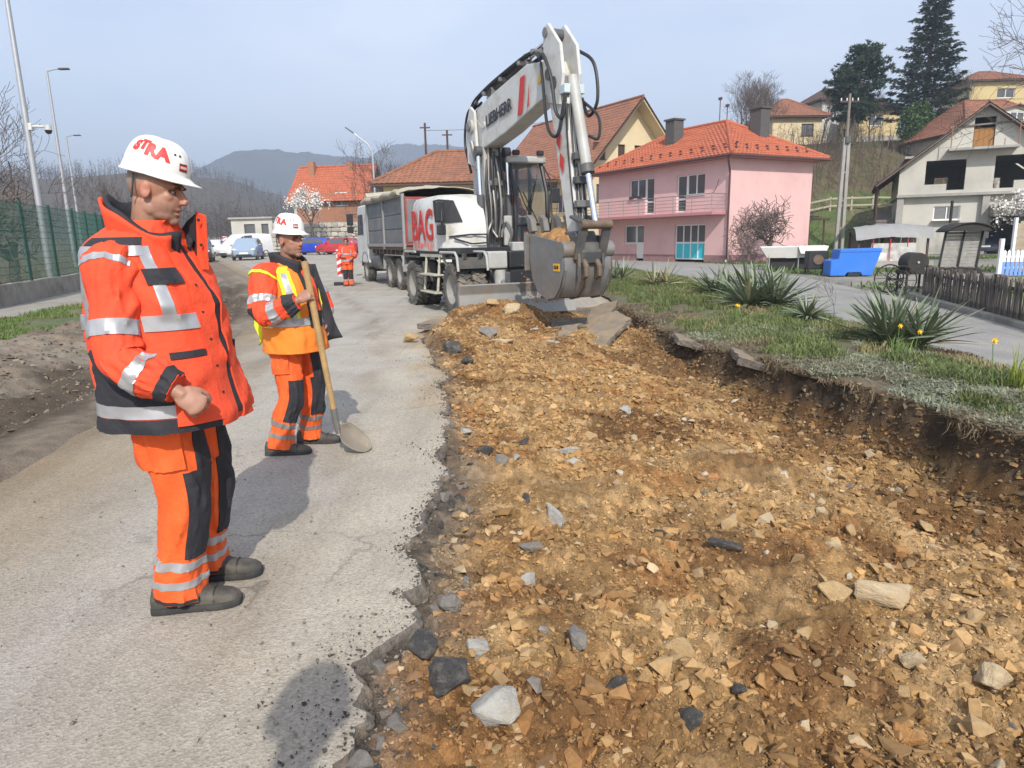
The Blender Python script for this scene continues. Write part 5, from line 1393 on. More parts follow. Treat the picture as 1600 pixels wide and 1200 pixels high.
def excavator():
 ex = empty('wheeled_excavator', (-.7, 16.85, 0), R(-65.8), 'white wheeled excavator with raised boom and full bucket beside the dig', 'excavator')
 # ------------------------------------------------ undercarriage
 b = MB(); b.box((-1.95, -.52, .62), (1.85, .52, 1.02)); b.box((-1.2, -.8, .68), (1.2, .8, .98)); b.prism([(1.5, -.45), (2.0, -.35), (2.0, .35), (1.5, .45)], .45, .9)
 b.build('chassis', m_dgrey, ex, bevel=.03)
 for x in (-1.45, 1.45): MB().tube([(x, -.95, .54), (x, -.3, .54), (x, -.2, .56), (x, .2, .56), (x, .3, .54), (x, .95, .54)], [.13, .13, .24, .24, .13, .13], 14).build('axle', m_dgrey, ex, smooth=True)
 for x in (-1.45, 1.45):
  for sd in (-1, 1):
   for k, y in enumerate((1.14, .80)):
    wheel(ex, (x, sd*y, .545), .545, .31, sd, 22, .032, rot=.3*k+x)
 # blade with push arms
 prof = [(2.28, .04), (2.42, .02), (2.30, .25), (2.27, .48), (2.36, .68), (2.28, .69), (2.17, .5), (2.19, .22)]
 bl = MB(); bl.prism([(u, z) for u, z in prof], -1.40, 1.28, 'y'); bl.build('dozer_blade', mat('blade_steel', (.27, .265, .25), rough=.6, metal=.2, var=.15, scale=2, dirt=(.30, .21, .12), dscale=1.6, damt=.6), ex, bevel=.012)
 for y in (-.45, .45): MB().bar((1.5, y, .6), (2.2, y, .34), .14, .2).build('blade_arm', m_dgrey, ex, bevel=.02)
 for y in (-.3, .3): MB().tube([(1.75, y, .95), (2.2, y, .5)], .055, 10).build('blade_cylinder', m_steel, ex, smooth=True)
 # boxes at the chassis front
 for y0, y1, m in ((-.62, -.18, m_lgrey), (-.14, .34, m_black), (.38, .95, m_lgrey)):
  MB().box((1.70, y0, .98), (2.02, y1, 1.34)).build('tool_box', m, ex, bevel=.03, seg=2)
 MB().box((1.86, -.12, .62), (2.03, .44, .94)).build('front_plate', m_black, ex, bevel=.03)
 MB().cyl((1.9, -.32, .45), (1.9, -.32, .95), .13, n=16).build('hydraulic_block', m_lgrey, ex, smooth=True)
 hose(ex, [(1.6, -.6, 1.0), (1.85, -.66, .85), (1.8, -.55, .6)], .03); hose(ex, [(1.6, -.5, 1.05), (1.95, -.55, .95), (1.9, -.45, .6)], .03); hose(ex, [(1.55, -.7, .9), (1.75, -.8, .75), (1.6, -.7, .55)], .03)
 # mudguards and steps
 for x, sg in ((1.45, 1), (-1.45, -1)):
  for sd in (-1, 1):
   pts = [(x+sg*.62, sd*1.32, .95), (x+sg*.56, sd*1.32, 1.24), (x+sg*.44, sd*1.32, 1.33), (x-sg*.5, sd*1.32, 1.33)]
   MB().tube(pts, .028, 8).build('mudguard_rail', m_lgrey, ex, smooth=True)
   pts2 = [(p[0], sd*.66, p[2]) for p in pts]
   MB().tube(pts2, .028, 8).build('mudguard_rail', m_lgrey, ex, smooth=True)
   g = MB().box((x-.5, min(sd*.68, sd*1.30), 1.19), (x+.56, max(sd*.68, sd*1.30), 1.215)); g.box((x+sg*.565-.012, min(sd*.68, sd*1.3), 1.0), (x+sg*.565+.012, max(sd*.68, sd*1.3), 1.19))
   g.build('mudguard', m_dgrey, ex)
   for yy in (.82, 1.16): MB().box((x+sg*.55-.02, sd*yy-.04, 1.2), (x+sg*.55+.05, sd*yy+.04, 1.31)).build('mudguard_bracket', m_chrome, ex)
 m_beige = mat('beige_steel', (.45, .43, .35), rough=.6, var=.12, scale=4, dirt=(.25, .2, .14), dscale=3, damt=.5)
 for sd in (-1, 1):
  s = MB()
  for x in (.62, -.35): s.tube([(x, sd*1.22, 1.25), (x, sd*1.30, .45)], .032, 8)
  s.bar((-.8, sd*1.2, 1.25), (.8, sd*1.2, 1.25), .09, .07)
  s.build('ladder_frame', m_beige, ex, smooth=True)
  for z in (.42, .82): MB().box((-.42, sd*1.28-.12, z-.02), (.70, sd*1.28+.12, z+.02)).build('step', m_beige, ex, bevel=.008)
  MB().box((-.75, sd*1.12-.1, .62), (-.45, sd*1.12+.16, 1.1)).build('battery_box', m_dgrey, ex, bevel=.02)
  MB().tube([(.95, sd*1.12, .95), (.62, sd*1.2, 1.28), (-.3, sd*1.22, 1.28)], .03, 6).build('mudguard_stay', m_beige, ex)
 MB().cyl((0, 0, 1.0), (0, 0, 1.28), .68, n=32).build('slewing_ring', m_dgrey, ex, smooth=True)
 # ------------------------------------------------ upper carriage
 MB().prism([(-1.75, -1.1), (-1.2, -1.25), (1.15, -1.25), (1.3, -1.0), (1.3, 1.25), (-1.2, 1.25), (-1.75, 1.1)], 1.27, 1.42).build('upper_deck', m_black, ex, bevel=.02)
 def plan(z, i, fr):    # hood plan at height z: i inset, fr front pull-back
  return [(x, y, z) for x, y in [(-1.72, -1.12+i), (-1.3, -1.26+i), (.52-fr*.6, -1.27+i), (.80-fr*.8, -1.2+i), (1.12-fr, -.86+i*.5), (1.24-fr, -.62), (1.24-fr, -.33), (-1.72, -.33)]]
 hood = loft(MB(), [plan(1.30, .06, .05), plan(1.36, .0, .0), plan(1.8, .0, .0), plan(2.05, .01, .05), plan(2.3, .03, .18), plan(2.48, .07, .36), plan(2.57, .14, .55), plan(2.6, .26, .8)]).build('engine_hood', m_white, ex, smooth=True, angle=28)
 # slanted black corner panel with mirror post
 MB().add([(.56, -1.285, 1.98), (.83, -1.215, 1.98), (1.14, -.84, 1.98), (.90, -.95, 2.44), (.62, -1.2, 2.48), (.40, -1.262, 2.46), (.46, -1.2, 2.2)],
             [(0, 1, 5, 5)[:3], (1, 4, 5), (1, 2, 3), (1, 3, 4), (0, 1, 2, 6), ]).build('corner_window', m_black, hood)
 MB().tube([(1.0, -1.25, 1.75), (1.02, -1.28, 2.0), (.98, -1.25, 2.35)], .03, 8).build('mirror_post', m_black, ex)
 MB().box((.93, -1.40, 1.98), (1.02, -1.20, 2.42)).build('mirror', m_black, ex, bevel=.03, seg=2)
 MB().box((.93, -1.38, 1.70), (1.02, -1.18, 1.93)).build('mirror', m_black, ex, bevel=.03, seg=2)
 MB().tube([(.95, -1.1, 1.66), (1.27, -.72, 1.70), (1.32, -.36, 1.70), (1.32, -.36, 1.52), (1.30, -.70, 1.50), (1.05, -1.02, 1.62)], .018, 6).build('hand_rail', m_black, ex)
 MB().sphere((1.205, -.62, 1.43), (.05, .15, .055)).build('head_lamp', m_lamp, ex, smooth=True)
 # sprayed letters on the hood flank: each letter its own stroke mesh
 Ml = frame_xz((-.42, -1.283, 1.90), (1, 0, 0), (0, 0, 1))
 t = text_obj('sprayed_lettering', 'BAG', .98, Ml, m_red, hood, bold=.018, sx=.90)
 dr = MB()
 for k in range(14):
  x = -1.15+k*.115; z = 1.55+.03*math.sin(k*5); l = .05+.10*abs(math.sin(k*2.7))
  dr.box((x, -1.284, z-l-.02), (x+.018, -1.274, z))
 dr.build('paint_run', m_red, hood)
 # deck box in front of the boom and counterweight
 MB().prism([(-1.75, -.33), (-1.85, -.2), (-1.85, .9), (-1.5, 1.2), (-1.2, 1.25), (-1.2, -.33)], 1.42, 2.5).build('counterweight', m_lgrey, ex, bevel=.05, seg=2)
 MB().box((1.18, .22, 1.28), (1.42, 1.1, 1.52)).build('cab_step_box', m_lgrey, ex, bevel=.02)
 MB().box((1.0, .16, 1.44), (1.12, .36, 2.1)).build('boom_guard_plate', m_lgrey, ex, bevel=.02)
 MB().sphere((1.5, .30, 1.22), (.12, .12, .10)).build('blue_cap', m_blue, ex, smooth=True)
 # ------------------------------------------------ cab
 cab = empty('cab', parent=ex)
 def P(z): # cab plan at heights: front slopes back
  f = {1.42: 1.16, 1.9: 1.24, 2.6: 1.20, 3.25: .92}[z]
  return [(-.45, .38, z), (f, .38, z), (f, 1.22, z), (-.45, 1.22, z)]
 pil = MB()
 for (ya) in (.40, 1.20):
  pil.tube([(1.14, ya, 1.42), (1.22, ya, 1.9), (1.18, ya, 2.6), (.90, ya, 3.27)], [.055, .05, .045, .05], 8)
  pil.tube([(.30, ya, 1.42), (.30, ya, 3.27)], .045, 6); pil.tube([(-.43, ya, 1.42), (-.43, ya, 3.27)], .05, 6)
 for z, x in ((1.9, 1.22), (1.42, 1.14)): pil.tube([(x, .40, z), (x, 1.20, z)], .03, 6)
 pil.box((-.48, .36, 1.42), (1.12, .42, 1.62)); pil.box((-.48, 1.18, 1.42), (1.12, 1.24, 1.62))
 pil.build('cab_frame', m_black, ex, smooth=True)
 MB().prism([(-.55, .30), (.98, .30), (1.06, .42), (1.06, 1.18), (.98, 1.30), (-.55, 1.30)], 3.25, 3.40).build('cab_roof', m_lgrey, ex, bevel=.04, seg=2)
 MB().box((-.5, .38, 1.40), (1.12, 1.22, 1.45)).build('cab_floor', m_black, ex)
 MB().box((-.50, .40, 1.46), (-.44, 1.20, 2.35)).build('cab_back', m_black, ex); MB().add([(-.46, .42, 2.36), (-.46, 1.18, 2.36), (-.46, 1.18, 3.24), (-.46, .42, 3.24)], [(0, 1, 2, 3)]).build('rear_window', m_cabgl, ex)
 gl = MB(); gl.add([(1.215, .42, 1.93), (1.215, 1.18, 1.93), (1.175, 1.18, 2.6), (.90, 1.18, 3.24), (.90, .42, 3.24), (1.175, .42, 2.6)], [(0, 1, 2, 5), (5, 2, 3, 4)])
 gl.build('windscreen', m_cabgl, ex)
 MB().add([(1.14, .42, 1.46), (1.14, 1.18, 1.46), (1.215, 1.18, 1.88), (1.215, .42, 1.88)], [(0, 1, 2, 3)]).build('lower_windscreen', m_cabgl, ex)
 MB().add([(1.1, .385, 1.65), (1.16, .385, 2.6), (.88, .385, 3.22), (-.4, .385, 3.22), (-.4, .385, 1.65)], [(0, 1, 2, 3, 4)]).build('side_window', m_cabgl, ex)
 MB().add([(1.1, 1.215, 1.65), (1.16, 1.215, 2.6), (.88, 1.215, 3.22), (-.4, 1.215, 3.22), (-.4, 1.215, 1.65)], [(0, 1, 2, 3, 4)]).build('side_window', m_cabgl, ex)
 bpy.data.objects.remove(cab)
 for yy in (.5, 1.1): MB().box((1.02, yy-.08, 3.41), (1.12, yy+.08, 3.52)).build('work_lamp', m_black, ex, bevel=.02)
 MB().tube([(1.22, .95, 1.95), (1.23, .72, 2.35), (1.19, .60, 2.62)], .012, 5).build('wiper', m_black, ex)
 MB().tube([(1.22, .85, 1.95), (1.23, .62, 2.35), (1.15, .5, 2.72)], .012, 5).build('wiper', m_black, ex)
 for k in range(3): MB().tube([(1.10+.05*k, 1.0-.1*k, 3.0-.25*k), (1.24, .75-.05*k, 2.2)], .010, 5).build('roller_blind_strap', m_black, ex)
 s = MB(); s.box((-.28, .55, 1.6), (.28, 1.05, 1.85)); s.box((-.38, .55, 1.8), (-.22, 1.05, 2.65)); s.build('driver_seat', m_black, ex, bevel=.05, seg=2)
 MB().tube([(.55, .8, 1.45), (.72, .8, 2.02)], .05, 8).build('steering_column', m_black, ex); MB().lathe([(.17, 0), (.19, .015), (.17, .03), (.155, .015), (.17, 0)], (.72, .8, 2.04), n=20).build('steering_wheel', m_black, ex)
 MB().tube([(1.0, 1.26, 2.8), (1.08, 1.42, 2.75), (1.05, 1.48, 2.6)], .015, 6).build('mirror_arm', m_black, ex)
 MB().box((1.03, 1.38, 2.38), (1.09, 1.60, 2.72)).build('mirror', m_black, ex, bevel=.03, seg=2)
 MB().tube([(1.12, 1.27, 1.5), (1.26, 1.29, 2.1), (1.18, 1.29, 2.9), (.9, 1.27, 3.2)], .016, 6).build('grab_rail', m_black, ex)
 # ------------------------------------------------ boom
 lb = beam(MB(), [(.25, 1.35), (.85, 1.35), (.95, 1.75), (.92, 3.3), (.86, 4.0), (.55, 4.22), (.22, 3.95), (.28, 2.6)], .46, .42).build('lower_boom', m_lgrey, ex, bevel=.02)
 for y in (-.34, .34):
  sd = 1 if y > 0 else -1
  MB().tube([(1.05, y, 1.42), (.98, y, 2.55)], .085, 14).build('boom_cylinder', m_dgrey, ex, smooth=True)
  MB().tube([(.98, y, 2.55), (.90, y, 3.45)], .045, 12).build('cylinder_rod', m_chrome, ex, smooth=True)
  MB().cyl((.90, y-.07, 3.48), (.90, y+.07, 3.48), .11, n=16).build('cylinder_eye', m_dgrey, ex, smooth=True)
  MB().prism([(.15, 3.3), (.62, 3.18), (.72, 3.5), (.62, 4.35), (.38, 4.5), (.12, 4.1)], sd*.235, sd*.30, 'y').build('knee_plate', m_white, ex, bevel=.012)
  MB().tube([(.86, y*.98, 3.1), (.55, y*1.02, 3.72)], .05, 10).build('adjusting_rod', m_steel, ex, smooth=True)
 MB().cyl((.46, -.40, 4.05), (.46, .40, 4.05), .10, n=16).build('knee_pin', m_steel, ex, smooth=True)
 bm_ = [(.30, 4.18), (.42, 3.72), (.95, 3.55), (2.1, 3.72), (3.95, 4.12), (4.22, 4.40), (4.05, 4.66), (3.1, 4.80), (1.6, 4.60), (.62, 4.42)]
 boom = beam(MB(), bm_, .42, .36).build('main_boom', m_white, ex, bevel=.025, seg=2)
 yb = -.222
 d = Vector((1, 0, .115)).normalized()
 text_obj('boom_lettering', 'LIEBHERR', .33, frame_xz((1.78, yb, 4.13), (d.x, 0, d.z), (0, 0, 1)), mat('letter_dark', (.02, .02, .03), rough=.5), boom, bold=.005, sx=.96)
 for k, c in enumerate((m_red,)):
  MB().add([(2.72, yb+.004, 3.93), (2.94, yb+.004, 3.96), (3.08, yb+.006, 4.62), (2.86, yb+.006, 4.60)], [(0, 1, 2, 3)]).build('red_stripe', m_red, boom)
 MB().add([(3.14, yb+.009, 4.02), (3.22, yb+.009, 4.03), (3.24, yb+.009, 4.45)], [(0, 1, 2)]).build('red_stripe', m_red, boom)
 MB().add([(3.58, yb+.014, 4.34), (3.80, yb+.016, 4.38), (3.68, yb+.015, 4.60)], [(0, 1, 2)]).build('warning_sign', m_sticker, boom)
 for y in (-.21, .21): MB().cyl((.46, y, 4.05), (.46, y*1.7, 4.05), .15, n=18).build('pin_cap', m_lgrey, boom, smooth=True)
 MB().cyl((.98, -.235, 4.02), (.98, -.20, 4.02), .07, n=14).build('boom_boss', m_white, boom, smooth=True)
 # stick cylinder on top of the boom
 MB().tube([(1.15, 0, 4.72), (2.75, 0, 4.98)], .105, 16).build('stick_cylinder', m_dgrey, ex, smooth=True)
 MB().tube([(2.75, 0, 4.98), (3.85, 0, 5.12)], .058, 12).build('cylinder_rod', m_chrome, ex, smooth=True)
 for x, z in ((1.15, 4.68), (3.9, 5.12)): MB().cyl((x, -.16, z), (x, .16, z), .10, n=16).build('cylinder_eye', m_dgrey, ex, smooth=True)
 MB().prism([(.95, 4.45), (1.45, 4.5), (1.25, 4.8), (1.05, 4.8)], -.14, .14, 'y').build('cylinder_bracket', m_lgrey, ex, bevel=.01)
 for k, y in enumerate((-.15, -.10, .10, .15)):
  hose(ex, [(.2, y*.8, 3.2), (.02, y*1.3, 3.9), (.25, y*1.4, 4.5), (.9, y*1.3, 4.72), (2.2, y*1.3, 4.88), (3.3, y*1.3, 4.95), (3.75, y*1.6, 4.75)], .026, n=40)
 for k in range(3): hose(ex, [(.1, -.2+.1*k, 3.1), (-.18-.05*k, -.22+.1*k, 3.8), (.05, -.22+.1*k, 4.4), (.6, -.2+.1*k, 4.55)], .03, n=30)
 for x in (1.0, 1.9, 2.8, 3.4): MB().box((x-.04, -.24, 4.5+.12*x), (x+.04, .24, 4.58+.12*x)).build('hose_clamp', m_steel, ex, bevel=.01)
 # hoses and valves on the front of the lower boom
 rg = random.Random(3)
 for k in range(11):
  y = -.2+.04*k; z0 = 1.45+rg.uniform(0, .2)
  hose(ex, [(1.0+rg.uniform(0, .1), y, z0), (1.06+rg.uniform(0, .12), y+rg.uniform(-.05, .05), z0+.6), (1.02+rg.uniform(0, .08), y+rg.uniform(-.04, .04), z0+1.3), (.98, y*.8, 3.3+rg.uniform(0, .3))], rg.choice((.02, .026, .03)), m=rg.choice((m_hose, m_hose, m_steel)), n=20)
 for k in range(9): MB().box((.96, -.18+.13*(k % 3), 1.9+.42*(k//3)), (1.10, -.09+.13*(k % 3), 2.02+.42*(k//3)+.05*(k % 2))).build('valve_block', rg.choice((m_steel, m_dgrey, m_black)), ex, bevel=.012)
 for y in (-.26, .26): hose(ex, [(1.15, y, 1.5), (1.25, y*1.1, 1.75), (1.2, y*.7, 1.95), (1.1, y*.5, 1.8), (1.2, y*.2, 1.62)], .028, m=m_steel)
 # ------------------------------------------------ stick
 for sd in (-1, 1):
  MB().prism([(3.86, 5.26), (3.98, 5.28), (4.42, 4.85), (4.52, 4.35), (4.40, 3.85), (3.98, 3.95), (3.80, 4.45), (3.80, 5.18)], sd*.13, sd*.195, 'y').build('stick_horn', m_white, ex, bevel=.015)
 stick = beam(MB(), [(3.90, 4.20), (4.42, 4.15), (4.55, 3.9), (4.86, 1.85), (4.84, 1.56), (4.70, 1.52), (4.58, 1.62), (4.12, 3.4)], .34, .26).build('stick', m_white, ex, bevel=.02)
 MB().cyl((4.05, -.25, 4.42), (4.05, .25, 4.42), .10, n=18).build('stick_pin', m_steel, ex, smooth=True)
 MB().cyl((3.90, -.22, 5.14), (3.90, .22, 5.14), .085, n=18).build('stick_pin', m_steel, ex, smooth=True)
 ys_ = -.168
 for k, (z0, z1) in enumerate(((3.15, 3.45), (2.75, 3.05))):
  MB().add([(4.22+.12*k, ys_, z0+.1), (4.36+.12*k, ys_, z0-.06), (4.40+.10*k, ys_, z1-.1), (4.26+.10*k, ys_, z1+.02)], [(0, 1, 2, 3)]).build('red_stripe', m_red, stick)
 MB().cyl((4.20, -.215, 4.25), (4.20, -.19, 4.25), .11, n=18).build('stick_boss', m_dgrey, stick)
 # bucket cylinder
 MB().tube([(4.52, 0, 4.30), (5.02, 0, 2.72)], .095, 18).build('bucket_cylinder', m_lgrey, ex, smooth=True)
 MB().tube([(5.00, 0, 2.80), (5.04, 0, 2.66)], .12, 18).build('cylinder_gland', m_dgrey, ex, smooth=True)
 MB().tube([(5.04, 0, 2.68), (5.30, 0, 1.84)], .052, 14).build('cylinder_rod', m_chrome, ex, smooth=True)
 MB().cyl((5.31, -.30, 1.80), (5.31, .30, 1.80), .075, n=16).build('link_pin', m_rust, ex, smooth=True)
 MB().box((4.42, -.20, 4.02), (4.60, .20, 4.17)).build('hose_plate', mat('pale_plate', (.50, .58, .60), rough=.4, var=.05), ex, bevel=.01)
 for k in range(4): MB().cyl((4.54, -.15+.1*k, 3.84), (4.53, -.15+.1*k, 4.02), .03, n=10).build('hose_fitting', m_chrome, ex, smooth=True)
 for sd in (-1, 1):
  MB().bar((4.82, sd*.17, 1.95), (5.31, sd*.17, 1.80), .05, .15, up=(0, 1, 0)).build('rocker_link', m_dgrey, ex, bevel=.01)
  MB().bar((5.31, sd*.23, 1.80), (5.10, sd*.23, 1.22), .06, .16, up=(0, 1, 0)).build('bucket_link', m_dgrey, ex, bevel=.01)
 hose(ex, [(3.72, -.22, 4.72), (4.0, -.30, 4.75), (4.3, -.30, 4.3), (4.42, -.28, 3.75), (4.60, -.24, 3.62), (4.62, -.20, 4.0)], .03, n=40)
 hose(ex, [(3.80, -.24, 4.66), (4.02, -.32, 4.3), (4.2, -.32, 3.5), (4.5, -.28, 3.35), (4.58, -.2, 3.9)], .03, n=40)
 hose(ex, [(4.3, .22, 4.8), (4.72, .30, 4.5), (4.85, .30, 3.9), (4.66, .24, 3.65), (4.6, .14, 3.95)], .03, n=40)
 hose(ex, [(4.6, .16, 3.9), (4.92, .28, 3.6), (4.95, .26, 3.25), (4.8, .16, 3.3)], .026, n=30)
 for k in range(5): hose(ex, [(4.56, -.14+.06*k, 3.85), (4.60+.04*(k % 2), -.13+.05*k, 3.2), (4.72+.05*(k % 3), -.12+.05*k, 2.4), (4.84, -.12+.05*k, 1.9)], rg.choice((.02, .028)), n=24)
 for z in (2.1, 2.5, 2.9): MB().box((4.62+(3.9-z)*.11, -.15, z), (4.78+(3.9-z)*.10, .15, z+.12)).build('valve_block', rg.choice((m_steel, m_dgrey)), ex, bevel=.012)
 # ------------------------------------------------ quick coupler and bucket
 MB().prism([(4.55, 1.70), (4.95, 1.70), (5.20, 1.36), (5.14, 1.14), (4.85, 1.16), (4.60, 1.42)], -.20, .20, 'y').build('quick_coupler', m_dgrey, ex, bevel=.02)
 for y in (-.13, .13): MB().tube([(5.12, y, 1.20), (5.22, y, 1.10), (5.22, y, .95), (5.12, y, .90)], .05, 8).build('lifting_hook', m_rust, ex, smooth=True)
 outer = [(3.80, 1.66), (3.75, 1.25), (3.86, .86), (4.10, .60), (4.44, .50), (4.74, .55), (4.95, .76), (5.06, 1.04), (5.05, 1.32), (4.93, 1.52)]
 inner = [(3.85, 1.66), (3.80, 1.26), (3.91, .89), (4.13, .64), (4.44, .545), (4.72, .59), (4.91, .79), (5.01, 1.05), (5.0, 1.29), (4.90, 1.47)]
 bw = .50
 b = MB(); n = len(outer)
 for i in range(n-1):
  (a, z1), (c, z2) = outer[i], outer[i+1]; (a2, z3), (c2, z4) = inner[i], inner[i+1]
  b.add([(a, -bw, z1), (c, -bw, z2), (c, bw, z2), (a, bw, z1), (a2, -bw, z3), (c2, -bw, z4), (c2, bw, z4), (a2, bw, z3)],
              [(0, 1, 2, 3), (7, 6, 5, 4), (0, 4, 5, 1), (3, 2, 6, 7)] + ([(0, 3, 7, 4)] if i == 0 else []) + ([(1, 5, 6, 2)] if i == n-2 else []))
 for sd in (-1, 1): b.prism(outer, sd*(bw-.035), sd*(bw+.003), 'y')
 m_bk = mat('bucket_steel', (.23, .232, .235), rough=.42, metal=.35, var=.25, scale=3, dirt=(.27, .20, .125), dscale=2.2, damt=.9)
 bk = b.build('bucket', m_bk, ex, smooth=True, angle=30)
 for y in (-.40, -.14, .14, .40):
  MB().prism([(3.80, 1.72), (3.66, 1.68), (3.50, 1.98), (3.56, 2.03), (3.72, 1.95)], y-.055, y+.055, 'y').build('bucket_tooth', m_steel, bk, bevel=.012)
 for y in (-.24, .24): MB().prism([(5.14, .9), (5.19, 1.1), (5.14, 1.62), (4.9, 1.62), (4.85, 1.45), (5.10, 1.35)], y-.025, y+.025, 'y').build('bucket_ear', m_dgrey, bk, bevel=.008)
 for sd in (-1, 1): MB().bar((3.72, sd*(bw+.012), 1.68), (3.72, sd*(bw+.012), 1.0), .025, .16, up=(0, 1, 0)).build('side_cutter', m_steel, bk, bevel=.006)
 bx = Matrix.Translation((0, 0, 0))
 MB().box((4.72, -bw-.012, 1.02), (4.94, -bw-.0035, 1.15)).build('sticker', m_sticker, bk)
 text_obj('sticker_lettering', 'GUB', .085, frame_xz((4.83, -bw-.0135, 1.085), (1, 0, 0), (0, 0, 1)), m_black, bk, bold=.002)
 # curved shoulder of the bucket back
 MB().lathe([(.0, -bw-.008), (.15, -bw-.008), (.15, -.24), (.0, -.24)], (4.97, 0, 1.38), 'y', n=20).build('bucket_shoulder', m_bk, bk, smooth=True)
 MB().lathe([(.0, .24), (.15, .24), (.15, bw+.008), (.0, bw+.008)], (4.97, 0, 1.38), 'y', n=20).build('bucket_shoulder', m_bk, bk, smooth=True)
 for y in (-.45, .0, .45): MB().tube([(o[0]+.01*(o[0]-4.5), y, o[1]+.012*(o[1]-1.1)) for o in outer[2:8]], .022, 6).build('wear_strip', m_steel, bk)
 return ex
EXC = excavator()

def load_in_bucket():
 """soil heaped in the bucket and clods spilling from it"""
 M = Matrix.Translation((-.7, 16.85, 0)) @ Matrix.Rotation(R(-65.8), 4, 'Z')
 nx, ny = 46, 46
 u = np.linspace(3.84, 4.94, nx); v = np.linspace(-.47, .47, ny); U, Vv = np.meshgrid(u, v)
 top = 1.56 + .20*np.exp(-(((U-4.2)/.5)**2+(Vv/.5)**2)) + .06*fbm(U*5, Vv*5, 4, 301) + .03*fbm(U*20, Vv*20, 2, 303)
 e = np.minimum.reduce([(U-3.84)/.05, (4.94-U)/.2, (Vv+.47)/.05, (.47-Vv)/.05]); top = top - .15*np.clip(1-e, 0, 1)
 P = np.stack([U, Vv, top], -1).reshape(-1, 3); P = (np.array(M.to_3x3()) @ P.T).T + np.array(M.translation)
 idx = np.arange(nx*ny).reshape(ny, nx); F = np.stack([idx[:-1, :-1], idx[:-1, 1:], idx[1:, 1:], idx[1:, :-1]], -1).reshape(-1, 4)
 col = np.array([.36, .20, .08])*(1+.5*fbm(P[:, 0]*12, P[:, 1]*12, 3, 305))[:, None]
 o = np_mesh('bucket_soil', P, F, m_soil, smooth=True, col=np.clip(col, .03, .6))
 tag(o, 'heap of ochre soil filling the excavator bucket', 'soil')
load_in_bucket()

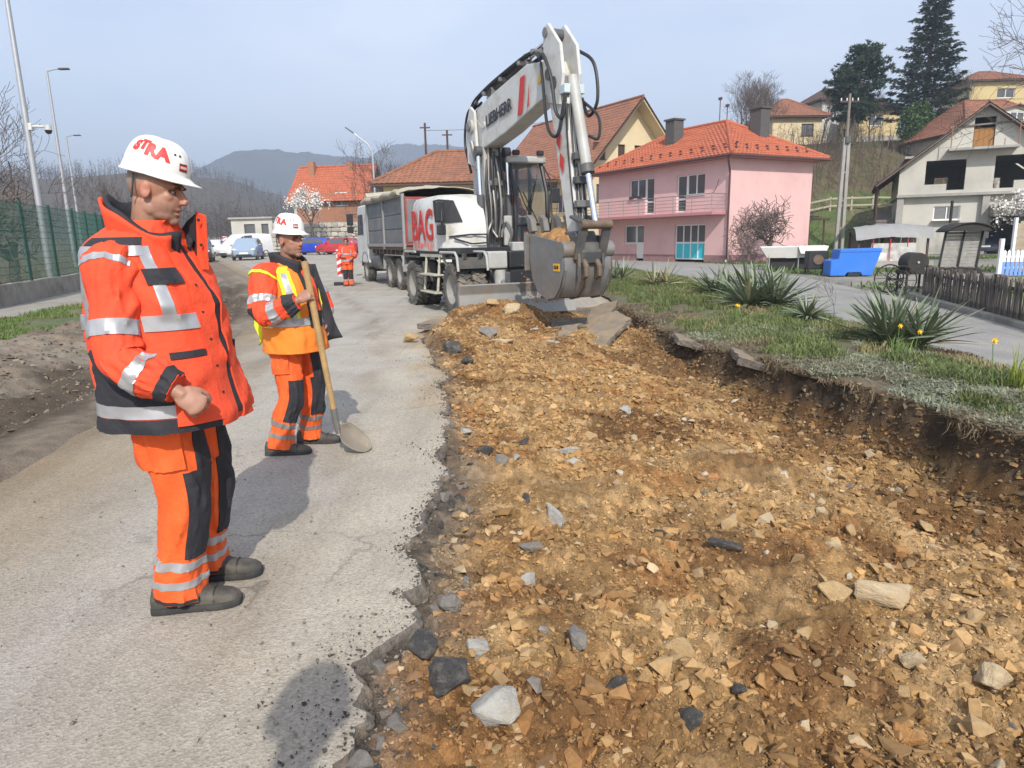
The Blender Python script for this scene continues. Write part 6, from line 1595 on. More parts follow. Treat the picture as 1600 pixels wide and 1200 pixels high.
# ------------------------------------------------------------------ dump truck
def dump_truck():
 tr = empty('dump_truck', (-2.55, 23.75, 0), R(113.0), 'dump truck with grey ribbed tipper body and rolled beige tarpaulin', 'truck')
 m_body = mat('tipper_grey', (.13, .14, .15), rough=.55, var=.12, scale=2, dirt=(.30, .26, .20), dscale=1.5, damt=.5)
 m_frame = mat('tipper_frame', (.26, .265, .26), rough=.55, var=.12, scale=2, dirt=(.30, .25, .18), dscale=1.8, damt=.5)
 m_tarp = mat('tarpaulin', (.40, .36, .28), rough=.85, var=.15, scale=3, bump=.4, bscale=8)
 m_cabw = mat('truck_white', (.62, .62, .60), rough=.4, var=.06, scale=2, dirt=(.4, .34, .26), dscale=1.2, damt=.4)
 MB().box((-1.0, -.42, .80), (7.6, -.28, 1.08)).build('frame_rail', m_dgrey, tr); MB().box((-1.0, .28, .80), (7.6, .42, 1.08)).build('frame_rail', m_dgrey, tr)
 for x in (0, 1.35, 5.4): MB().cyl((x, -1.0, .52), (x, 1.0, .52), .11, n=12).build('axle', m_dgrey, tr, smooth=True)
 for x in (0, 1.35):
  for sd in (-1, 1):
   for y in (1.08, .74): wheel(tr, (x, sd*y, .52), .52, .30, sd, 26, .012)
 for sd in (-1, 1): wheel(tr, (5.4, sd*1.05, .52), .52, .32, sd, 26, .012)
 # tipper body
 L0, L1, W, z0, z1 = -1.15, 4.35, 1.25, 1.42, 2.95
 b = MB(); b.box((L0, -W, z0-.12), (L1, W, z0)); b.build('tipper_floor', m_rust, tr)
 for sd in (-1, 1):
  s = MB().box((L0+.02, min(sd*W, sd*(W-.06)), z0+.002), (L1, max(sd*W, sd*(W-.06)), z1)).build('side_panel', m_body, tr)
  for k, (za, zb) in enumerate(((z0+.10, z0+.52), (z0+.56, z0+.98), (z0+1.02, z0+1.44))):
   MB().box((L0+.10, sd*W-.004 if sd > 0 else -W-.025, za), (L1-.1, sd*W+.025 if sd > 0 else -W+.004, zb)).build('side_board', m_body, s, bevel=.015)
  for x in (L0+.04, 1.6, L1-.06): MB().box((x-.06, sd*W-.005 if sd > 0 else -W-.07, z0-.1), (x+.06, sd*W+.07 if sd > 0 else -W+.005, z1+.06)).build('side_post', m_frame, s, bevel=.01)
  MB().box((L0, sd*W-.03 if sd > 0 else -W-.08, z1), (L1, sd*W+.08 if sd > 0 else -W+.03, z1+.10)).build('top_rail', m_frame, s, bevel=.01)
  MB().box((L0, sd*W-.03 if sd > 0 else -W-.07, z0-.02), (L1, sd*W+.07 if sd > 0 else -W+.03, z0+.09)).build('bottom_rail', m_frame, s, bevel=.01)
  for k in range(9): MB().box((L0+.3+k*.6, sd*(W-.10)-.05, z0-.28), (L0+.38+k*.6, sd*(W-.10)+.05, z0-.122)).build('floor_rib', m_rust, s)
 MB().box((L1-.06, -W+.061, z0+.003), (L1-.001, W-.061, z1+.25)).build('front_panel', m_body, tr)
 # tailgate: red frame round a dark panel
 tg = MB().box((L0-.06, -W+.02, z0+.02), (L0-.005, W-.02, z1-.02)).build('tailgate', mat('dull_red', (.30, .04, .035), rough=.6, var=.2, scale=3, dirt=(.2, .15, .11), dscale=2, damt=.6), tr, bevel=.01)
 MB().box((L0-.085, -W+.14, z0+.12), (L0-.058, W-.07, z1-.10)).build('tailgate_panel', m_body, tg, bevel=.02)
 MB().box((L0-.098, -.5, z0+.55), (L0-.084, .3, z0+.95)).build('tailgate_sign', m_cabw, tg)
 # tarpaulin draped over the load
 nx, ny = 40, 22
 X, Yy = np.meshgrid(np.linspace(L0-.05, L1+.25, nx), np.linspace(-W-.10, W+.10, ny))
 Z = z1+.10 + .36*np.cos(Yy/(W+.1)*PI/2)**.7*(.55+.45*np.cos((X-1.4)*.65)) + .05*fbm(X*2.3, Yy*2.3, 4, 311) + .03*np.sin(X*9)*np.abs(Yy)
 V = np.stack([X, Yy, Z], -1).reshape(-1, 3); idx = np.arange(nx*ny).reshape(ny, nx)
 o = np_mesh('tarpaulin', V, np.stack([idx[:-1, :-1], idx[:-1, 1:], idx[1:, 1:], idx[1:, :-1]], -1).reshape(-1, 4), m_tarp, parent=tr, smooth=True)
 sm = o.modifiers.new('thick', 'SOLIDIFY'); sm.thickness = .03
 for sd in (-1, 1): MB().tube([(L0+.1+i*.5, sd*(W+.12+.02*math.sin(i*3)), z1+.12+.04*math.sin(i*2.1)) for i in range(12)], .09, 8).build('tarp_roll', m_tarp, tr, smooth=True)
 MB().tube([(L1+.15, -W, z1+.3), (L1+.2, 0, z1+.42), (L1+.15, W, z1+.3)], .14, 8).build('tarp_roll', m_tarp, tr, smooth=True)
 # cab
 cp = [(4.75, .75), (6.75, .75), (6.85, 1.2), (6.80, 1.75), (6.55, 2.85), (6.3, 3.0), (4.75, 3.0)]
 c = MB(); c.prism(cp, -1.22, 1.22, 'y'); cb = c.build('cab', m_cabw, tr, bevel=.06, seg=2)
 for sd in (-1, 1):
  MB().prism([(5.45, 1.85), (6.62, 1.85), (6.45, 2.65), (5.45, 2.65)], sd*1.205, sd*1.224, 'y').build('side_window', m_pane, cb)
  MB().tube([(6.6, sd*1.2, 2.7), (6.75, sd*1.45, 2.7), (6.75, sd*1.45, 1.95), (6.6, sd*1.22, 1.9)], .02, 6).build('mirror_arm', m_black, tr)
  MB().box((6.66, sd*1.5-.13, 2.25), (6.76, sd*1.5+.13, 2.72)).build('mirror', m_black, tr, bevel=.03); MB().box((6.66, sd*1.5-.13, 1.95), (6.76, sd*1.5+.13, 2.2)).build('mirror', m_black, tr, bevel=.03)
  g = MB()
  for i in range(9):
   a0, a1 = PI*(.05+.9*i/9), PI*(.05+.9*(i+1)/9)
   g.add([(5.4+.68*math.cos(a), sd*y, .52+.68*math.sin(a)) for a in (a0, a1) for y in (.9, 1.24)], [(0, 1, 3, 2)])
  g.build('front_mudguard', m_black, tr)
  # rear mudguards: flat topped
  pts = [(-.72, .62), (-.72, .98), (-.5, 1.14), (1.85, 1.14), (2.07, .98), (2.07, .62)]
  g = MB()
  for i in range(5):
   (xa, za), (xb, zb) = pts[i], pts[i+1]
   g.add([(xa, sd*.58, za), (xa, sd*1.26, za), (xb, sd*1.26, zb), (xb, sd*.58, zb)], [(0, 1, 2, 3)])
  o = g.build('rear_mudguard', m_frame, tr); s = o.modifiers.new('t', 'SOLIDIFY'); s.thickness = .03
  MB().box((-1.12, sd*.95-.24, .78), (-1.05, sd*.95+.24, 1.0)).build('tail_lamp', m_tail, tr, bevel=.01)
  MB().box((-1.125, sd*.72-.06, .80), (-1.058, sd*.72+.06, .98)).build('indicator', m_amber, tr)
 MB().box((-1.10, -1.2, .58), (-1.0, 1.2, .72)).build('rear_bumper', m_frame, tr, bevel=.01)
 MB().box((-1.11, -.28, .84), (-1.10, .28, .97)).build('number_plate', m_cabw, tr)
 MB().cyl((2.9, 1.0, .85), (4.0, 1.0, .85), .3, n=18).build('fuel_tank', m_dgrey, tr, smooth=True); MB().cyl((2.9, -1.0, .85), (4.0, -1.0, .85), .3, n=18).build('air_tank', m_dgrey, tr, smooth=True)
 return tr
dump_truck()

# ------------------------------------------------------------------ cars
def car(name, label, loc, rz, L=3.9, W=1.66, H=1.44, col=(.3, .4, .5), style='hatch', cat='car', z_off=0.):
 c = empty(name, loc, rz, label, cat, 'cars along the street')
 m_p = mat('car_paint_' + name + '_' + label.split()[0], col, rough=.3, var=.04, coat=.5, dirt=tuple(k*.6+.08 for k in col), dscale=1.2, damt=.25)
 k = H/1.44
 if style == 'hatch':
  st = [(-.5, .30, .62, .66, .68), (-.47, .25, .86, .92, .74), (-.44, .22, .90, 1.02, .8), (-.36, .2, .93, 1.34, .84), (-.18, .19, .93, 1.44, .86), (.03, .19, .92, 1.43, .86), (.14, .19, .91, 1.30, .86), (.28, .2, .90, .95, .86), (.36, .2, .84, .88, .84), (.46, .24, .72, .75, .78), (.5, .32, .58, .6, .66)]
 elif style == 'van':
  st = [(-.5, .34, 1.0, 1.7, .80), (-.49, .28, 1.02, 1.82, .84), (-.3, .22, 1.03, 1.86, .86), (-.05, .2, 1.03, 1.87, .86), (.14, .2, 1.02, 1.82, .86), (.22, .2, 1.0, 1.6, .86), (.34, .2, .98, 1.05, .86), (.42, .22, .88, .92, .84), (.48, .26, .75, .78, .78), (.5, .34, .6, .62, .7)]
  k = H/1.87
 else:
  st = [(-.5, .36, .70, .74, .72), (-.48, .28, .92, 1.2, .80), (-.44, .25, .98, 1.50, .84), (-.2, .22, 1.0, 1.66, .86), (.06, .22, .99, 1.63, .86), (.16, .22, .98, 1.42, .86), (.27, .22, .97, 1.02, .86), (.38, .24, .92, .95, .84), (.47, .28, .82, .85, .78), (.5, .36, .62, .66, .7)]
  k = H/1.66
 loops = []
 for (t, zs, zb, zr, w) in st:
  x = t*L; hw = W*.5*w/.86; zs *= k; zb *= k; zr *= k; zr = max(zr, zb+.01)
  rw = hw*(.80 if zr-zb > .2 else .96)
  half = [(hw*.86, zs), (hw*.985, zs+.10), (hw, (zs+zb)*.55), (hw*.965, zb), (rw*1.0, zb+(zr-zb)*.86), (rw*.86, zr)]
  loops.append([(x, y, z) for y, z in half]+[(x, -y, z) for y, z in reversed(half)])
 body = loft(MB(), loops).build('body', m_p, c, smooth=True, angle=38)
 # glazing: panels laid just proud of the greenhouse
 n = len(loops[0])
 def quad(i, j, rows, sd, nm, shrink=.06, out=.012):
  a, b_ = loops[i], loops[j]
  def at(l, r_): return Vector(l[r_ if sd > 0 else n-1-r_])
  p = [at(a, rows[0]), at(b_, rows[0]), at(b_, rows[1]), at(a, rows[1])]
  ce = sum(p, Vector())/4; p = [q+(ce-q)*shrink for q in p]; nn = (p[1]-p[0]).cross(p[3]-p[0]).normalized()
  if nn.y*sd < 0: nn = -nn
  MB().add([q+nn*out for q in p], [(0, 1, 2, 3)]).build(nm, m_pane, body)
 gh = [i for i, s in enumerate(st) if s[3]-s[2] > .25]
 for sd in (-1, 1):
  for a, b_ in zip(gh[:-1], gh[1:]):
   if style == 'van' and st[b_][0] < .1: continue
   quad(a, b_, (3, 4), sd, 'side_window')
 # windscreen and rear window
 def cross(i, j, nm, dx):
  a, b_ = loops[i], loops[j]
  p = [Vector(a[4]), Vector(a[n-1-4]), Vector(b_[n-1-3]), Vector(b_[3])]
  ce = sum(p, Vector())/4; p = [q+(ce-q)*.07+Vector((dx, 0, .015)) for q in p]
  MB().add(p, [(0, 1, 2, 3)]).build(nm, m_pane, body)
 cross(gh[-1], gh[-1]+1, 'windscreen', .03); cross(gh[0], gh[0]-1, 'rear_window', -.03)
 rad = .30*k**.5 if style != 'suv' else .34
 for x in (.32*L, -.31*L):
  for sd in (-1, 1): wheel(c, (x, sd*(W*.5-.10), rad), rad, .19, sd, m_r=m_rim, m_t=m_tyre)
 for sd in (-1, 1):
  MB().sphere((.475*L, sd*W*.35, .68*k), (.10, .17, .08)).build('headlight', m_lamp, c, smooth=True)
  MB().box((-.5*L-.012, sd*W*.40-.1, .74*k), (-.5*L+.08, sd*W*.40+.06, .92*k)).build('tail_lamp', m_tail, c, bevel=.02)
  MB().sphere((.20*L, sd*(W*.5+.06), .98*k), (.06, .09, .06)).build('door_mirror', m_p, c, smooth=True)
 MB().box((.495*L, -.26, .40), (.505*L, .26, .51)).build('number_plate', m_pvc, c); MB().box((-.508*L, -.26, .55), (-.497*L, .26, .66)).build('number_plate', m_pvc, c)
 MB().box((.485*L, -W*.3, .28*k), (.503*L, W*.3, .40*k)).build('grille', m_black, c, bevel=.02)
 return c
def on(x, y): return (x, y, float(zbase(x, y))+.0)
car('silver_hatchback', 'silver-blue hatchback facing the camera on the street', on(-17.6, 47.5), R(-78), col=(.27, .35, .45))
car('white_van', 'white van parked behind the silver-blue hatchback', on(-21.0, 56), R(-120), 4.3, 1.8, 1.85, (.72, .72, .72), 'van', 'van')
car('blue_hatchback', 'bright blue car parked in front of the stone wall', on(-17.3, 62), R(165), 3.9, 1.66, 1.5, (.012, .045, .42))
car('red_hatchback', 'red car parked beside the blue car behind the truck', on(-14.6, 60.5), R(168), 3.8, 1.66, 1.44, (.42, .02, .03))
car('dark_hatchback', 'dark blue-grey car nearest the grass at the left kerb', on(-19.6, 44.5), R(-70), 4.2, 1.7, 1.45, (.02, .028, .04))
car('black_suv', 'black off-road car behind the dark car at the left kerb', on(-24.6, 54), R(-75), 4.2, 1.75, 1.7, (.012, .014, .018), 'suv')
car('white_hatchback', 'white car far down the street next to the traffic board', on(-27.6, 66), R(-75), 3.9, 1.66, 1.5, (.65, .65, .63))
car('grey_suv', 'grey off-road car far down the street left of the white van', on(-28.0, 71), R(-95), 4.3, 1.75, 1.75, (.16, .17, .18), 'suv')
car('navy_saloon', 'dark blue car parked inside the garage of the unfinished house', (31.9, 47.6, -.14), R(64), 4.3, 1.75, 1.45, (.018, .022, .04))
# ================================================================== PEOPLE
def fabric(name, col, rough=.8, var=.07, bump=.25):
 return mat(name, col, rough=rough, var=var, scale=7, bump=.55, bscale=26, bdist=.012, dirt=tuple(k*.72+.02 for k in col), dscale=2.6, damt=.6)
m_or_red = fabric('hivis_red_orange', (.80, .075, .022))
m_or_leg = fabric('hivis_orange', (.80, .115, .018))
m_or_vest = fabric('vest_orange', (.80, .22, .02))
m_yel = fabric('vest_yellow', (.70, .74, .03))
m_navy = fabric('dark_cloth', (.022, .022, .028))
m_refl = mat('reflective_tape', (.40, .40, .41), rough=.38, metal=.35, var=.08, scale=20)
m_refl_d = mat('reflective_tape_dirty', (.24, .22, .20), rough=.5, metal=.25, var=.2, scale=12)
m_shoe = mat('shoe_leather', (.06, .054, .045), rough=.75, var=.25, scale=14, dirt=(.17, .15, .115), dscale=9, damt=.6, bump=.2, bscale=60)
m_sole = mat('shoe_sole', (.03, .03, .03), rough=.85, var=.2, dirt=(.10, .09, .07), dscale=12, damt=.4)
m_skin = mat('skin', (.42, .20, .13), rough=.52, var=.10, scale=30, attr=True, bump=.12, bscale=220, bdist=.002)
m_helm = mat('helmet_white', (.74, .73, .69), rough=.32, var=.03, scale=5, dirt=(.5, .46, .38), dscale=6, damt=.18)
m_helm_in = mat('helmet_inside', (.05, .05, .05), rough=.8, var=.1)
m_stra = mat('helmet_red', (.62, .04, .035), rough=.5, var=.05)
m_eye = mat('eye_white', (.16, .12, .10), rough=.3, var=.02)
m_pupil = mat('eye_pupil', (.02, .015, .01), rough=.2, var=.02)
m_hair = mat('dark_hair', (.03, .022, .018), rough=.7, var=.2)

def spl(P, n):
 """Catmull-Rom through rows of P (numpy), n samples"""
 P = np.asarray(P, float); k = len(P)
 Q = np.vstack([2*P[0]-P[1], P, 2*P[-1]-P[-2]])
 s = np.linspace(0, k-1-1e-9, n); i = s.astype(int); t = (s-i)[:, None]
 a, b, c, d = Q[i], Q[i+1], Q[i+2], Q[i+3]
 return .5*(2*b+(c-a)*t+(2*a-5*b+4*c-d)*t*t+(3*b-a-3*c+d)*t**3)

class Surf:
 """closed tubular cloth surface: rings of points, evaluated at (theta in turns, v 0..1)"""
 def __init__(s, centres, ax, bx, A, B, wr=.006, seed=0, n=90, fold=14., sq=2.3, lump=1.0):
  # centres (k,3), ax/bx half sizes along unit vectors A/B (k,3)
  D = np.hstack([np.asarray(centres, float), np.asarray(ax, float)[:, None], np.asarray(bx, float)[:, None], np.asarray(A, float), np.asarray(B, float)])
  S_ = spl(D, n); s.n = n; s.c = S_[:, :3]; s.a = S_[:, 3]; s.b = S_[:, 4]
  s.A = S_[:, 5:8]/np.linalg.norm(S_[:, 5:8], axis=1)[:, None]; s.B = S_[:, 8:11]/np.linalg.norm(S_[:, 8:11], axis=1)[:, None]
  s.wr, s.seed, s.fold, s.sq, s.lump = wr, seed, fold, sq, lump
  s.len = np.concatenate([[0], np.cumsum(np.linalg.norm(np.diff(s.c, axis=0), axis=1))])
 def at(s, th, v, off=0.0):
  th = np.asarray(th, float); v = np.asarray(v, float)
  f = np.clip(v, 0, 1)*(s.n-1); i = np.minimum(f.astype(int), s.n-2); t = (f-i)
  def L(q): return q[i]*(1-t)[..., None]+q[i+1]*t[..., None] if q.ndim > 1 else q[i]*(1-t)+q[i+1]*t
  c, a, b, A, B = L(s.c), L(s.a), L(s.b), L(s.A), L(s.B); l = L(s.len)
  an = th*2*PI; ca, sa = np.cos(an), np.sin(an); e = 2/s.sq
  x = np.sign(ca)*np.abs(ca)**e; y = np.sign(sa)*np.abs(sa)**e
  rad = np.sqrt((x*a)**2+(y*b)**2)
  # folds: rings that wander round the limb, broken by noise; periodic in theta through sin/cos
  q1 = fbm(l*s.fold*.35+1.3*sa+s.seed, 1.9*ca+l*2.2, 4, 401+s.seed); q2 = fbm(l*s.fold*1.1+2.2*ca-1.7*sa, 2.3*sa+l*5-s.seed, 3, 411+s.seed)
  w = s.wr*(1.0*q1*s.lump + .9*np.sin(l*s.fold*2*PI*.55+3.0*q1*2.2+2.1*sa+1.3*ca)*np.clip(.5+q2, 0, 1) + .6*q2)
  k = 1+(w+off)/np.maximum(rad, 1e-4)
  return c + A*(x*a*k)[..., None] + B*(y*b*k)[..., None]
 def mesh(s, name, m, parent, nu=72, nv=110, v0=0., v1=1., cap=(False, False)):
  th = np.linspace(0, 1, nu, endpoint=False); v = np.linspace(v0, v1, nv); TH, V = np.meshgrid(th, v)
  P = s.at(TH, V).reshape(-1, 3); idx = np.arange(nu*nv).reshape(nv, nu); nx = np.roll(idx, -1, axis=1)
  F = np.stack([idx[:-1], nx[:-1], nx[1:], idx[1:]], -1).reshape(-1, 4)
  V_ = [P]; F_ = [F]
  for e, row in ((0, idx[0]), (1, idx[-1])):
   if cap[e]:
    # hem turned inwards and closed
    c = P[row].mean(0); k0 = sum(len(x) for x in V_)
    V_.append(np.vstack([c+(P[row]-c)*.9+np.array([0, 0, .015 if e == 0 else -.0]), c[None]]))
    a = np.arange(nu)
    F_.append(np.stack([row, np.roll(row, -1), k0+np.roll(a, -1), k0+a], -1)); F_.append(np.stack([k0+a, k0+np.roll(a, -1), np.full(nu, k0+nu), np.full(nu, k0+nu)], -1))
  V_ = np.vstack(V_); F_ = np.vstack(F_)
  me = bpy.data.meshes.new(name); me.from_pydata(V_.tolist(), [], [tuple(dict.fromkeys(f)) for f in F_.tolist()]); me.update()
  bm = bmesh.new(); bm.from_mesh(me); bmesh.ops.recalc_face_normals(bm, faces=bm.faces); bm.to_mesh(me); bm.free()
  o = link_mesh(name, me, m, parent, True); shade(o, 60)
  return o
 def patch(s, name, m, parent, u0, u1, v0, v1, off=.004, nu=None, nv=None, edge=None, thick=True):
  """piece of cloth lying on the surface; u may wrap; edge(u,v)->(u,v) warps the outline"""
  nu = nu or max(4, int(abs(u1-u0)*72)+2); nv = nv or max(3, int(abs(v1-v0)*110)+2)
  U, V = np.meshgrid(np.linspace(u0, u1, nu), np.linspace(v0, v1, nv))
  if edge: U, V = edge(U, V)
  P = s.at(U, V, off).reshape(-1, 3)
  idx = np.arange(nu*nv).reshape(nv, nu); F = [np.stack([idx[:-1, :-1], idx[:-1, 1:], idx[1:, 1:], idx[1:, :-1]], -1).reshape(-1, 4)]
  Q = s.at(U, V, -.004).reshape(-1, 3)
  rim = np.concatenate([idx[0, :-1], idx[:-1, -1], idx[-1, :0:-1], idx[:0:-1, 0]]); r2 = np.roll(rim, -1)
  F.append(np.stack([rim, rim+nu*nv, r2+nu*nv, r2], -1))
  V_ = np.vstack([P, Q]); o = np_mesh(name, V_, np.vstack(F), m, parent, smooth=True)
  shade(o, 50)
  return o

def nrm(v): v = np.asarray(v, float); return v/np.linalg.norm(v)

def limb_surf(pts, rad, ref, wr, seed, n=80, fold=14., flat=1.0, sq=2.1):
 """sleeve / trouser leg along joints; theta 0 points along ref (forward)"""
 P = np.asarray(pts, float); T_ = np.gradient(P, axis=0); T_ /= np.linalg.norm(T_, axis=1)[:, None]
 A = np.array([nrm(np.asarray(ref)-t*np.dot(ref, t)) for t in T_]); B = np.cross(T_, A)
 return Surf(P, rad, np.asarray(rad)*flat, A, B, wr, seed, n, fold, sq)

def ell(b, c, r, M=None, n=14, m=10):
 v0 = len(b.v); b.sphere((0, 0, 0), r, n, m)
 for i in range(v0, len(b.v)):
  p = Vector(b.v[i]); p = (M @ p) if M else p
  b.v[i] = tuple(Vector(c)+p)

def cap_tube(b, pts, rad, n=10):
 b.tube(pts, rad, n); ell(b, pts[0], rad[0] if isinstance(rad, list) else rad, n=8, m=6); ell(b, pts[-1], rad[-1] if isinstance(rad, list) else rad, n=8, m=6)

def fingers(b, wrist, d, palm_n, thumb_side, curl, s=1.0):
 """hand: wrist position, direction of the palm d, palm normal (towards the palm), side of the thumb, curl angles"""
 d = Vector(d).normalized(); pn = Vector(palm_n); pn = (pn-d*pn.dot(d)).normalized(); ts = Vector(thumb_side); ts = (ts-d*ts.dot(d)-pn*ts.dot(pn)).normalized()
 w = Vector(wrist)
 M = Matrix((d, ts, pn)).transposed()
 ell(b, w+d*.045*s, (.055*s, .040*s, .017*s), M); ell(b, w+d*.075*s, (.030*s, .042*s, .014*s), M)
 L = [(.034, (.036, .024, .020)), (.0115, (.041, .027, .021)), (-.0115, (.038, .025, .020)), (-.034, (.030, .020, .017))]
 for k, (off, seg) in enumerate(L):
  p = w+d*(.088-.004*abs(k-1))*s+ts*off*s; pts = [w+d*.05*s+ts*off*.8*s, p]; a = 0
  for j, sl in enumerate(seg):
   a += curl[j]; q = d*math.cos(a)+pn*math.sin(a); p = p+q*sl*s; pts.append(p.copy())
  cap_tube(b, pts, [.0082*s, .0085*s, .0080*s, .0076*s, .0066*s], 8)
 p = w+d*.022*s+ts*.026*s; pts = [p]
 for j, sl in enumerate((.036, .030, .024)):
  q = (d*(.78+.10*j)+ts*(.50-.34*j)+pn*(.30+.38*j)).normalized(); p = p+q*sl*s; pts.append(p.copy())
 cap_tube(b, pts, [.014*s, .0118*s, .0108*s, .0088*s], 8)

def person(loc, label, J, F, head_dir, cfg, group=None, vox=.0065, name='person'):
 """J: joints in local axes (origin on the ground); F: facing of the torso (2D unit); cfg: clothing"""
 root = empty(name, loc, 0, label, 'person', group)
 F = nrm([F[0], F[1], 0]); S_ = np.cross(F, [0, 0, 1])          # S_: the person's right
 hc = Vector(J['head']); hf = Vector(head_dir).normalized(); hl = Vector((0, 0, 1)).cross(hf).normalized(); hu = hf.cross(hl)
 roll = cfg.get('head_roll', 0); hl, hu = hl*math.cos(roll)+hu*math.sin(roll), hu*math.cos(roll)-hl*math.sin(roll)
 HM = Matrix((hf, hl, hu)).transposed().to_4x4(); HM.translation = hc
 hs = cfg.get('head_s', 1.0)
 # ---------------------------------------------------------------- body
 b = MB(HM @ Matrix.Scale(hs, 4))
 b.sphere((-.012, 0, .035), (.100, .078, .098), 20, 14); b.sphere((.026, 0, -.035), (.070, .063, .085), 18, 12); b.sphere((.030, 0, -.082), (.058, .055, .036), 14, 10)
 b.sphere((.074, 0, -.102), (.022, .026, .020), 10, 8); b.sphere((.080, 0, .030), (.018, .052, .014), 12, 8)
 for sg in (-1, 1):
  b.sphere((.055, sg*.040, -.012), (.024, .020, .022), 10, 8); b.sphere((-.012, sg*.080, -.002), (.021, .009, .033), 10, 8); b.sphere((.0, sg*.050, -.066), (.028, .013, .026), 10, 8)
 b.tube([(.084, 0, .022), (.100, 0, .0), (.116, 0, -.022)], [.009, .0105, .0115], 8); b.sphere((.107, 0, -.027), (.0135, .017, .010), 10, 8)
 b.sphere((.090, 0, -.056), (.011, .025, .008), 10, 6); b.sphere((.088, 0, -.073), (.011, .022, .009), 10, 6)
 b.M = None
 nb = Vector(J['neck']); b.tube([HM @ Vector((-.022, 0, -.04))*1.0, (HM @ Vector((-.03, 0, -.12))+nb)/2, nb, nb-Vector((0, 0, .12))], [.060*hs, .060*hs, .066*hs, .1], 16)
 ch = Vector(J['chest']); pe = Vector(J['pelvis'])
 b.tube([nb-Vector((0, 0, .04)), ch, (ch+pe)/2, pe], [.09, .13, .12, .12], 12)
 for sd in ('r', 'l'):
  sh, el, wr, = (Vector(J[k+sd]) for k in ('sh', 'el', 'wr'))
  b.tube([ch+(sh-ch)*.3, sh, el, wr], [.07, .05, .040, .029], 10); ell(b, el, .041); ell(b, sh, .052)
  h = cfg['hand_'+sd]; b.tube([wr+(el-wr)*.2, wr, wr+Vector(h['d']).normalized()*.03], [.03, .027, .026], 10)
  fingers(b, wr, h['d'], h['n'], h['t'], h['curl'], cfg.get('hand_s', 1.06))
  hp, kn, an = (Vector(J[k+sd]) for k in ('hip', 'kn', 'an'))
  b.tube([pe, hp, kn, an, an+Vector((0, 0, -.03))], [.1, .085, .055, .042, .04], 10); ell(b, kn, .056)
 me = b.mesh('body'); o = link_mesh('body', me, None, root)
 rm = o.modifiers.new('r', 'REMESH'); rm.mode = 'VOXEL'; rm.voxel_size = vox
 sm = o.modifiers.new('s', 'SMOOTH'); sm.factor = .5; sm.iterations = 4 if vox < .005 else 3
 dg = bpy.context.evaluated_depsgraph_get(); me2 = bpy.data.meshes.new_from_object(o.evaluated_get(dg))
 bpy.data.objects.remove(o); bpy.data.meshes.remove(me); me2.name = 'body'
 co = np.empty(len(me2.vertices)*3, np.float32); me2.vertices.foreach_get('co', co); co = co.reshape(-1, 3).astype(float)
 HI = np.array(HM.inverted()); q = (co @ HI[:3, :3].T + HI[:3, 3])/hs
 hd = np.zeros_like(q)
 for sg in (-1, 1):
  d2 = ((q[:, 0]-.082)/.03)**2+((q[:, 1]-sg*.033)/.019)**2+((q[:, 2]-.008)/.012)**2; hd[:, 0] -= .013*np.exp(-d2)
  d2 = ((q[:, 0]-.0)/.02)**2+((q[:, 1]-sg*.085)/.01)**2+((q[:, 2]-.0)/.014)**2; hd[:, 1] -= sg*.006*np.exp(-d2)
 d2 = ((q[:, 0]-.095)/.02)**2+(q[:, 1]/.021)**2+((q[:, 2]+.0645)/.0045)**2; hd[:, 0] -= .010*np.exp(-d2)
 co = co + (hd*hs) @ np.array(HM)[:3, :3].T
 me2.vertices.foreach_set('co', co.astype(np.float32).ravel())
 skin = np.array(cfg.get('skin', (.36, .185, .125)))
 c = np.ones((len(co), 4), np.float32); cc = np.broadcast_to(skin, q.shape).copy()
 inh = (q[:, 2] > -.13)
 def blend(col, w): nonlocal cc; w = np.clip(w, 0, 1)[:, None]; cc = cc*(1-w)+np.array(col)*w
 blend((.40, .13, .09), .6*np.exp(-(((q[:, 0]-.09)/.03)**2+(q[:, 1]/.022)**2+((q[:, 2]+.064)/.014)**2)))
 blend((.50, .17, .11), .5*np.exp(-(((np.abs(q[:, 1])-.084)/.02)**2+((q[:, 0]+.012)/.03)**2+(q[:, 2]/.035)**2)))
 blend((.50, .19, .12), .4*np.exp(-(((q[:, 0]-.11)/.03)**2+(q[:, 1]/.04)**2+((q[:, 2]+.02)/.03)**2)))
 blend((.20, .13, .10), cfg.get('stubble', .45)*inh*sstep(-.035, -.06, q[:, 2])*sstep(-.02, .03, q[:, 0])*sstep(.104, .085, q[:, 0]+.0*q[:, 1])*1.0)
 blend(cfg.get('hair', (.22, .18, .15)), .75*inh*sstep(.035, .05, q[:, 2]+.5*np.clip(-q[:, 0]-.02, 0, .1)*1.2)*sstep(.05, .02, q[:, 0]))
 c[:, :3] = cc
 a = me2.color_attributes.new('Col', 'FLOAT_COLOR', 'POINT'); a.data.foreach_set('color', c.ravel())
 body = link_mesh('body', me2, m_skin, root, True)
 def HP(p): return HM @ (Vector(p)*hs)
 for sg in (-1, 1):
  e = MB(); ell(e, HP((.0725, sg*.033, .008)), .0095*hs, n=12, m=8); ey = e.build('eye', m_eye, body, smooth=True)
  e = MB(); ell(e, HP((.0795, sg*.0335, .0070)), .0052*hs, n=8, m=6); e.build('pupil', m_pupil, ey, smooth=True)
  MB().tube([HP((.091, sg*.014, .0235)), HP((.0935, sg*.030, .029)), HP((.082, sg*.050, .0245))], [.0045*hs, .0055*hs, .003*hs], 6).build('eyebrow', m_hair, body, smooth=True)
 if cfg.get('hair_cap'):
  hcap = MB(HM @ Matrix.Scale(hs, 4)); hcap.sphere((-.018, 0, .040), (.104, .083, .100), 20, 12); hcap.build('hair', m_hair, body, smooth=True)
 # ---------------------------------------------------------------- jacket
 tw = cfg['torso']; z = [t[0] for t in tw]
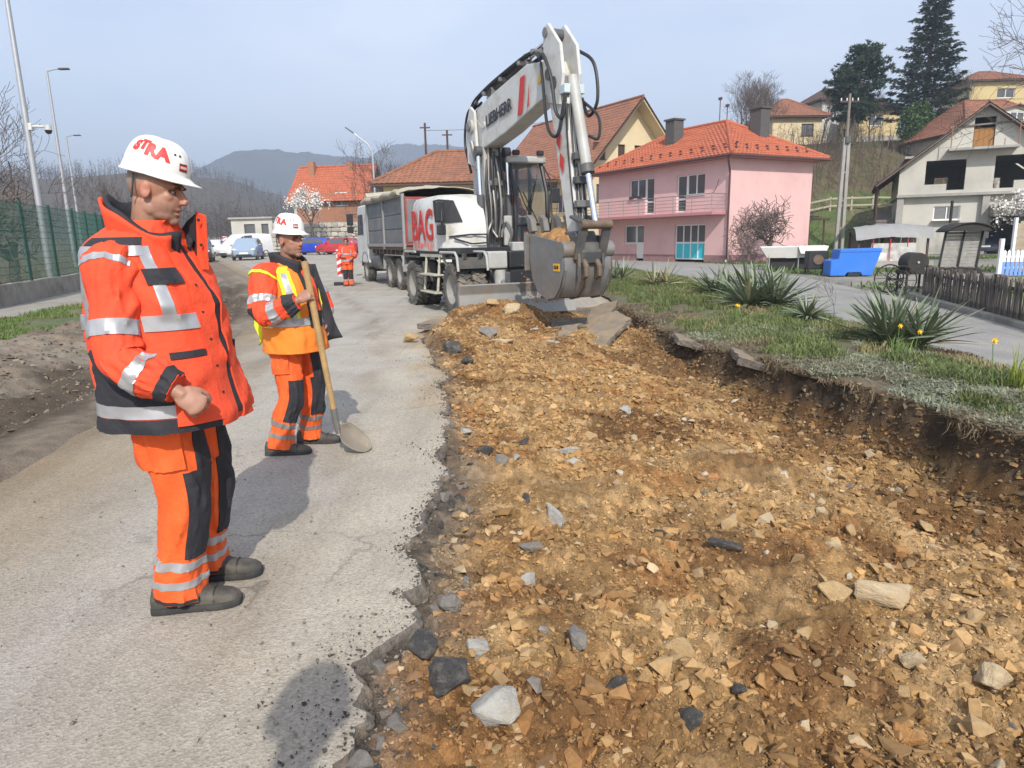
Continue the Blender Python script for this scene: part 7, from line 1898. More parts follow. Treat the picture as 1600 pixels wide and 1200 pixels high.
 C = [np.array([0, 0, t[0]])+F*t[1]+S_*t[2] for t in tw]
 ts = Surf(C, [t[3] for t in tw], [t[4] for t in tw], [F]*len(tw), [S_]*len(tw), cfg.get('wr', .009), cfg.get('seed', 1), 110, cfg.get('fold', 5.), 2.35)
 jk = ts.mesh('jacket', cfg['m_jacket'], root, 96, 130, cap=(True, False))

 def tz(zz):
  zc = ts.c[:, 2]; return float(np.interp(zz, zc, np.linspace(0, 1, ts.n)))
 sl = {}
 for sd in ('r', 'l'):
  sh, el, wr = (np.array(J[k+sd]) for k in ('sh', 'el', 'wr')); ins = sh+(np.array(J['chest'])-sh)*.45+np.array([0, 0, .05])
  pts = [ins, sh, sh*.55+el*.45, el*.88+sh*.12+cfg.get('elb', np.zeros(3))*.3, el*.90+wr*.10, el*.45+wr*.55, wr+(el-wr)*.04]
  rad = [.085, cfg.get('r_sh', .098), .092, .088, .086, .078, cfg.get('r_cuff', .058)]
  sf = limb_surf(pts, [r_*cfg.get('arm_s', 1.) for r_ in rad], F, cfg.get('wr_arm', .009), 5+(sd == 'l')+cfg.get('seed', 1), 90, 7.)
  sl[sd] = sf
  so = sf.mesh('sleeve', cfg['m_sleeve'], jk, 56, 90, cap=(False, True))
  cfg['sleeve_fn'](sf, so, sd)
 cfg['torso_fn'](ts, jk, tz, F, S_)
 # ---------------------------------------------------------------- trousers
 legs = {}
 me_all = None
 tr = empty('trousers', parent=root)
 first = None
 for sd in ('r', 'l'):
  hp, kn, an = (np.array(J[k+sd]) for k in ('hip', 'kn', 'an'))
  kf = nrm(F*.8+np.array([.2*F[0], .2*F[1], 0]))
  pts = [hp+np.array([0, 0, .10]), hp, hp*.6+kn*.4, kn, kn*.55+an*.45, an*.8+kn*.2, an+np.array([0, 0, -.035])+F*.012]
  rad = np.array([.135, .128, .112, .098, .092, .090, .092])*cfg.get('leg_s', 1.)
  sf = limb_surf(pts, rad, F, cfg.get('wr_leg', .010), 9+(sd == 'l')*2+cfg.get('seed', 1), 100, 6., flat=.95)
  legs[sd] = sf
 first = legs['r'].mesh('trousers', cfg['m_leg'], root, 56, 100, cap=(False, True))
 second = legs['l'].mesh('trousers', cfg['m_leg'], root, 56, 100, cap=(False, True))
 bm = bmesh.new(); bm.from_mesh(first.data); bm.from_mesh(second.data); bm.to_mesh(first.data); bm.free()
 bpy.data.objects.remove(second); bpy.data.objects.remove(tr)
 first.name = 'trousers'
 for sd in ('r', 'l'): cfg['leg_fn'](legs[sd], first, sd)
 # ---------------------------------------------------------------- shoes
 for sd in ('r', 'l'):
  an = Vector(J['an'+sd]); fd = Vector((*cfg['foot_'+sd], 0)).normalized(); sdv = Vector((-fd.y, fd.x, 0)); fs = cfg.get('foot_s', 1.0)
  M = Matrix((fd, sdv, Vector((0, 0, 1)))).transposed().to_4x4(); M.translation = Vector((an.x, an.y, 0))
  st = [(-.098, .026, .072, 0), (-.090, .036, .10, 0), (-.05, .040, .118, 0), (.0, .041, .116, .0), (.05, .042, .100, 0), (.085, .045, .082, 0), (.12, .048, .068, 0), (.16, .047, .062, 0), (.19, .040, .055, .0), (.212, .026, .043, .006), (.220, .010, .030, .01)]
  def loops(zlo, grow, zcap):
   out = []
   for x, hw, h, zl in st:
    hw = hw+grow; pts = []
    for k in range(16):
     a = 2*PI*k/16; yy = math.cos(a); zz = math.sin(a)
     zt = min(h, zcap) if zz > 0 else zlo
     pts.append((x*fs*(1+grow*.6), math.copysign(abs(yy)**.8, yy)*hw*fs*(1-.25*max(0, zz)**2 if zcap > .05 else 1), ((zlo+zt)/2+(zt-zlo)/2*math.copysign(abs(zz)**.7, zz))*fs))
    out.append(pts)
   return out
  sho = MB(M); loft(sho, loops(.022, 0, .2)); so = sho.build('shoe', m_shoe, root, smooth=True, angle=60)
  sol = MB(M); loft(sol, loops(.002, .008, .031)); sol.build('sole', m_sole, so, smooth=True, angle=40)
  for xs, hh, ww in ((.128, .070, .046), (-.035, .119, .040)): MB(M).tube([(xs*fs, ww*fs*math.cos(a)*1.01, (.03+(hh-.03)*math.sin(a)**.7*1.03)*fs) for a in [PI*i/14 for i in range(15)]], .0035, 5).build('seam', m_sole, so)
  for k in range(4): MB(M).tube([(.035+k*.02, -.02, (.104-k*.009)*fs), (.04+k*.02, 0, (.112-k*.010)*fs), (.035+k*.02, .02, (.104-k*.009)*fs)], .0055, 5).build('shoelace', mat('shoelace_blue', (.03, .05, .13), rough=.8), so)
  MB(M).sphere((-.02*fs, 0, .115*fs), (.05, .043, .03), 12, 8).build('ankle_pad', m_navy, so, smooth=True)
 if cfg.get('helmet', True): helmet(root, HM, hs, cfg)
 return root, HM, sl, ts, legs

def helmet(root, HM, hs, cfg):
 """hard hat: dome with three ribs, all-round rim and peak; lettering wrapped on the shell"""
 k = hs*cfg.get('helm_s', 1.0)
 Mh = HM @ Matrix.Translation((-.010*hs, 0, (.062+cfg.get('helm_up', .018))*hs)) @ Matrix.Rotation(cfg.get('helm_tilt', R(4)), 4, 'Y') @ Matrix.Scale(k, 4)
 def P(th, h, off=0.0):
  """th: angle from the front, h: 0 rim .. 1 crown"""
  a = .132+.010*max(0, math.cos(th)); b_ = .112; e = .92
  r_ = math.cos(h*PI/2)**.62 if h < 1 else 0
  x = math.cos(th)*a*r_; y = math.sin(th)*b_*r_; z = .128*math.sin(h*PI/2)**1.05
  # ribs along the crown
  if h > .15:
   for yy in (0, .033, -.033): z += .0045*math.exp(-((y-yy)/.008)**2)*min(1, (h-.15)*3)
  n = Vector((x/(a*a), y/(b_*b_), max(z, .004)/(.128*.128))).normalized()
  return Vector((x, y, z))+n*off
 nt, nh = 72, 22
 vs = []; fs = []
 for j in range(nh):
  for i in range(nt): vs.append(P(2*PI*i/nt, j/(nh-1)*.985))
 for j in range(nh-1):
  for i in range(nt): fs.append((j*nt+i, j*nt+(i+1) % nt, (j+1)*nt+(i+1) % nt, (j+1)*nt+i))
 fs.append(tuple((nh-1)*nt+i for i in range(nt)))
 # flared rim and peak, dropping below the shell at the sides and back
 base = len(vs)
 for ring, (o1, dz) in enumerate(((.004, -.020), (.010, -.032), (.008, -.036), (.0, -.030))):
  for i in range(nt):
   th = 2*PI*i/nt; p = P(th, 0); d = Vector((math.cos(th), math.sin(th), 0)); pk = max(0, math.cos(th))**4
   bk = max(0, -math.cos(th))
   vs.append(p+d*(o1*(1+.3*bk)+pk*(.052 if ring in (1, 2) else (.02 if ring == 0 else .03)))+Vector((0, 0, dz*(1-.35*pk)-.012*bk)))
 rings = [list(range(nt))]+[[base+r_*nt+i for i in range(nt)] for r_ in range(4)]
 for r_ in range(4):
  for i in range(nt): fs.append((rings[r_+1][i], rings[r_+1][(i+1) % nt], rings[r_][(i+1) % nt], rings[r_][i]))
 hm = MB(Mh).add(vs, fs).build('hard_hat', m_helm, root, smooth=True, angle=50)
 inn = MB(Mh); inn.add([P(2*PI*i/32, h, -.008)+Vector((0, 0, -.028 if h == 0 else 0)) for h in (0, .2, .5, .8) for i in range(32)], [(j*32+i, j*32+(i+1) % 32, (j+1)*32+(i+1) % 32, (j+1)*32+i) for j in range(3) for i in range(32)]+[tuple(96+i for i in range(32))])
 inn.build('hat_liner', m_helm_in, hm, smooth=True)
 for sg in (-1, 1):
  if cfg.get('strap', True): MB(HM @ Matrix.Scale(hs, 4)).tube([(-.06, sg*.080, .05), (-.055, sg*.084, .0), (-.06, sg*.075, -.04)], .004, 5).build('nape_strap', m_helm_in, hm)
  for th0 in (.55, .75): MB(Mh).sphere(P(sg*th0, .45, .0), .0055, 8, 6).build('vent_hole', m_helm_in, hm)
 def wrap(txt, size, th_c, h_c, m, nm, rise=0., bold=0.004, sgn=-1):
  me = text_mesh(txt, size, bold, 0.0)
  bm = bmesh.new(); bm.from_mesh(me); bmesh.ops.triangulate(bm, faces=bm.faces)
  bmesh.ops.subdivide_edges(bm, edges=[e for e in bm.edges if e.calc_length() > size*.12], cuts=2, use_grid_fill=False); bmesh.ops.triangulate(bm, faces=bm.faces)
  for v in bm.verts:
   s, t = v.co.x, v.co.y
   th = th_c - sgn*(-s)/.120*1.0 if sgn < 0 else th_c + s/.120
   hh = h_c + (t + rise*math.cos(s/.09)-rise)/.17
   v.co = Mh @ P(th, max(.02, min(.95, hh)), .0016)
  bm.to_mesh(me); bm.free(); link_mesh(nm, me, m, hm)
 if cfg.get('letters', True):
  # seen from the right side the front is to the reader's right
  for txt, th, hh, sz in cfg.get('letter_list', (('S', -2.12, .40, .058), ('T', -1.86, .46, .058), ('R', -1.56, .38, .068), ('A', -1.16, .36, .068))):
   me = text_mesh(txt, sz, .0045, 0.0)
   bm = bmesh.new(); bm.from_mesh(me); bmesh.ops.triangulate(bm, faces=bm.faces)
   for _ in range(2):
    bmesh.ops.subdivide_edges(bm, edges=[e for e in bm.edges if e.calc_length() > .008], cuts=1); bmesh.ops.triangulate(bm, faces=bm.faces)
   for v in bm.verts:
    s, t = v.co.x, v.co.y
    v.co = Mh @ P(th+s/.115, max(.02, min(.93, hh+t/.165)), .0018)
   bm.to_mesh(me); bm.free(); link_mesh('hat_letter', me, m_stra, hm)
  for th0, hh in ((-.42, .20),):
   for a, b_, m, off in ((.0, .15, m_stra, .0018), (.0, .15, m_helm, .0024)):
    q = MB(Mh); n_ = 6; h0, h1 = (hh-.085, hh+.085) if m is m_stra else (hh-.045, hh+.045)
    q.add([P(th0-.17+.34*i/n_, h, off) for h in (h0, h1) for i in range(n_+1)], [(i, i+1, n_+2+i, n_+1+i) for i in range(n_)])
    q.build('hat_sticker', mat('sticker_dark', (.12, .03, .03), rough=.5) if m is m_stra else m_stra, hm)
   q = MB(Mh)
   for i in range(6): q.add([P(th0-.13+.045*i+d, hh+h, .0032) for d, h in ((0, -.022), (.028, -.022), (.028, .022), (0, .022))], [(0, 1, 2, 3)])
   q.build('hat_sticker_print', m_helm, hm)
 return hm

FIST = (1.15, 1.35, .7); GRIP = (1.05, 1.15, .75); RELAX = (.35, .45, .3)

# ------------------------------------------------------------------ foreground worker
def worker_one():
 F = nrm([.995, -.08, 0])[:2]
 o = Vector((-1.46, 2.90, 0))
 J = dict(head=(.045, -.01, 1.815), neck=(-.01, .0, 1.66), chest=(-.03, 0, 1.45), pelvis=(0, .03, .98),
             shr=(-.065, -.20, 1.53), elr=(-.045, -.305, 1.175), wrr=(.185, -.325, 1.055),
             shl=(-.02, .20, 1.53), ell=(-.06, .31, 1.22), wrl=(.03, .30, .97),
             hipr=(.0, -.065, .92), knr=(.025, -.055, .52), anr=(-.05, -.055, .095),
             hipl=(.015, .125, .92), knl=(.02, .20, .52), anl=(-.055, .235, .095))
 def torso_fn(ts, jk, tz, F, S_):
  P = ts.patch; TA = 'reflective_band'
  P('hem_panel', m_navy, jk, 0.06, .94, tz(.86), tz(.93), .004)
  for a, b_ in ((.95, .925), (1.305, 1.30)): pass
  P(TA, m_refl, jk, .045, .955, tz(.935), tz(.985), .006)
  P(TA, m_refl, jk, .045, .205, tz(1.275), tz(1.335), .006); P(TA, m_refl, jk, .325, .80, tz(1.275), tz(1.335), .006); P(TA, m_refl, jk, .80, .955, tz(1.275), tz(1.335), .006)
  # vertical brace straps over chest and back
  for u in (.135, .865, .36, .64): P(TA, m_refl, jk, u-.017, u+.017, tz(1.335), tz(1.60), .005)
  # black side panels widening downwards
  def side(uc):
   def e(U, V):
    t = (V-V.min())/(V.max()-V.min()); w = .115-.075*t**1.5
    return uc + (U-uc)/.115*w + .03*t, V
   return e
  P('side_panel', m_navy, jk, .275-.115, .275+.115, tz(.985), tz(1.36), .0045, edge=side(.275)); P('side_panel', m_navy, jk, .755-.085, .755+.085, tz(.985), tz(1.36), .0045, edge=lambda U, V: (lambda t: (.755+(U-.755)/.085*(.085-.055*t**1.5)+.03*t, V))((V-V.min())/(V.max()-V.min())))
  # zip, plackets, pockets
  P('zip', m_navy, jk, -.006, .006, tz(.90), tz(1.62), .006)
  P('placket', m_or_red, jk, -.055, -.008, tz(.86), tz(1.60), .012); P('placket', m_or_red, jk, .008, .060, tz(.86), tz(1.60), .009)
  for u in (.115, .885):
   P('pocket_flap', m_navy, jk, u-.050, u+.050, tz(1.455), tz(1.515), .011)
   P('lower_pocket', m_or_red, jk, u-.062, u+.055, tz(.90), tz(1.16), .012)
   P('pocket_welt', m_navy, jk, u-.052, u+.045, tz(1.165), tz(1.19), .011)
  for k in range(5): P('snap', m_navy, jk, .036, .042, tz(1.0+k*.11), tz(1.008+k*.11), .012)
  # shoulder yoke
  for u in (.25, .75): P('shoulder_strip', m_navy, jk, u-.11, u+.11, tz(1.605), tz(1.635), .005)
  P(TA, m_refl, jk, .14, .40, tz(1.565), tz(1.603), .006); P(TA, m_refl, jk, .60, .86, tz(1.565), tz(1.603), .006)
 def sleeve_fn(sf, so, sd):
  sf.patch('reflective_band', m_refl, so, 0, 1, .385, .445, .005, nu=50); sf.patch('reflective_band', m_refl, so, 0, 1, .76, .825, .005, nu=50)
  sf.patch('cuff', m_navy, so, 0, 1, .925, .995, .005, nu=50)
  sf.patch('elbow_panel', m_navy, so, .36, .66, .50, .745, .0045)
  sf.patch('shoulder_band', m_refl, so, .05, .95, .175, .20, .004)
 def leg_fn(sf, tr, sd):
  sf.patch('reflective_band', m_refl, tr, 0, 1, .735, .78, .005, nu=50); sf.patch('reflective_band', m_refl, tr, 0, 1, .845, .89, .005, nu=50)
  sg = 1 if sd == 'r' else -1
  k = .15 if sd == 'r' else .10
  sf.patch('knee_panel', m_navy, tr, -k, k, .40, .715, .006); sf.patch('thigh_panel', m_navy, tr, -.05, .06, .15, .41, .005)
  uc = .27*(-1 if sd == 'l' else 1)
  sf.patch('cargo_pocket', m_or_leg, tr, uc-.14, uc+.14, .20, .385, .016); sf.patch('pocket_flap', m_or_leg, tr, uc-.15, uc+.15, .17, .225, .022)
  sf.patch('trouser_hem', m_navy, tr, 0, 1, .975, .995, .004, nu=50)
 tz_ = [(.872, .01, 0, .272, .275), (.93, .012, 0, .274, .275), (1.05, .005, 0, .262, .262), (1.20, -.008, 0, .252, .252), (1.35, -.025, 0, .245, .25), (1.47, -.045, 0, .225, .242), (1.56, -.065, 0, .195, .23), (1.62, -.06, 0, .165, .205), (1.665, -.04, 0, .13, .145), (1.70, -.015, 0, .105, .105)]
 cfg = dict(m_jacket=m_or_red, m_sleeve=m_or_red, m_leg=m_or_leg, torso=tz_, torso_fn=torso_fn, sleeve_fn=sleeve_fn, leg_fn=leg_fn, seed=3, wr=.016, wr_arm=.015, wr_leg=.014, fold=5.5,
               hand_r=dict(d=(.78, .06, -.62), n=(-.35, .85, -.35), t=(.55, .1, .8), curl=FIST), hand_l=dict(d=(.3, -.1, -.95), n=(-.2, -.9, .1), t=(.9, .0, .3), curl=RELAX),
               foot_r=(.97, .2), foot_l=(.98, .15), foot_s=1.18, r_sh=.100, arm_s=.96, leg_s=1.06, head_s=1.03, helm_s=.88, helm_up=.024, helm_tilt=R(7), hair=(.24, .20, .17), hand_s=1.12)
 root, HM, sl, ts, legs = person(o, 'tall man in red-orange hi-vis jacket and white hard hat, nearest the camera', J, F, (.975, .10, -.22), cfg, vox=.0046)
 jk = [c for c in root.children if c.name.startswith('jacket')][0]
 # standing collar: orange outside, dark fleece inside, open at the front
 Fv = Vector((F[0], F[1], 0)); Sv = Fv.cross(Vector((0, 0, 1)))
 def collar(nm, m, r0, r1, zb, zt, u0, u1, th=.010):
  V = []; n_ = 46; rows = 6
  for j in range(rows):
   for i in range(n_):
    u = u0+(u1-u0)*i/(n_-1); a = u*2*PI; t = j/(rows-1)
    fr = max(0, math.cos(a))
    rx = (r0+(r1-r0)*t)*(1+.38*fr*(1-.1*t)); ry = (r0+(r1-r0)*t)*1.05
    zz = zb+(zt-zb)*t-.17*t*(.5+.5*math.cos(a))-.05*(1-t)*fr+.010*math.sin(a*3+1)*t
    c = Vector((-.005, 0, 0)); p = c+Fv*(math.cos(a)*rx-.015)+Sv*(math.sin(a)*ry); V.append((p.x, p.y, zz+.01*math.sin(a*5)*t))
  Fc = [(j*n_+i, j*n_+i+1, (j+1)*n_+i+1, (j+1)*n_+i) for j in range(rows-1) for i in range(n_-1)]
  c = MB().add(V, Fc).build(nm, m, jk, smooth=True, angle=80)
  s = c.modifiers.new('t', 'SOLIDIFY'); s.thickness = th; s.offset = 0
  return c
 collar('collar', m_or_red, .128, .150, 1.60, 1.79, .10, .90, .012); collar('collar_lining', m_navy, .108, .130, 1.60, 1.80, .045, .955, .016)
 # front flap of the far side standing up beside the chin
 MB().add([tuple(Fv*x+Sv*y+Vector((0, 0, z))) for x, y, z in ((.150, -.045, 1.50), (.195, -.03, 1.50), (.200, -.045, 1.72), (.150, -.085, 1.735), (.14, -.07, 1.62))], [(0, 1, 2, 3, 4)]).build('collar_flap', m_or_red, jk).modifiers.new('t', 'SOLIDIFY').thickness = .016
 MB().add([tuple(Fv*x+Sv*y+Vector((0, 0, z))) for x, y, z in ((.06, -.05, 1.56), (.150, -.04, 1.50), (.150, -.075, 1.725), (.10, -.10, 1.70), (.05, -.10, 1.64))], [(0, 1, 2, 3, 4)]).build('collar_fleece', m_navy, jk).modifiers.new('t', 'SOLIDIFY').thickness = .02
 for zz in (1.60, 1.70): MB().sphere(tuple(Fv*.190+Sv*(-.026)+Vector((0, 0, zz))), .007, 8, 6).build('collar_snap', m_navy, jk)
worker_one()

# ------------------------------------------------------------------ worker with the shovel
def worker_two():
 F = nrm([.93, -.36, 0])[:2]
 o = Vector((-1.67, 5.27, 0))
 J = dict(head=(.05, -.03, 1.615), neck=(.01, 0, 1.47), chest=(-.02, 0, 1.28), pelvis=(0, .03, .88),
             shr=(-.115, -.19, 1.375), elr=(-.115, -.30, 1.085), wrr=(.150, -.295, 1.195),
             shl=(.06, .19, 1.375), ell=(.19, .22, 1.10), wrl=(.18, .10, 1.0),
             hipr=(-.045, -.06, .84), knr=(-.02, -.11, .47), anr=(-.135, -.14, .09),
             hipl=(.06, .10, .84), knl=(.09, .11, .47), anl=(.02, .16, .09))
 def torso_fn(ts, jk, tz, F, S_):
  P = ts.patch
  # vest: yellow edge, reflective bands, dark lining at the open front
  P('reflective_band', m_refl, jk, .02, .98, tz(1.00), tz(1.055), .007, nu=80)
  for u, w in ((.13, .020), (.87, .020), (.37, .022), (.63, .022)):
   P('reflective_band', m_refl, jk, u-w, u+w, tz(1.055), tz(1.405), .007)
   P('yellow_edge', m_yel, jk, u-w-.022, u-w, tz(1.055), tz(1.40), .006); P('yellow_edge', m_yel, jk, u+w, u+w+.022, tz(1.055), tz(1.40), .006)
  P('yellow_band', m_yel, jk, .25, .75, tz(.99), tz(1.12), .0055); P('yellow_yoke', m_yel, jk, .10, .42, tz(1.385), tz(1.43), .008); P('yellow_yoke', m_yel, jk, .58, .90, tz(1.385), tz(1.43), .008)
  P('front_opening', m_navy, jk, -.05, .035, tz(.98), tz(1.44), .009); P('shirt_front', m_or_red, jk, -.032, .012, tz(1.10), tz(1.40), .012)
  P('vest_hem', m_or_vest, jk, .02, .98, tz(.80), tz(.825), .006, nu=80)
 def sleeve_fn(sf, so, sd):
  sf.patch('reflective_band', m_refl, so, 0, 1, .36, .425, .005, nu=50); sf.patch('reflective_band', m_refl, so, 0, 1, .735, .80, .005, nu=50)
  sf.patch('cuff', m_navy, so, 0, 1, .88, .995, .006, nu=50); sf.patch('elbow_panel', m_navy, so, .30, .72, .47, .70, .0045)
  sf.patch('armhole_edge', m_yel, so, 0, 1, .195, .215, .010, nu=50)
 def leg_fn(sf, tr, sd):
  sf.patch('reflective_band', m_refl_d, tr, 0, 1, .71, .755, .005, nu=50); sf.patch('reflective_band', m_refl_d, tr, 0, 1, .825, .87, .005, nu=50)
  sf.patch('knee_panel', m_navy, tr, -.17, .17, .42, .69, .006)
  uc = .27*(-1 if sd == 'l' else 1)
  sf.patch('cargo_pocket', m_or_leg, tr, uc-.13, uc+.13, .22, .385, .014); sf.patch('pocket_flap', m_or_leg, tr, uc-.14, uc+.14, .19, .235, .02)
  if sd == 'l': sf.patch('thigh_panel', m_navy, tr, -.09, .12, .20, .43, .005)
 tw = [(.795, .02, 0, .225, .235), (.88, .02, 0, .222, .232), (1.0, .01, 0, .212, .225), (1.14, .0, 0, .205, .222), (1.26, -.01, 0, .198, .225), (1.345, -.025, 0, .172, .215), (1.405, -.03, 0, .142, .18), (1.445, -.02, 0, .115, .125), (1.475, -.005, 0, .095, .095)]
 cfg = dict(m_jacket=m_or_vest, m_sleeve=m_or_red, m_leg=m_or_leg, torso=tw, torso_fn=torso_fn, sleeve_fn=sleeve_fn, leg_fn=leg_fn, seed=8, wr=.012, wr_arm=.012, wr_leg=.013, fold=5.5,
               hand_r=dict(d=(.86, .02, .48), n=(.45, .8, -.2), t=(-.45, .0, .9), curl=GRIP), hand_l=dict(d=(.4, -.3, -.8), n=(-.2, -.8, .1), t=(.8, .0, .3), curl=RELAX),
               foot_r=(.98, .1), foot_l=(.99, .05), foot_s=1.08, head_s=.98, arm_s=.93, leg_s=.93, helm_s=.90, helm_up=.024, helm_tilt=R(6), hair=(.05, .035, .03), skin=(.33, .165, .11),
               letter_list=(('T', -1.95, .42, .05), ('R', -1.62, .36, .058), ('A', -1.22, .34, .058)))
 root, HM, sl, ts, legs = person(o, 'man in orange vest with yellow edging leaning on a shovel', J, F, (.87, -.49, -.03), cfg, vox=.006)
 jk = [c for c in root.children if c.name.startswith('jacket')][0]
 Fv = Vector((F[0], F[1], 0)); Sv = Fv.cross(Vector((0, 0, 1)))
 # open dark jacket front swinging forward, and its collar
 V = []; n_ = 14; rows = 18
 for j in range(rows):
  t = j/(rows-1); zz = 1.44-.60*t
  for i in range(n_):
   s = i/(n_-1); x = .11+.04*t+(.05+.11*t**1.4)*s+.022*math.sin(s*5+t*7)*(.3+t); y = -.09-.05*s-.06*t*s+.025*math.sin(s*4-t*6)*t
   V.append(tuple(Fv*x+Sv*y+Vector((0, 0, zz+.03*s*t))))
 fl = MB().add(V, [(j*n_+i, j*n_+i+1, (j+1)*n_+i+1, (j+1)*n_+i) for j in range(rows-1) for i in range(n_-1)]).build('jacket_front', m_navy, jk, smooth=True, angle=80)
 s = fl.modifiers.new('t', 'SOLIDIFY'); s.thickness = .014
 V = []; n_ = 40
 for j in range(5):
  for i in range(n_):
   u = .04+.92*i/(n_-1); a = u*2*PI; t = j/4; fr = max(0, math.cos(a)); rr = .095+.018*t
   V.append(tuple(Fv*(math.cos(a)*rr*(1+.3*fr))+Sv*(math.sin(a)*rr)+Vector((0, 0, 1.415+.12*t-.07*fr))))
 c = MB().add(V, [(j*n_+i, j*n_+i+1, (j+1)*n_+i+1, (j+1)*n_+i) for j in range(4) for i in range(n_-1)]).build('collar', m_navy, jk, smooth=True, angle=80)
 s = c.modifiers.new('t', 'SOLIDIFY'); s.thickness = .016
 # loose yellow corner of the vest at the back
 V = []
 for j in range(8):
  for i in range(8):
   s, t = i/7, j/7; p = -Fv*(.17+.06*s+.02*math.sin(t*6))+Sv*(.06+.07*s)+Vector((0, 0, 1.14-.22*t-.08*s)); V.append(tuple(p))
 c = MB().add(V, [(j*8+i, j*8+i+1, (j+1)*8+i+1, (j+1)*8+i) for j in range(7) for i in range(7)]).build('loose_vest_corner', m_yel, jk, smooth=True, angle=80)
 c.modifiers.new('t', 'SOLIDIFY').thickness = .008
 return root
worker_two()

def shovel():
 s = empty('shovel', (-1.13, 5.20, 0), 0, 'shovel with pale wooden handle and round steel blade', 'shovel')
 m_h = mat('shovel_wood', (.42, .27, .115), rough=.6, var=.2, scale=18, dirt=(.28, .19, .10), dscale=6, damt=.5)
 A = Vector((-.325, -.215, 1.47)); B = Vector((-.215, -.11, .27)); ax = (B-A).normalized()
 MB().tube([A, A.lerp(B, .3), A.lerp(B, .7), B+ax*.03], [.024, .025, .023, .021], 12).build('handle', m_h, s, smooth=True)
 MB().tube([B-ax*.10, B+ax*.03, B+ax*.10], [.027, .026, .020], 12).build('socket', m_steel, s, smooth=True)
 tip = Vector((.0, .0, .006)); top = B+ax*.06; d = (tip-top).normalized(); n = Vector((.15, -.62, .75)); n = (n-d*n.dot(d)).normalized(); w = d.cross(n)
 if n.z < 0: n = -n
 V = []; L_ = (tip-top).length
 for j in range(12):
  t = j/11; hw = .098*min(1, (.35+t*3))*(math.sqrt(max(0, 1-((t-.45)/.55)**2)) if t > .45 else 1)
  for i in range(9):
   q = -1+2*i/8; V.append(tuple(top+d*L_*t+w*(q*hw)+n*(.035*q*q-.02*math.sin(t*PI))))
 bl = MB().add(V, [(j*9+i, j*9+i+1, (j+1)*9+i+1, (j+1)*9+i) for j in range(11) for i in range(8)]).build('blade', mat('shovel_steel', (.25, .215, .165), rough=.7, metal=.2, var=.2, scale=9), s, smooth=True)
 bl.modifiers.new('t', 'SOLIDIFY').thickness = .004
shovel()

# ------------------------------------------------------------------ simple figures: flagman, operator, photographer
def plain(loc, label, J, F, hd, helm=True, vox=.010, helm_letters=False, mj=None, seed=4, **kw):
 def torso_fn(ts, jk, tz, F_, S_):
  z0, z1 = ts.c[0, 2], ts.c[-1, 2]; hh = z1-z0
  for t in (.16, .50): ts.patch('reflective_band', m_refl, jk, .0, 1., tz(z0+hh*t), tz(z0+hh*(t+.08)), .006, nu=70)
  for u in (.13, .87): ts.patch('reflective_band', m_refl, jk, u-.02, u+.02, tz(z0+hh*.58), tz(z0+hh*.92), .006)
 def sleeve_fn(sf, so, sd): sf.patch('reflective_band', m_refl, so, 0, 1, .40, .47, .005, nu=40); sf.patch('cuff', m_navy, so, 0, 1, .92, .99, .005, nu=40)
 def leg_fn(sf, tr, sd):
  sf.patch('reflective_band', m_refl, tr, 0, 1, .72, .77, .005, nu=40); sf.patch('knee_panel', m_navy, tr, -.17, .17, .40, .70, .006)
 cfg = dict(m_jacket=mj or m_or_red, m_sleeve=mj or m_or_red, m_leg=m_or_leg, torso_fn=torso_fn, sleeve_fn=sleeve_fn, leg_fn=leg_fn, seed=seed, helmet=helm, letters=helm_letters, hair_cap=not helm, **kw)
 return person(loc, label, J, F, hd, cfg, vox=vox)
TW = [(.80, 0, 0, .17, .21), (.95, 0, 0, .165, .205), (1.1, 0, 0, .16, .20), (1.25, 0, 0, .155, .205), (1.36, -.01, 0, .13, .19), (1.42, -.01, 0, .10, .13), (1.47, 0, 0, .08, .085)]
HR = dict(d=(.1, -.3, -1), n=(-1, 0, 0), t=(0, -1, 0), curl=RELAX)
plain((-5.93, 25.7, 0), 'man in red-orange hi-vis standing far back beside the dump truck', 
      dict(head=(0, -.02, 1.60), neck=(0, 0, 1.46), chest=(0, 0, 1.28), pelvis=(0, 0, .88), shr=(-.20, 0, 1.37), elr=(-.27, -.02, 1.10), wrr=(-.12, -.20, 1.08), shl=(.20, 0, 1.37), ell=(.30, .02, 1.12), wrl=(.22, -.18, 1.02),
           hipr=(-.09, 0, .84), knr=(-.09, -.03, .46), anr=(-.09, 0, .09), hipl=(.09, 0, .84), knl=(.10, -.02, .46), anl=(.11, 0, .09)), (.15, -1), (.1, -1, -.05), helm=False,
      torso=TW, hand_r=dict(d=(.8, -.4, 0), n=(0, 0, -1), t=(0, -1, 0), curl=RELAX), hand_l=dict(d=(-.6, -.6, -.3), n=(0, 0, -1), t=(0, -1, 0), curl=RELAX), foot_r=(-.2, -1), foot_l=(.25, -1))
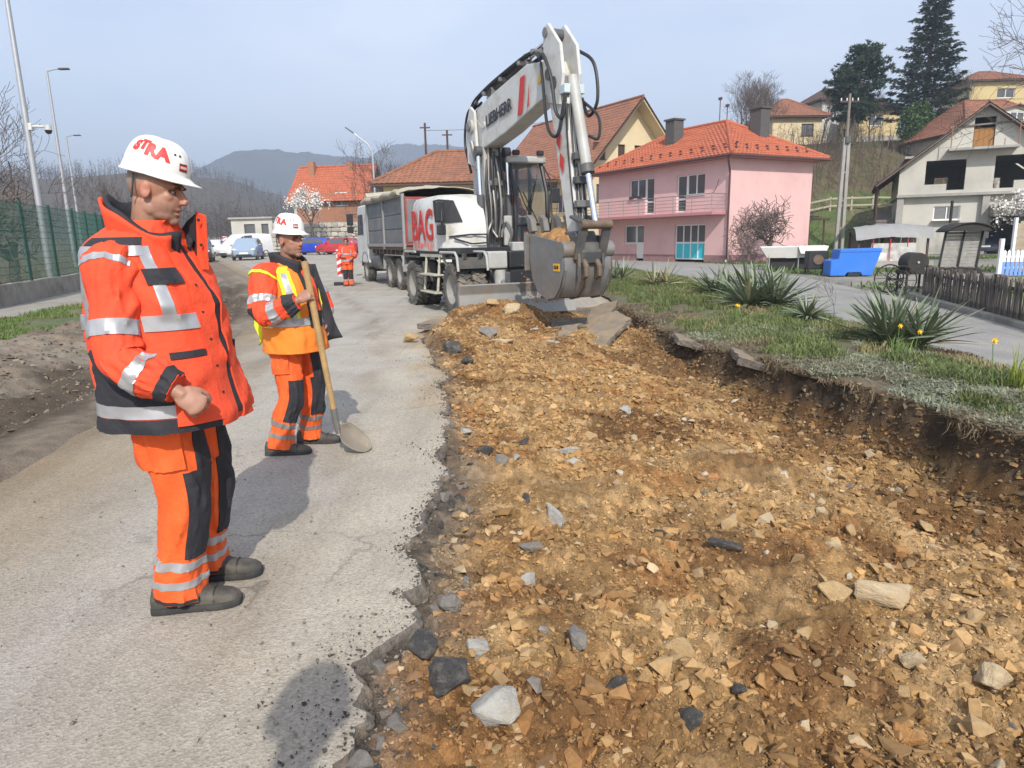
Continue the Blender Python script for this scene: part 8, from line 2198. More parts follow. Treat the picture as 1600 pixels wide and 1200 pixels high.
# excavator operator, seated in the cab (machine axes turned by -65.8 degrees)
def cabp(u, v, w):
 a = R(-65.8); return (-.7+u*math.cos(a)-v*math.sin(a), 16.85+u*math.sin(a)+v*math.cos(a), w)
_o = Vector(cabp(.0, .80, 1.42))
def rel(u, v, w): return tuple(Vector(cabp(u, v, w))-_o)
_f = (math.cos(R(-65.8)), math.sin(R(-65.8)))
_r = (math.sin(R(-65.8)), -math.cos(R(-65.8)))
plain(_o, 'operator in red hi-vis seated behind the excavator windscreen',
      dict(head=rel(.04, .8, 2.72), neck=rel(-.02, .8, 2.58), chest=rel(-.04, .8, 2.38), pelvis=rel(-.05, .8, 1.98), shr=rel(-.03, .60, 2.48), elr=rel(.10, .54, 2.22), wrr=rel(.36, .58, 2.18), shl=rel(-.03, 1.0, 2.48), ell=rel(.10, 1.06, 2.22), wrl=rel(.36, 1.02, 2.18),
           hipr=rel(.02, .70, 1.95), knr=rel(.46, .68, 1.98), anr=rel(.62, .68, 1.54), hipl=rel(.02, .90, 1.95), knl=rel(.46, .92, 1.98), anl=rel(.62, .92, 1.54)), _f, (_f[0], _f[1], -.1), helm=False,
      torso=[(z-.40, .0-.04, 0, a, b_) for z, _, _, a, b_ in [(.95, 0, 0, .18, .21), (1.1, 0, 0, .17, .21), (1.25, 0, 0, .16, .21), (1.38, 0, 0, .15, .21), (1.48, 0, 0, .12, .18), (1.54, 0, 0, .09, .12), (1.58, 0, 0, .08, .08)]],
      hand_r=dict(d=(*_f, 0), n=(0, 0, -1), t=(-_r[0], -_r[1], 0), curl=GRIP), hand_l=dict(d=(*_f, 0), n=(0, 0, -1), t=(_r[0], _r[1], 0), curl=GRIP), foot_r=_f, foot_l=_f)

# the photographer, standing just behind the camera: only the shadow reaches into the picture
plain((-.48, -.24, 0), 'photographer standing behind the camera whose shadow falls on the lane',
      dict(head=(.03, .05, 1.74), neck=(.02, .0, 1.58), chest=(0, 0, 1.38), pelvis=(0, -.02, .95), shr=(.21, .02, 1.48), elr=(.28, .0, 1.20), wrr=(.27, .02, .95), shl=(-.20, .02, 1.48), ell=(-.28, .0, 1.20), wrl=(-.27, .02, .95),
           hipr=(.09, 0, .90), knr=(.10, .02, .5), anr=(.11, 0, .09), hipl=(-.09, 0, .90), knl=(-.10, .02, .5), anl=(-.11, 0, .09)), (.05, 1), (.1, 1, -.2), vox=.012, seed=6,
      head_s=1.1, torso=[(z+.10, 0, 0, a*1.2, b_*1.25) for z, _, _, a, b_ in TW], hand_r=HR, hand_l=HR, foot_r=(.2, 1), foot_l=(-.2, 1))[0].scale = (1.08,)*3
# ================================================================== STREET FURNITURE, FENCES, YARD THINGS
m_green = mat('fence_green', (.012, .075, .055), rough=.5, var=.15, scale=4)
m_oldconc = mat('stained_concrete', (.30, .275, .235), rough=.95, var=.2, scale=2, bump=.3, bscale=30, dirt=(.11, .10, .075), dscale=1.4, damt=.75)
m_galv = mat('galvanised', (.42, .43, .44), rough=.45, metal=.5, var=.08)
# concrete plinth wall: one cast section per 5 m
def plinth_wall():
 w = empty('plinth_wall', (float(xWall(14.)), 14, 0), 0, 'low stained concrete wall carrying the green fence', 'wall')
 b0 = w.location
 ys_ = [-2, 4, 9, 14, 19.5, 24.5, 31, 38, 46, 58, 72]
 for a, b in zip(ys_[:-1], ys_[1:]):
  p, q = Vector((float(xWall(a)), a, 0)), Vector((float(xWall(b)), b, 0)); d = (q-p).normalized(); s = Vector((-d.y, d.x, 0))*.11
  za, zb = float(zbase(p.x+1, a)), float(zbase(q.x+1, b)); n_ = 8; vs = []; fs = []
  for i in range(n_+1):
   t = i/n_; c = p.lerp(q-d*.015, t)-b0; z = za+(zb-za)*t; j = .012*math.sin(i*5.1+a)
   vs += [c+s+Vector((0, 0, z-.5)), c+s+Vector((0, 0, z+.66+j)), c-s+Vector((0, 0, z+.66+j)), c-s*1.15+Vector((0, 0, z-.5))]
  for i in range(n_): fs += [(i*4+k, i*4+(k+1) % 4, i*4+4+(k+1) % 4, i*4+4+k) for k in range(4)]
  fs += [(3, 2, 1, 0), tuple(n_*4+k for k in range(4))]
  MB().add(vs, fs).build('wall_section', m_oldconc, w, bevel=.012)
plinth_wall()
def mesh_fence():
 f = empty('mesh_fence', (float(xWall(14.)), 14, 0), 0, 'dark green welded mesh fence on the low concrete wall', 'fence'); o0 = f.location
 y = 6.0; P = []
 while y < 66:
  P.append(Vector((float(xWall(y)), y, float(zbase(xWall(y)+1, y))+.64))); dx = float(xWall(y+.1)-xWall(y))/.1; y += 2.55/math.sqrt(1+dx*dx)
 post = MB().box((-.035, -.035, 0), (.035, .035, 2.35)).mesh('post')
 pb = MB()
 for k in range(12): pb.box((0, -.004, .06+k*.2), (1, .004, .068+k*.2))
 for k in range(50): pb.box((k*.02, -.003, .05), (k*.02+.0022, .003, 2.28))
 pm = pb.mesh('mesh_panel')
 for k, p in enumerate(P):
  o = link_mesh('post', post, m_green, f); o.location = p-o0
  if k+1 < len(P):
   q = P[k+1]; d = q-p; o = link_mesh('mesh_panel', pm, m_green, f); o.location = p-o0; o.rotation_euler = (0, 0, math.atan2(d.y, d.x)); o.scale = (d.length, 1, 1)
mesh_fence()
def lamp_post(label, x, y, H, arm=True, camera=False):
 z = gz(x, y); t = empty('lamp_post', (x, y, z), 0, label, 'lamp post', 'lamp posts behind the fence')
 MB().tube([(0, 0, -.5), (0, 0, H*.5), (0, 0, H)], [.13, .10, .065], 14).build('mast', m_galv, t, smooth=True)
 a = MB().tube([(0, 0, H-.05), (.5, 0, H+.05), (1.0, 0, H+.08)], .035, 8).build('arm', m_galv, t, smooth=True)
 MB().box((.75, -.13, H+.02), (1.4, .13, H+.12)).build('luminaire', m_dgrey, t, bevel=.03)
 if camera:
  zc = 6.0
  MB().box((.08, -.09, zc-.1), (.22, .09, zc+.16)).build('camera_bracket', m_white, t, bevel=.02); MB().tube([(.2, 0, zc+.05), (.78, 0, zc+.02)], .045, 8).build('camera_arm', m_white, t, smooth=True)
  h = MB().cyl((.78, 0, zc-.10), (.78, 0, zc+.08), .13, .11, 16).build('camera_housing', m_white, t, smooth=True)
  MB().lathe([(.0, -.24), (.07, -.225), (.11, -.17), (.125, -.10)], (.78, 0, zc), n=16).build('camera_dome', m_black, t, smooth=True)
lamp_post('tall steel lamp post with white dome camera on a bracket', -17.9, 27.3, 13.2, True, True)
lamp_post('tall steel lamp post, middle of the three behind the fence', -28.4, 46, 12.0)
lamp_post('tall steel lamp post farthest of the three behind the fence', -42.3, 70, 11.5)
# concrete utility pole with two legs
def pole():
 x, y = 24.6, 52.5; t = empty('utility_pole', (x, y, gz(x, y)), 0, 'pale concrete utility pole right of the pink house', 'pole')
 for s in (-1, 1): MB().bar((s*.24, 0, -.5), (s*.13, 0, 8.0), .23, .24).build('leg', m_conc, t, bevel=.02)
 for z in (1.5, 3.5, 5.5): MB().box((-.2, -.07, z), (.2, .07, z+.16)).build('cross_piece', m_oldconc, t)
 MB().tube([(0, 0, 7.8), (0, 0, 11.0)], [.11, .08], 10).build('pole_top', m_wood, t)
 MB().box((-.7, -.05, 10.4), (.7, .05, 10.52)).build('crossarm', m_brownw, t)
 for k in (-.6, -.2, .2, .6): MB().cyl((k, 0, 10.52), (k, 0, 10.7), .04, n=8).build('insulator', m_pvc, t)
 MB().box((-.16, -.28, 7.6), (.16, -.1, 8.05)).build('junction_box', m_dgrey, t)
pole()
def cable(label, p, q, sag, r_=.012):
 pts = [Vector(p).lerp(Vector(q), i/16)-Vector((0, 0, sag*4*(i/16)*(1-i/16))) for i in range(17)]
 o = MB().tube(pts, r_, 4).build('cable', m_black, None); tag(o, label, 'cable', 'overhead cables')
zp = gz(24.6, 52.5)
cable('overhead cable from the concrete pole to the unfinished house', (24.8, 52.5, zp+10.6), (31.0, 49, 9.4), .5); cable('overhead cable from the concrete pole to the right edge of the picture', (25.2, 52.5, zp+10.6), (62, 50, 12.5), 1.0)
cable('overhead cable from the brown roof towards the excavator boom', (-5.1, 45.5, 8.3), (10.8, 61, 12.6), .6)
def curved_lamp():
 t = empty('street_lamp', (-9.3, 50, gz(-9.3, 50)), R(180), 'grey street lamp with slanting arm behind the brown roof', 'street lamp')
 MB().tube([(0, 0, 0), (0, 0, 7.0), (.3, 0, 7.6), (1.35, 0, 8.45)], [.08, .06, .045, .035], 8).build('mast', m_galv, t, smooth=True)
 MB().bar((1.2, 0, 8.33), (1.75, 0, 8.72), .16, .09).build('luminaire', m_dgrey, t, bevel=.02)
curved_lamp()
for lb, x, h in (('thin wooden pole behind the left end of the brown roof', -5.6, 8.9), ('thin wooden pole with crossbar above the brown roof', -4.1, 8.4)):
 t = empty('wooden_pole', (x, 50, gz(x, 50)), 0, lb, 'pole'); MB().tube([(0, 0, 0), (0, 0, h)], [.10, .07], 8).build('post', m_brownw, t); MB().box((-.35, -.04, h-.35), (.35, .04, h-.27)).build('crossbar', m_brownw, t)

# dark picket fence at the right, every picket its own piece
def picket_fence():
 A, B = Vector((9.75, 16.4, 0)), Vector((7.75, 8.6, 0)); d = (B-A); L = d.length; d.normalize(); n = Vector((-d.y, d.x, 0))
 f = empty('picket_fence', A, 0, 'low dark weathered picket fence along the side street', 'fence')
 m1 = [mat('picket_wood_%d' % i, c, rough=.95, var=.3, scale=14) for i, c in enumerate([(.11, .092, .076), (.15, .128, .108), (.08, .067, .056)])]
 k = 0; s = 0.; rg = random.Random(8)
 shapes = []
 for i in range(3):
  me = MB().prism([(-.021, 0), (.021, 0), (.021, .66), (0, .70), (-.021, .66)], -.011, .011, 'y').mesh('picket'); me.materials.append(m1[i]); shapes.append(me)
 while s < L:
  o = link_mesh('picket', shapes[k % 3], None, f); o.location = d*s+Vector((0, 0, .07)); o.rotation_euler = (rg.gauss(0, .03), rg.gauss(0, .02), math.atan2(d.y, d.x)+rg.gauss(0, .05)); o.scale = (1, 1, rg.uniform(.92, 1.05)); s += .078; k += 1
 for z in (.20, .58): MB().bar(n*.03+Vector((0, 0, z)), n*.03+d*L+Vector((0, 0, z)), .03, .06).build('rail', m1[1], f)
 s = 0
 while s < L: MB().box((-.05, -.05, 0), (.05, .05, .78), ).build('post', m1[2], f).location = n*.09+d*s; s += 1.9
 kb = tag(MB().bar(A-d*.5+n*-.12+Vector((0, 0, .02)), B+d*.6+n*-.12+Vector((0, 0, .02)), .14, .18).build('kerb', m_oldconc, None, bevel=.015), kind='structure')
picket_fence()
def white_fence():
 f = empty('picket_fence', (16.55, 23.6, 0), R(-4), 'white picket fence with blue lower half in front of the garage', 'fence')
 m_wf = mat('fence_white', (.74, .75, .76), rough=.6, var=.06, scale=6); m_bf = mat('fence_blue', (.16, .30, .62), rough=.6, var=.1, scale=6)
 pk = MB().prism([(-.05, .48), (.05, .48), (.05, .82), (0, .88), (-.05, .82)], -.012, .012, 'y').mesh('picket'); pk.materials.append(m_wf)
 lo = MB().box((-.05, -.012, .02), (.05, .012, .478)).mesh('picket_foot'); lo.materials.append(m_bf)
 for k in range(26):
  o = link_mesh('picket', pk, None, f); o.location = (.12+k*.14, 0, 0); q = link_mesh('picket_foot', lo, None, f); q.location = (.12+k*.14, 0, 0)
 for z in (.25, .62): MB().box((0, .014, z), (3.8, .05, z+.07)).build('rail', m_wf, f)
 MB().box((-.07, -.06, 0), (.05, .06, 1.25)).build('post', m_wf, f, bevel=.01)
white_fence()
def reed_panel():
 f = empty('reed_screen', (18.0, 25.0, 0), 0, 'beige reed screen behind the white picket fence', 'screen'); rg = random.Random(4)
 m_r = mat('reed', (.36, .30, .22), rough=.95, var=.3, scale=14)
 st = MB().box((-.028, -.02, 0), (.028, .02, 1.75)).mesh('reed'); st.materials.append(m_r)
 for k in range(48):
  o = link_mesh('reed', st, None, f); o.location = (k*.06, rg.gauss(0, .006), .05); o.scale = (1, 1, rg.uniform(.96, 1.02))
 MB().box((-.12, -.05, 0), (-.03, .05, 1.95)).build('post', m_pvc, f)
 for z in (.4, 1.3): MB().box((0, .022, z), (2.9, .06, z+.06)).build('rail', m_wood, f)
reed_panel()
# white trough on legs, blue skip, barrels
def trough():
 t = empty('white_trough', (12.55, 31.2, 0), R(-16), 'white sheet-covered trough on thin metal legs in front of the apple tree', 'trough')
 m_s = mat('white_sheet', (.66, .64, .60), rough=.6, var=.08, scale=3, dirt=(.45, .42, .36), dscale=1.5, damt=.4)
 b = MB(); loft(b, [[(-1.05, -.42, .52), (1.05, -.42, .52), (1.05, .42, .52), (-1.05, .42, .52)], [(-1.35, -.55, .98), (1.35, -.55, .98), (1.35, .55, .98), (-1.35, .55, .98)]], caps=False)
 b.add([(-1.05, -.42, .52), (1.05, -.42, .52), (1.05, .42, .52), (-1.05, .42, .52)], [(0, 1, 2, 3)]); tb = b.build('tub', m_s, t); tb.modifiers.new('t', 'SOLIDIFY').thickness = .04
 cl = MB().add([(.2, -.60, 1.0), (1.42, -.60, 1.0), (1.42, .6, 1.02), (.2, .6, 1.02), (.3, -.68, .70), (.9, -.66, .62), (1.30, -.66, .72)], [(0, 1, 2, 3), (0, 4, 5, 6, 1)]).build('loose_sheet', m_s, t); cl.modifiers.new('t', 'SOLIDIFY').thickness = .02
 for x in (-.95, .25, .98):
  for y in (-.38, .38): MB().tube([(x, y, 0), (x, y, .55)], .025, 6).build('leg', m_galv, t)
 MB().box((-.9, -.2, .03), (.95, .35, .48)).build('dark_crate', m_dark, t, bevel=.02)  # dark block added for the dark space under the tub
trough()
def blue_skip():
 t = empty('blue_container', (11.75, 25.6, 0), R(-8), 'bright blue angular metal container beside the tarpaulin shed', 'container')
 pr = [(0, .0), (.52, 0), (.60, .12), (1.06, .12), (1.12, .0), (1.45, .0), (1.75, .98), (.30, .96), (.26, .60), (0, .56)]
 MB().prism(pr, 0, .9, 'y').build('shell', mat('blue_gloss', (.025, .17, .62), rough=.42, var=.06, scale=2, dirt=(.1, .2, .45), dscale=1.5, damt=.3), t, bevel=.02)
 MB().box((.3, -.02, .86), (1.72, -.002, .95)).build('lip', mat('blue_gloss', (0, 0, 0)), t, bevel=.006)
 MB().box((.62, -.012, .0), (1.05, -.002, .11)).build('foot_gap', m_dark, t)  # dark sheet across the cutout, standing in for the shade inside
blue_skip()
t = empty('barrel', (12.6, 31.9+1.2, 0), 0, 'dark blue plastic barrel at the corner of the pink house', 'barrel'); t.location = (14.35, 34.2, 0)
MB().lathe([(0, 0), (.27, 0), (.30, .1), (.30, .3), (.285, .33), (.30, .36), (.30, .62), (.285, .65), (.30, .68), (.29, .9), (.24, .95), (0, .95)], n=24).build('drum', mat('barrel_blue', (.02, .03, .16), rough=.45, var=.1), t, smooth=True); MB().cyl((.1, .1, .95), (.1, .1, .99), .05, n=10).build('bung', m_black, t)
t = empty('steel_stove', (12.0, 27.4, 0), R(-10), 'rusty black steel box stove left of the blue container', 'stove')
MB().box((-.38, -.3, .18), (.38, .3, .88)).build('firebox', m_black, t, bevel=.03); MB().cyl((0, -.31, .55), (0, -.34, .55), .19, n=20).build('door', m_rust, t)
for x in (-.33, .33):
 for y in (-.25, .25): MB().box((x-.03, y-.03, 0), (x+.03, y+.03, .19)).build('leg', m_black, t)
t = empty('white_cooler', (13.55, 33.6, 0), R(-15), 'small white box with open lid next to the blue barrel', 'box')
MB().box((-.3, -.22, 0), (.3, .22, .62)).build('body', m_pvc, t, bevel=.03); MB().bar((-.36, -.2, .66), (.36, -.2, .86), .5, .03).build('lid', m_dgrey, t)
def tarp_shed():
 t = empty('tarpaulin_shed', (15.6, 31.4, 0), R(-12), 'small wooden shed covered with grey tarpaulin behind the blue container', 'shed')
 m_t = mat('grey_tarp', (.27, .268, .262), rough=.75, var=.15, scale=2.5, bump=.4, bscale=6, dirt=(.22, .21, .19), dscale=1.2, damt=.5); m_pl = mat('plastic_film', (.50, .48, .46), rough=.35, var=.2, scale=3, bump=.8, bscale=7)
 for x in (0, 1.4, 2.8):
  for y in (0, 1.6): MB().box((x-.04, y-.04, 0), (x+.04, y+.04, 1.55)).build('post', m_brownw, t)
 nx, ny = 34, 12; X, Yy = np.meshgrid(np.linspace(-.18, 2.98, nx), np.linspace(-.25, 1.85, ny))
 Z = 1.62+.10*np.sin(X*1.1)+.16*np.sin((Yy+.25)/2.1*PI)+.05*fbm(X*3, Yy*3, 3, 601); Z[0] -= .42; Z[1] -= .1; V = np.stack([X, Yy, Z], -1).reshape(-1, 3); idx = np.arange(nx*ny).reshape(ny, nx)
 o = np_mesh('tarpaulin', V, np.stack([idx[:-1, :-1], idx[:-1, 1:], idx[1:, 1:], idx[1:, :-1]], -1).reshape(-1, 4), m_t, parent=t, smooth=True)
 for k in range(9): MB().box((.05+k*.31, 1.58, .0), (.33+k*.31, 1.62, 1.45)).build('back_board', m_wood, t)
 X, Zz = np.meshgrid(np.linspace(.5, 2.3, 26), np.linspace(.12, 1.05, 14)); Yy = -.12+.10*fbm(X*4, Zz*3, 3, 603)
 V = np.stack([X, Yy, Zz], -1).reshape(-1, 3); idx = np.arange(26*14).reshape(14, 26); np_mesh('plastic_sheet', V, np.stack([idx[:-1, :-1], idx[:-1, 1:], idx[1:, 1:], idx[1:, :-1]], -1).reshape(-1, 4), m_pl, parent=t, smooth=True)
 for x in (.55, 1.25, 1.95): MB().tube([(x, -.16, 0), (x, -.16, 1.25)], .022, 6).build('red_rod', m_red, t)
 for k in range(8): MB().box((.1+k*.34, .3, .0), (.4+k*.34, 1.3, .5)).build('log_stack', m_wood, t)
 MB().box((-.2, -.3, 0), (3.0, -.18, .28)).build('concrete_edge', m_conc, t)
tarp_shed()
def grill_cart():
 t = empty('barbecue_cart', (10.35, 17.9, 0), R(-8), 'black drum barbecue on a spoked-wheel cart with tall slatted hood', 'barbecue')
 m_k = mat('soot_black', (.02, .018, .017), rough=.7, var=.3, scale=6, dirt=(.07, .045, .03), dscale=3, damt=.5)
 MB().lathe([(0, -.3), (.24, -.3), (.26, -.28), (.26, .28), (.24, .3), (0, .3)], (-.02, 0, .78), 'y', n=28).build('drum', m_k, t, smooth=True)
 MB().cyl((-.02, -.33, .80), (-.02, -.30, .80), .03, n=8).build('thermometer', m_galv, t); MB().box((-.30, -.32, .50), (1.55, .32, .60)).build('table_frame', m_k, t, bevel=.01)
 for k in range(7): MB().box((.3+k*.17, -.3, .602), (.43+k*.17, .3, .625)).build('table_slat', m_k, t)
 for x in (-.25, .28, .75, 1.5):
  for y in (-.28, .28): MB().bar((x, y, 0), (x, y, .52), .045, .045).build('leg', m_k, t)
 for y in (-.28, .28): MB().bar((-.25, y, .14), (1.5, y, .14), .03, .03).build('stretcher', m_k, t)
 def spoked(c, r_, n):
  w = MB(); pts = [(c[0]+r_*math.cos(2*PI*i/28), c[1], c[2]+r_*math.sin(2*PI*i/28)) for i in range(29)]; w.tube(pts, .018, 6, caps=False)
  for i in range(n): w.tube([c, (c[0]+r_*math.cos(2*PI*i/n), c[1], c[2]+r_*math.sin(2*PI*i/n))], .009, 5)
  w.cyl((c[0], c[1]-.05, c[2]), (c[0], c[1]+.05, c[2]), .04, n=10); w.build('spoked_wheel', m_k, t, smooth=True)
 spoked((-.42, -.40, .36), .36, 10); spoked((-.42, .40, .36), .36, 10); MB().cyl((-.42, -.4, .36), (-.42, .4, .36), .018, n=8).build('wheel_axle', m_k, t)
 wheel(t, (.62, -.34, .14), .14, .08, -1)
 # tall slatted hood leaning back under an arched roof
 h = MB()
 for x, dx in ((.62, .18), (1.5, .18)): h.bar((x, .05, .6), (x+dx, .25, 1.62), .04, .05)
 h.bar((1.06, .03, .6), (1.24, .23, 1.7), .035, .04); h.build('hood_frame', m_k, t)
 for k in range(12): 
  z = .66+k*.08; x = .60+(z-.6)*.176; MB().box((x+.03, .08+(z-.6)*.19, z), (x+.90, .10+(z-.6)*.19, z+.072)).build('hood_slat', mat('silver_wood', (.27, .26, .24), rough=.85, var=.25, scale=9), t)
 rf = MB(); n_ = 12; vs = []
 for i in range(n_+1):
  a = PI*(.12+.76*i/n_); x = 1.24-.62*math.cos(a); z = 1.42+.34*math.sin(a); vs += [(x, -.12, z), (x, .55, z)]
 rf.add(vs, [(2*i, 2*i+1, 2*i+3, 2*i+2) for i in range(n_)]); o = rf.build('arched_roof', m_k, t, smooth=True); o.modifiers.new('t', 'SOLIDIFY').thickness = .03
 MB().add([(vs[2*i][0], .5, vs[2*i][2]) for i in range(n_+1)], [tuple(range(n_+1))]).build('roof_end', m_k, t)
 MB().add([(vs[2*i][0], -.08, vs[2*i][2]) for i in range(n_+1)], [tuple(range(n_+1))]).build('roof_end', m_k, t)
 MB().tube([(.8, .1, 1.75), (.8, .1, 2.3)], .035, 8).build('flue', m_k, t)
grill_cart()
def pergola():
 t = empty('pergola', (20.6, 48.6, gz(20.6, 48.6)), R(30), 'small dark wooden pergola with bare vine beside the pink house', 'pergola')
 for x in (0, 1.6):
  for y in (0, 2.0): MB().tube([(x, y, 0), (x+.06, y, 1.2), (x, y, 2.4)], [.09, .07, .06], 7).build('post', m_brownw, t)
 for k in range(6): MB().bar((-.3, -.2+k*.48, 2.45), (1.9, -.2+k*.48, 2.45), .08, .1).build('beam', m_brownw, t)
 rg = random.Random(3)
 for k in range(14): MB().tube([(rg.uniform(-.3, 1.9), rg.uniform(-.3, 2.2), 2.5+rg.uniform(-.1, .2)) for _ in range(5)], .025, 5).build('vine', m_bark, t)
pergola()
def rail_fence():
 A, B = Vector((23.5, 60.0)), Vector((36.5, 60.8)); t = empty('rail_fence', (A.x, A.y, gz(*A)), 0, 'pale wooden rail fence across the green pasture', 'fence'); n_ = 7; P = []
 m_pw = mat('pale_wood', (.42, .37, .28), rough=.9, var=.2, scale=6)
 for i in range(n_+1): p = A.lerp(B, i/n_); P.append(Vector((p.x, p.y, gz(p.x, p.y)))-t.location)
 for p in P: MB().box((p.x-.07, p.y-.07, p.z-.3), (p.x+.07, p.y+.07, p.z+1.1)).build('post', m_pw, t)
 for a, b in zip(P[:-1], P[1:]):
  for z in (.35, .95): MB().bar(a+Vector((0, -.09, z)), b+Vector((0, -.09, z)), .06, .14).build('rail', m_pw, t)
rail_fence()
# striped guide boards
def guide_board(label, x, y, rz, s=1.0):
 t = empty('guide_board', (x, y, gz(x, y)), rz, label, 'traffic board'); t.scale = (s,)*3
 m_w = mat('board_white', (.68, .68, .66), rough=.5, var=.05)
 b = MB().box((-.14, -.02, .32), (.14, .02, 1.32)).build('board', m_w, t, bevel=.01)
 for k in range(4):
  z = .36+k*.26; MB().add([(-.139, -.023, z), (.139, -.023, z+.14), (.139, -.023, z+.27 if z+.27 < 1.31 else 1.31), (-.139, -.023, z+.13)], [(0, 1, 2, 3)]).build('red_stripe', m_red, b)
 MB().box((-.3, -.2, 0), (.3, .2, .12)).build('foot', m_black, t, bevel=.03); MB().box((-.03, -.018, .1), (.03, .018, .33)).build('stem', m_galv, t)
guide_board('red and white striped guide board beside the distant worker', -6.35, 26.4, R(14)); guide_board('far red and white striped guide board near the white car', -24.3, 60.5, R(20), 1.3)
# ================================================================== RUBBLE
def rock_mesh(seed, n=14, cuts=1, rough=.06):
 """angular stone: convex hull of random points, edges chipped, faces roughened"""
 rg = random.Random(seed); bm = bmesh.new()
 for _ in range(n):
  d = Vector((rg.gauss(0, 1), rg.gauss(0, 1), rg.gauss(0, 1))).normalized(); bm.verts.new(d*rg.uniform(.72, 1.12))
 r_ = bmesh.ops.convex_hull(bm, input=bm.verts[:]); bmesh.ops.delete(bm, geom=[v for v in bm.verts if not v.link_faces], context='VERTS')
 bmesh.ops.dissolve_limit(bm, angle_limit=R(14), verts=bm.verts[:], edges=bm.edges[:])
 bmesh.ops.bevel(bm, geom=bm.edges[:], offset=.07, segments=1, affect='EDGES', clamp_overlap=True)
 bmesh.ops.triangulate(bm, faces=bm.faces[:])
 for _ in range(cuts): bmesh.ops.subdivide_edges(bm, edges=[e for e in bm.edges if e.calc_length() > .22], cuts=1); bmesh.ops.triangulate(bm, faces=bm.faces[:])
 off = Vector((rg.uniform(0, 50),)*3)
 for v in bm.verts: v.co *= 1+rough*mnoise.noise(v.co*2.6+off)+rough*.5*mnoise.noise(v.co*8+off)
 me = bpy.data.meshes.new('stone'); bm.to_mesh(me); bm.free(); me.update(); return me
m_st = dict(
 ochre=mat('stone_ochre', (.40, .275, .135), rough=.93, var=.25, scale=3, bump=.6, bscale=9, dirt=(.30, .17, .07), dscale=1.6, damt=.7),
 tan=mat('stone_tan', (.43, .335, .21), rough=.93, var=.22, scale=3, bump=.6, bscale=9, dirt=(.34, .21, .10), dscale=1.5, damt=.7),
 pale=mat('stone_pale', (.52, .45, .34), rough=.93, var=.2, scale=3, bump=.6, bscale=9, dirt=(.36, .25, .13), dscale=1.7, damt=.6),
 conc=mat('stone_concrete', (.41, .395, .355), rough=.93, var=.15, scale=4, bump=.7, bscale=14, dirt=(.33, .26, .17), dscale=1.6, damt=.75),
 grey=mat('stone_grey', (.20, .185, .165), rough=.93, var=.25, scale=4, bump=.7, bscale=12, dirt=(.28, .22, .15), dscale=1.6, damt=.6),
 tar=mat('stone_asphalt', (.065, .062, .058), rough=.8, var=.4, scale=9, bump=.9, bscale=16, dirt=(.21, .185, .15), dscale=1.8, damt=.85),
 rust=mat('stone_rust', (.40, .20, .07), rough=.93, var=.25, scale=3, bump=.6, bscale=9, dirt=(.28, .14, .05), dscale=1.6, damt=.6))
def ph(x, y): return float(pit_h(np.array([x]), np.array([y]))[0])
def stone(label, x, y, sx, sy, sz, kind, seed, rot=0., tilt=0., sink=.3, name='stone', cat='stone', group=None, z=None, cuts=9):
 me = rock_mesh(seed, cuts+5, 3, .10); me.materials.append(m_st[kind])
 o = bpy.data.objects.new(name, me); COL.objects.link(o)
 o.scale = (sx, sy, sz); o.rotation_euler = (tilt, tilt*.4, rot); o.location = (x, y, (ph(x, y) if z is None else z)+sz*(1-2*sink)*.8)
 return tag(o, label, cat, group)
S = stone
S('pale concrete fragment with black underside in the upper middle of the dig', 1.19, 7.1, .085, .065, .06, 'conc', 1, .5, .3, .1)
S('upper of two pale flat concrete chunks in the middle of the dig', .46, 5.56, .095, .05, .05, 'conc', 2, .1, .1, .2)
S('lower, thinner of two pale concrete chunks in the middle of the dig', .48, 5.2, .11, .045, .035, 'conc', 3, -.3, .2, .2)
S('pale pointed concrete chunk left of centre', .24, 3.92, .065, .12, .06, 'conc', 4, .35, .2, .2)
S('small pale wedge of concrete beside the grey asphalt brick', .05, 3.2, .05, .085, .035, 'conc', 5, -.5, .1, .2)
S('rounded whitish stone near the asphalt edge', -.17, 2.56, .075, .055, .05, 'conc', 6, -.1, .1, .2, cuts=6)
S('large dark asphalt lump at the bottom by the broken edge', -.26, 2.30, .105, .11, .075, 'tar', 7, .5, .1, .2)
S('large pale grey concrete lump cut by the bottom of the picture', -.09, 2.12, .10, .10, .08, 'conc', 8, .2, .1, .2)
S('brown-black asphalt lump under the broken road edge', -.38, 2.46, .075, .10, .06, 'tar', 9, .1, .1, .25)
S('black and white tar-covered chunk near the bottom middle', .39, 2.38, .055, .05, .05, 'tar', 10, .2, .2, .2)
S('small white-topped tar chunk at the bottom', .63, 2.22, .05, .05, .05, 'tar', 11, .6, .2, .2)
S('long black asphalt shard lying in the stones right of centre', 1.2, 3.72, .125, .04, .045, 'tar', 12, -.32, .2, .15)
S('grey asphalt brick left of centre', .08, 3.47, .085, .045, .04, 'grey', 13, .0, .1, .2)
S('largest tan limestone block at the right', 1.92, 3.3, .20, .085, .10, 'tan', 14, -.35, .25, .25)
S('long tan stone lying in the lower middle', .70, 2.72, .10, .05, .05, 'ochre', 15, -.5, .2, .3)
S('angular tan boulder near the right edge', 2.0, 2.60, .085, .075, .075, 'tan', 16, .4, .2, .25)
S('wide tan boulder left of the right-hand angular one', 1.76, 2.74, .075, .055, .05, 'tan', 17, .1, .1, .3)
S('round ochre clod near the middle of the lower half', .68, 3.0, .075, .07, .055, 'ochre', 18, .3, .1, .35, cuts=5)
S('brown rounded clod with dark shadow in the lower middle', .24, 2.62, .075, .085, .06, 'grey', 19, .3, .1, .35, cuts=5)
S('slanting black asphalt stick in the middle of the dig', .10, 5.9, .035, .12, .035, 'tar', 20, -.6, .1, .2)
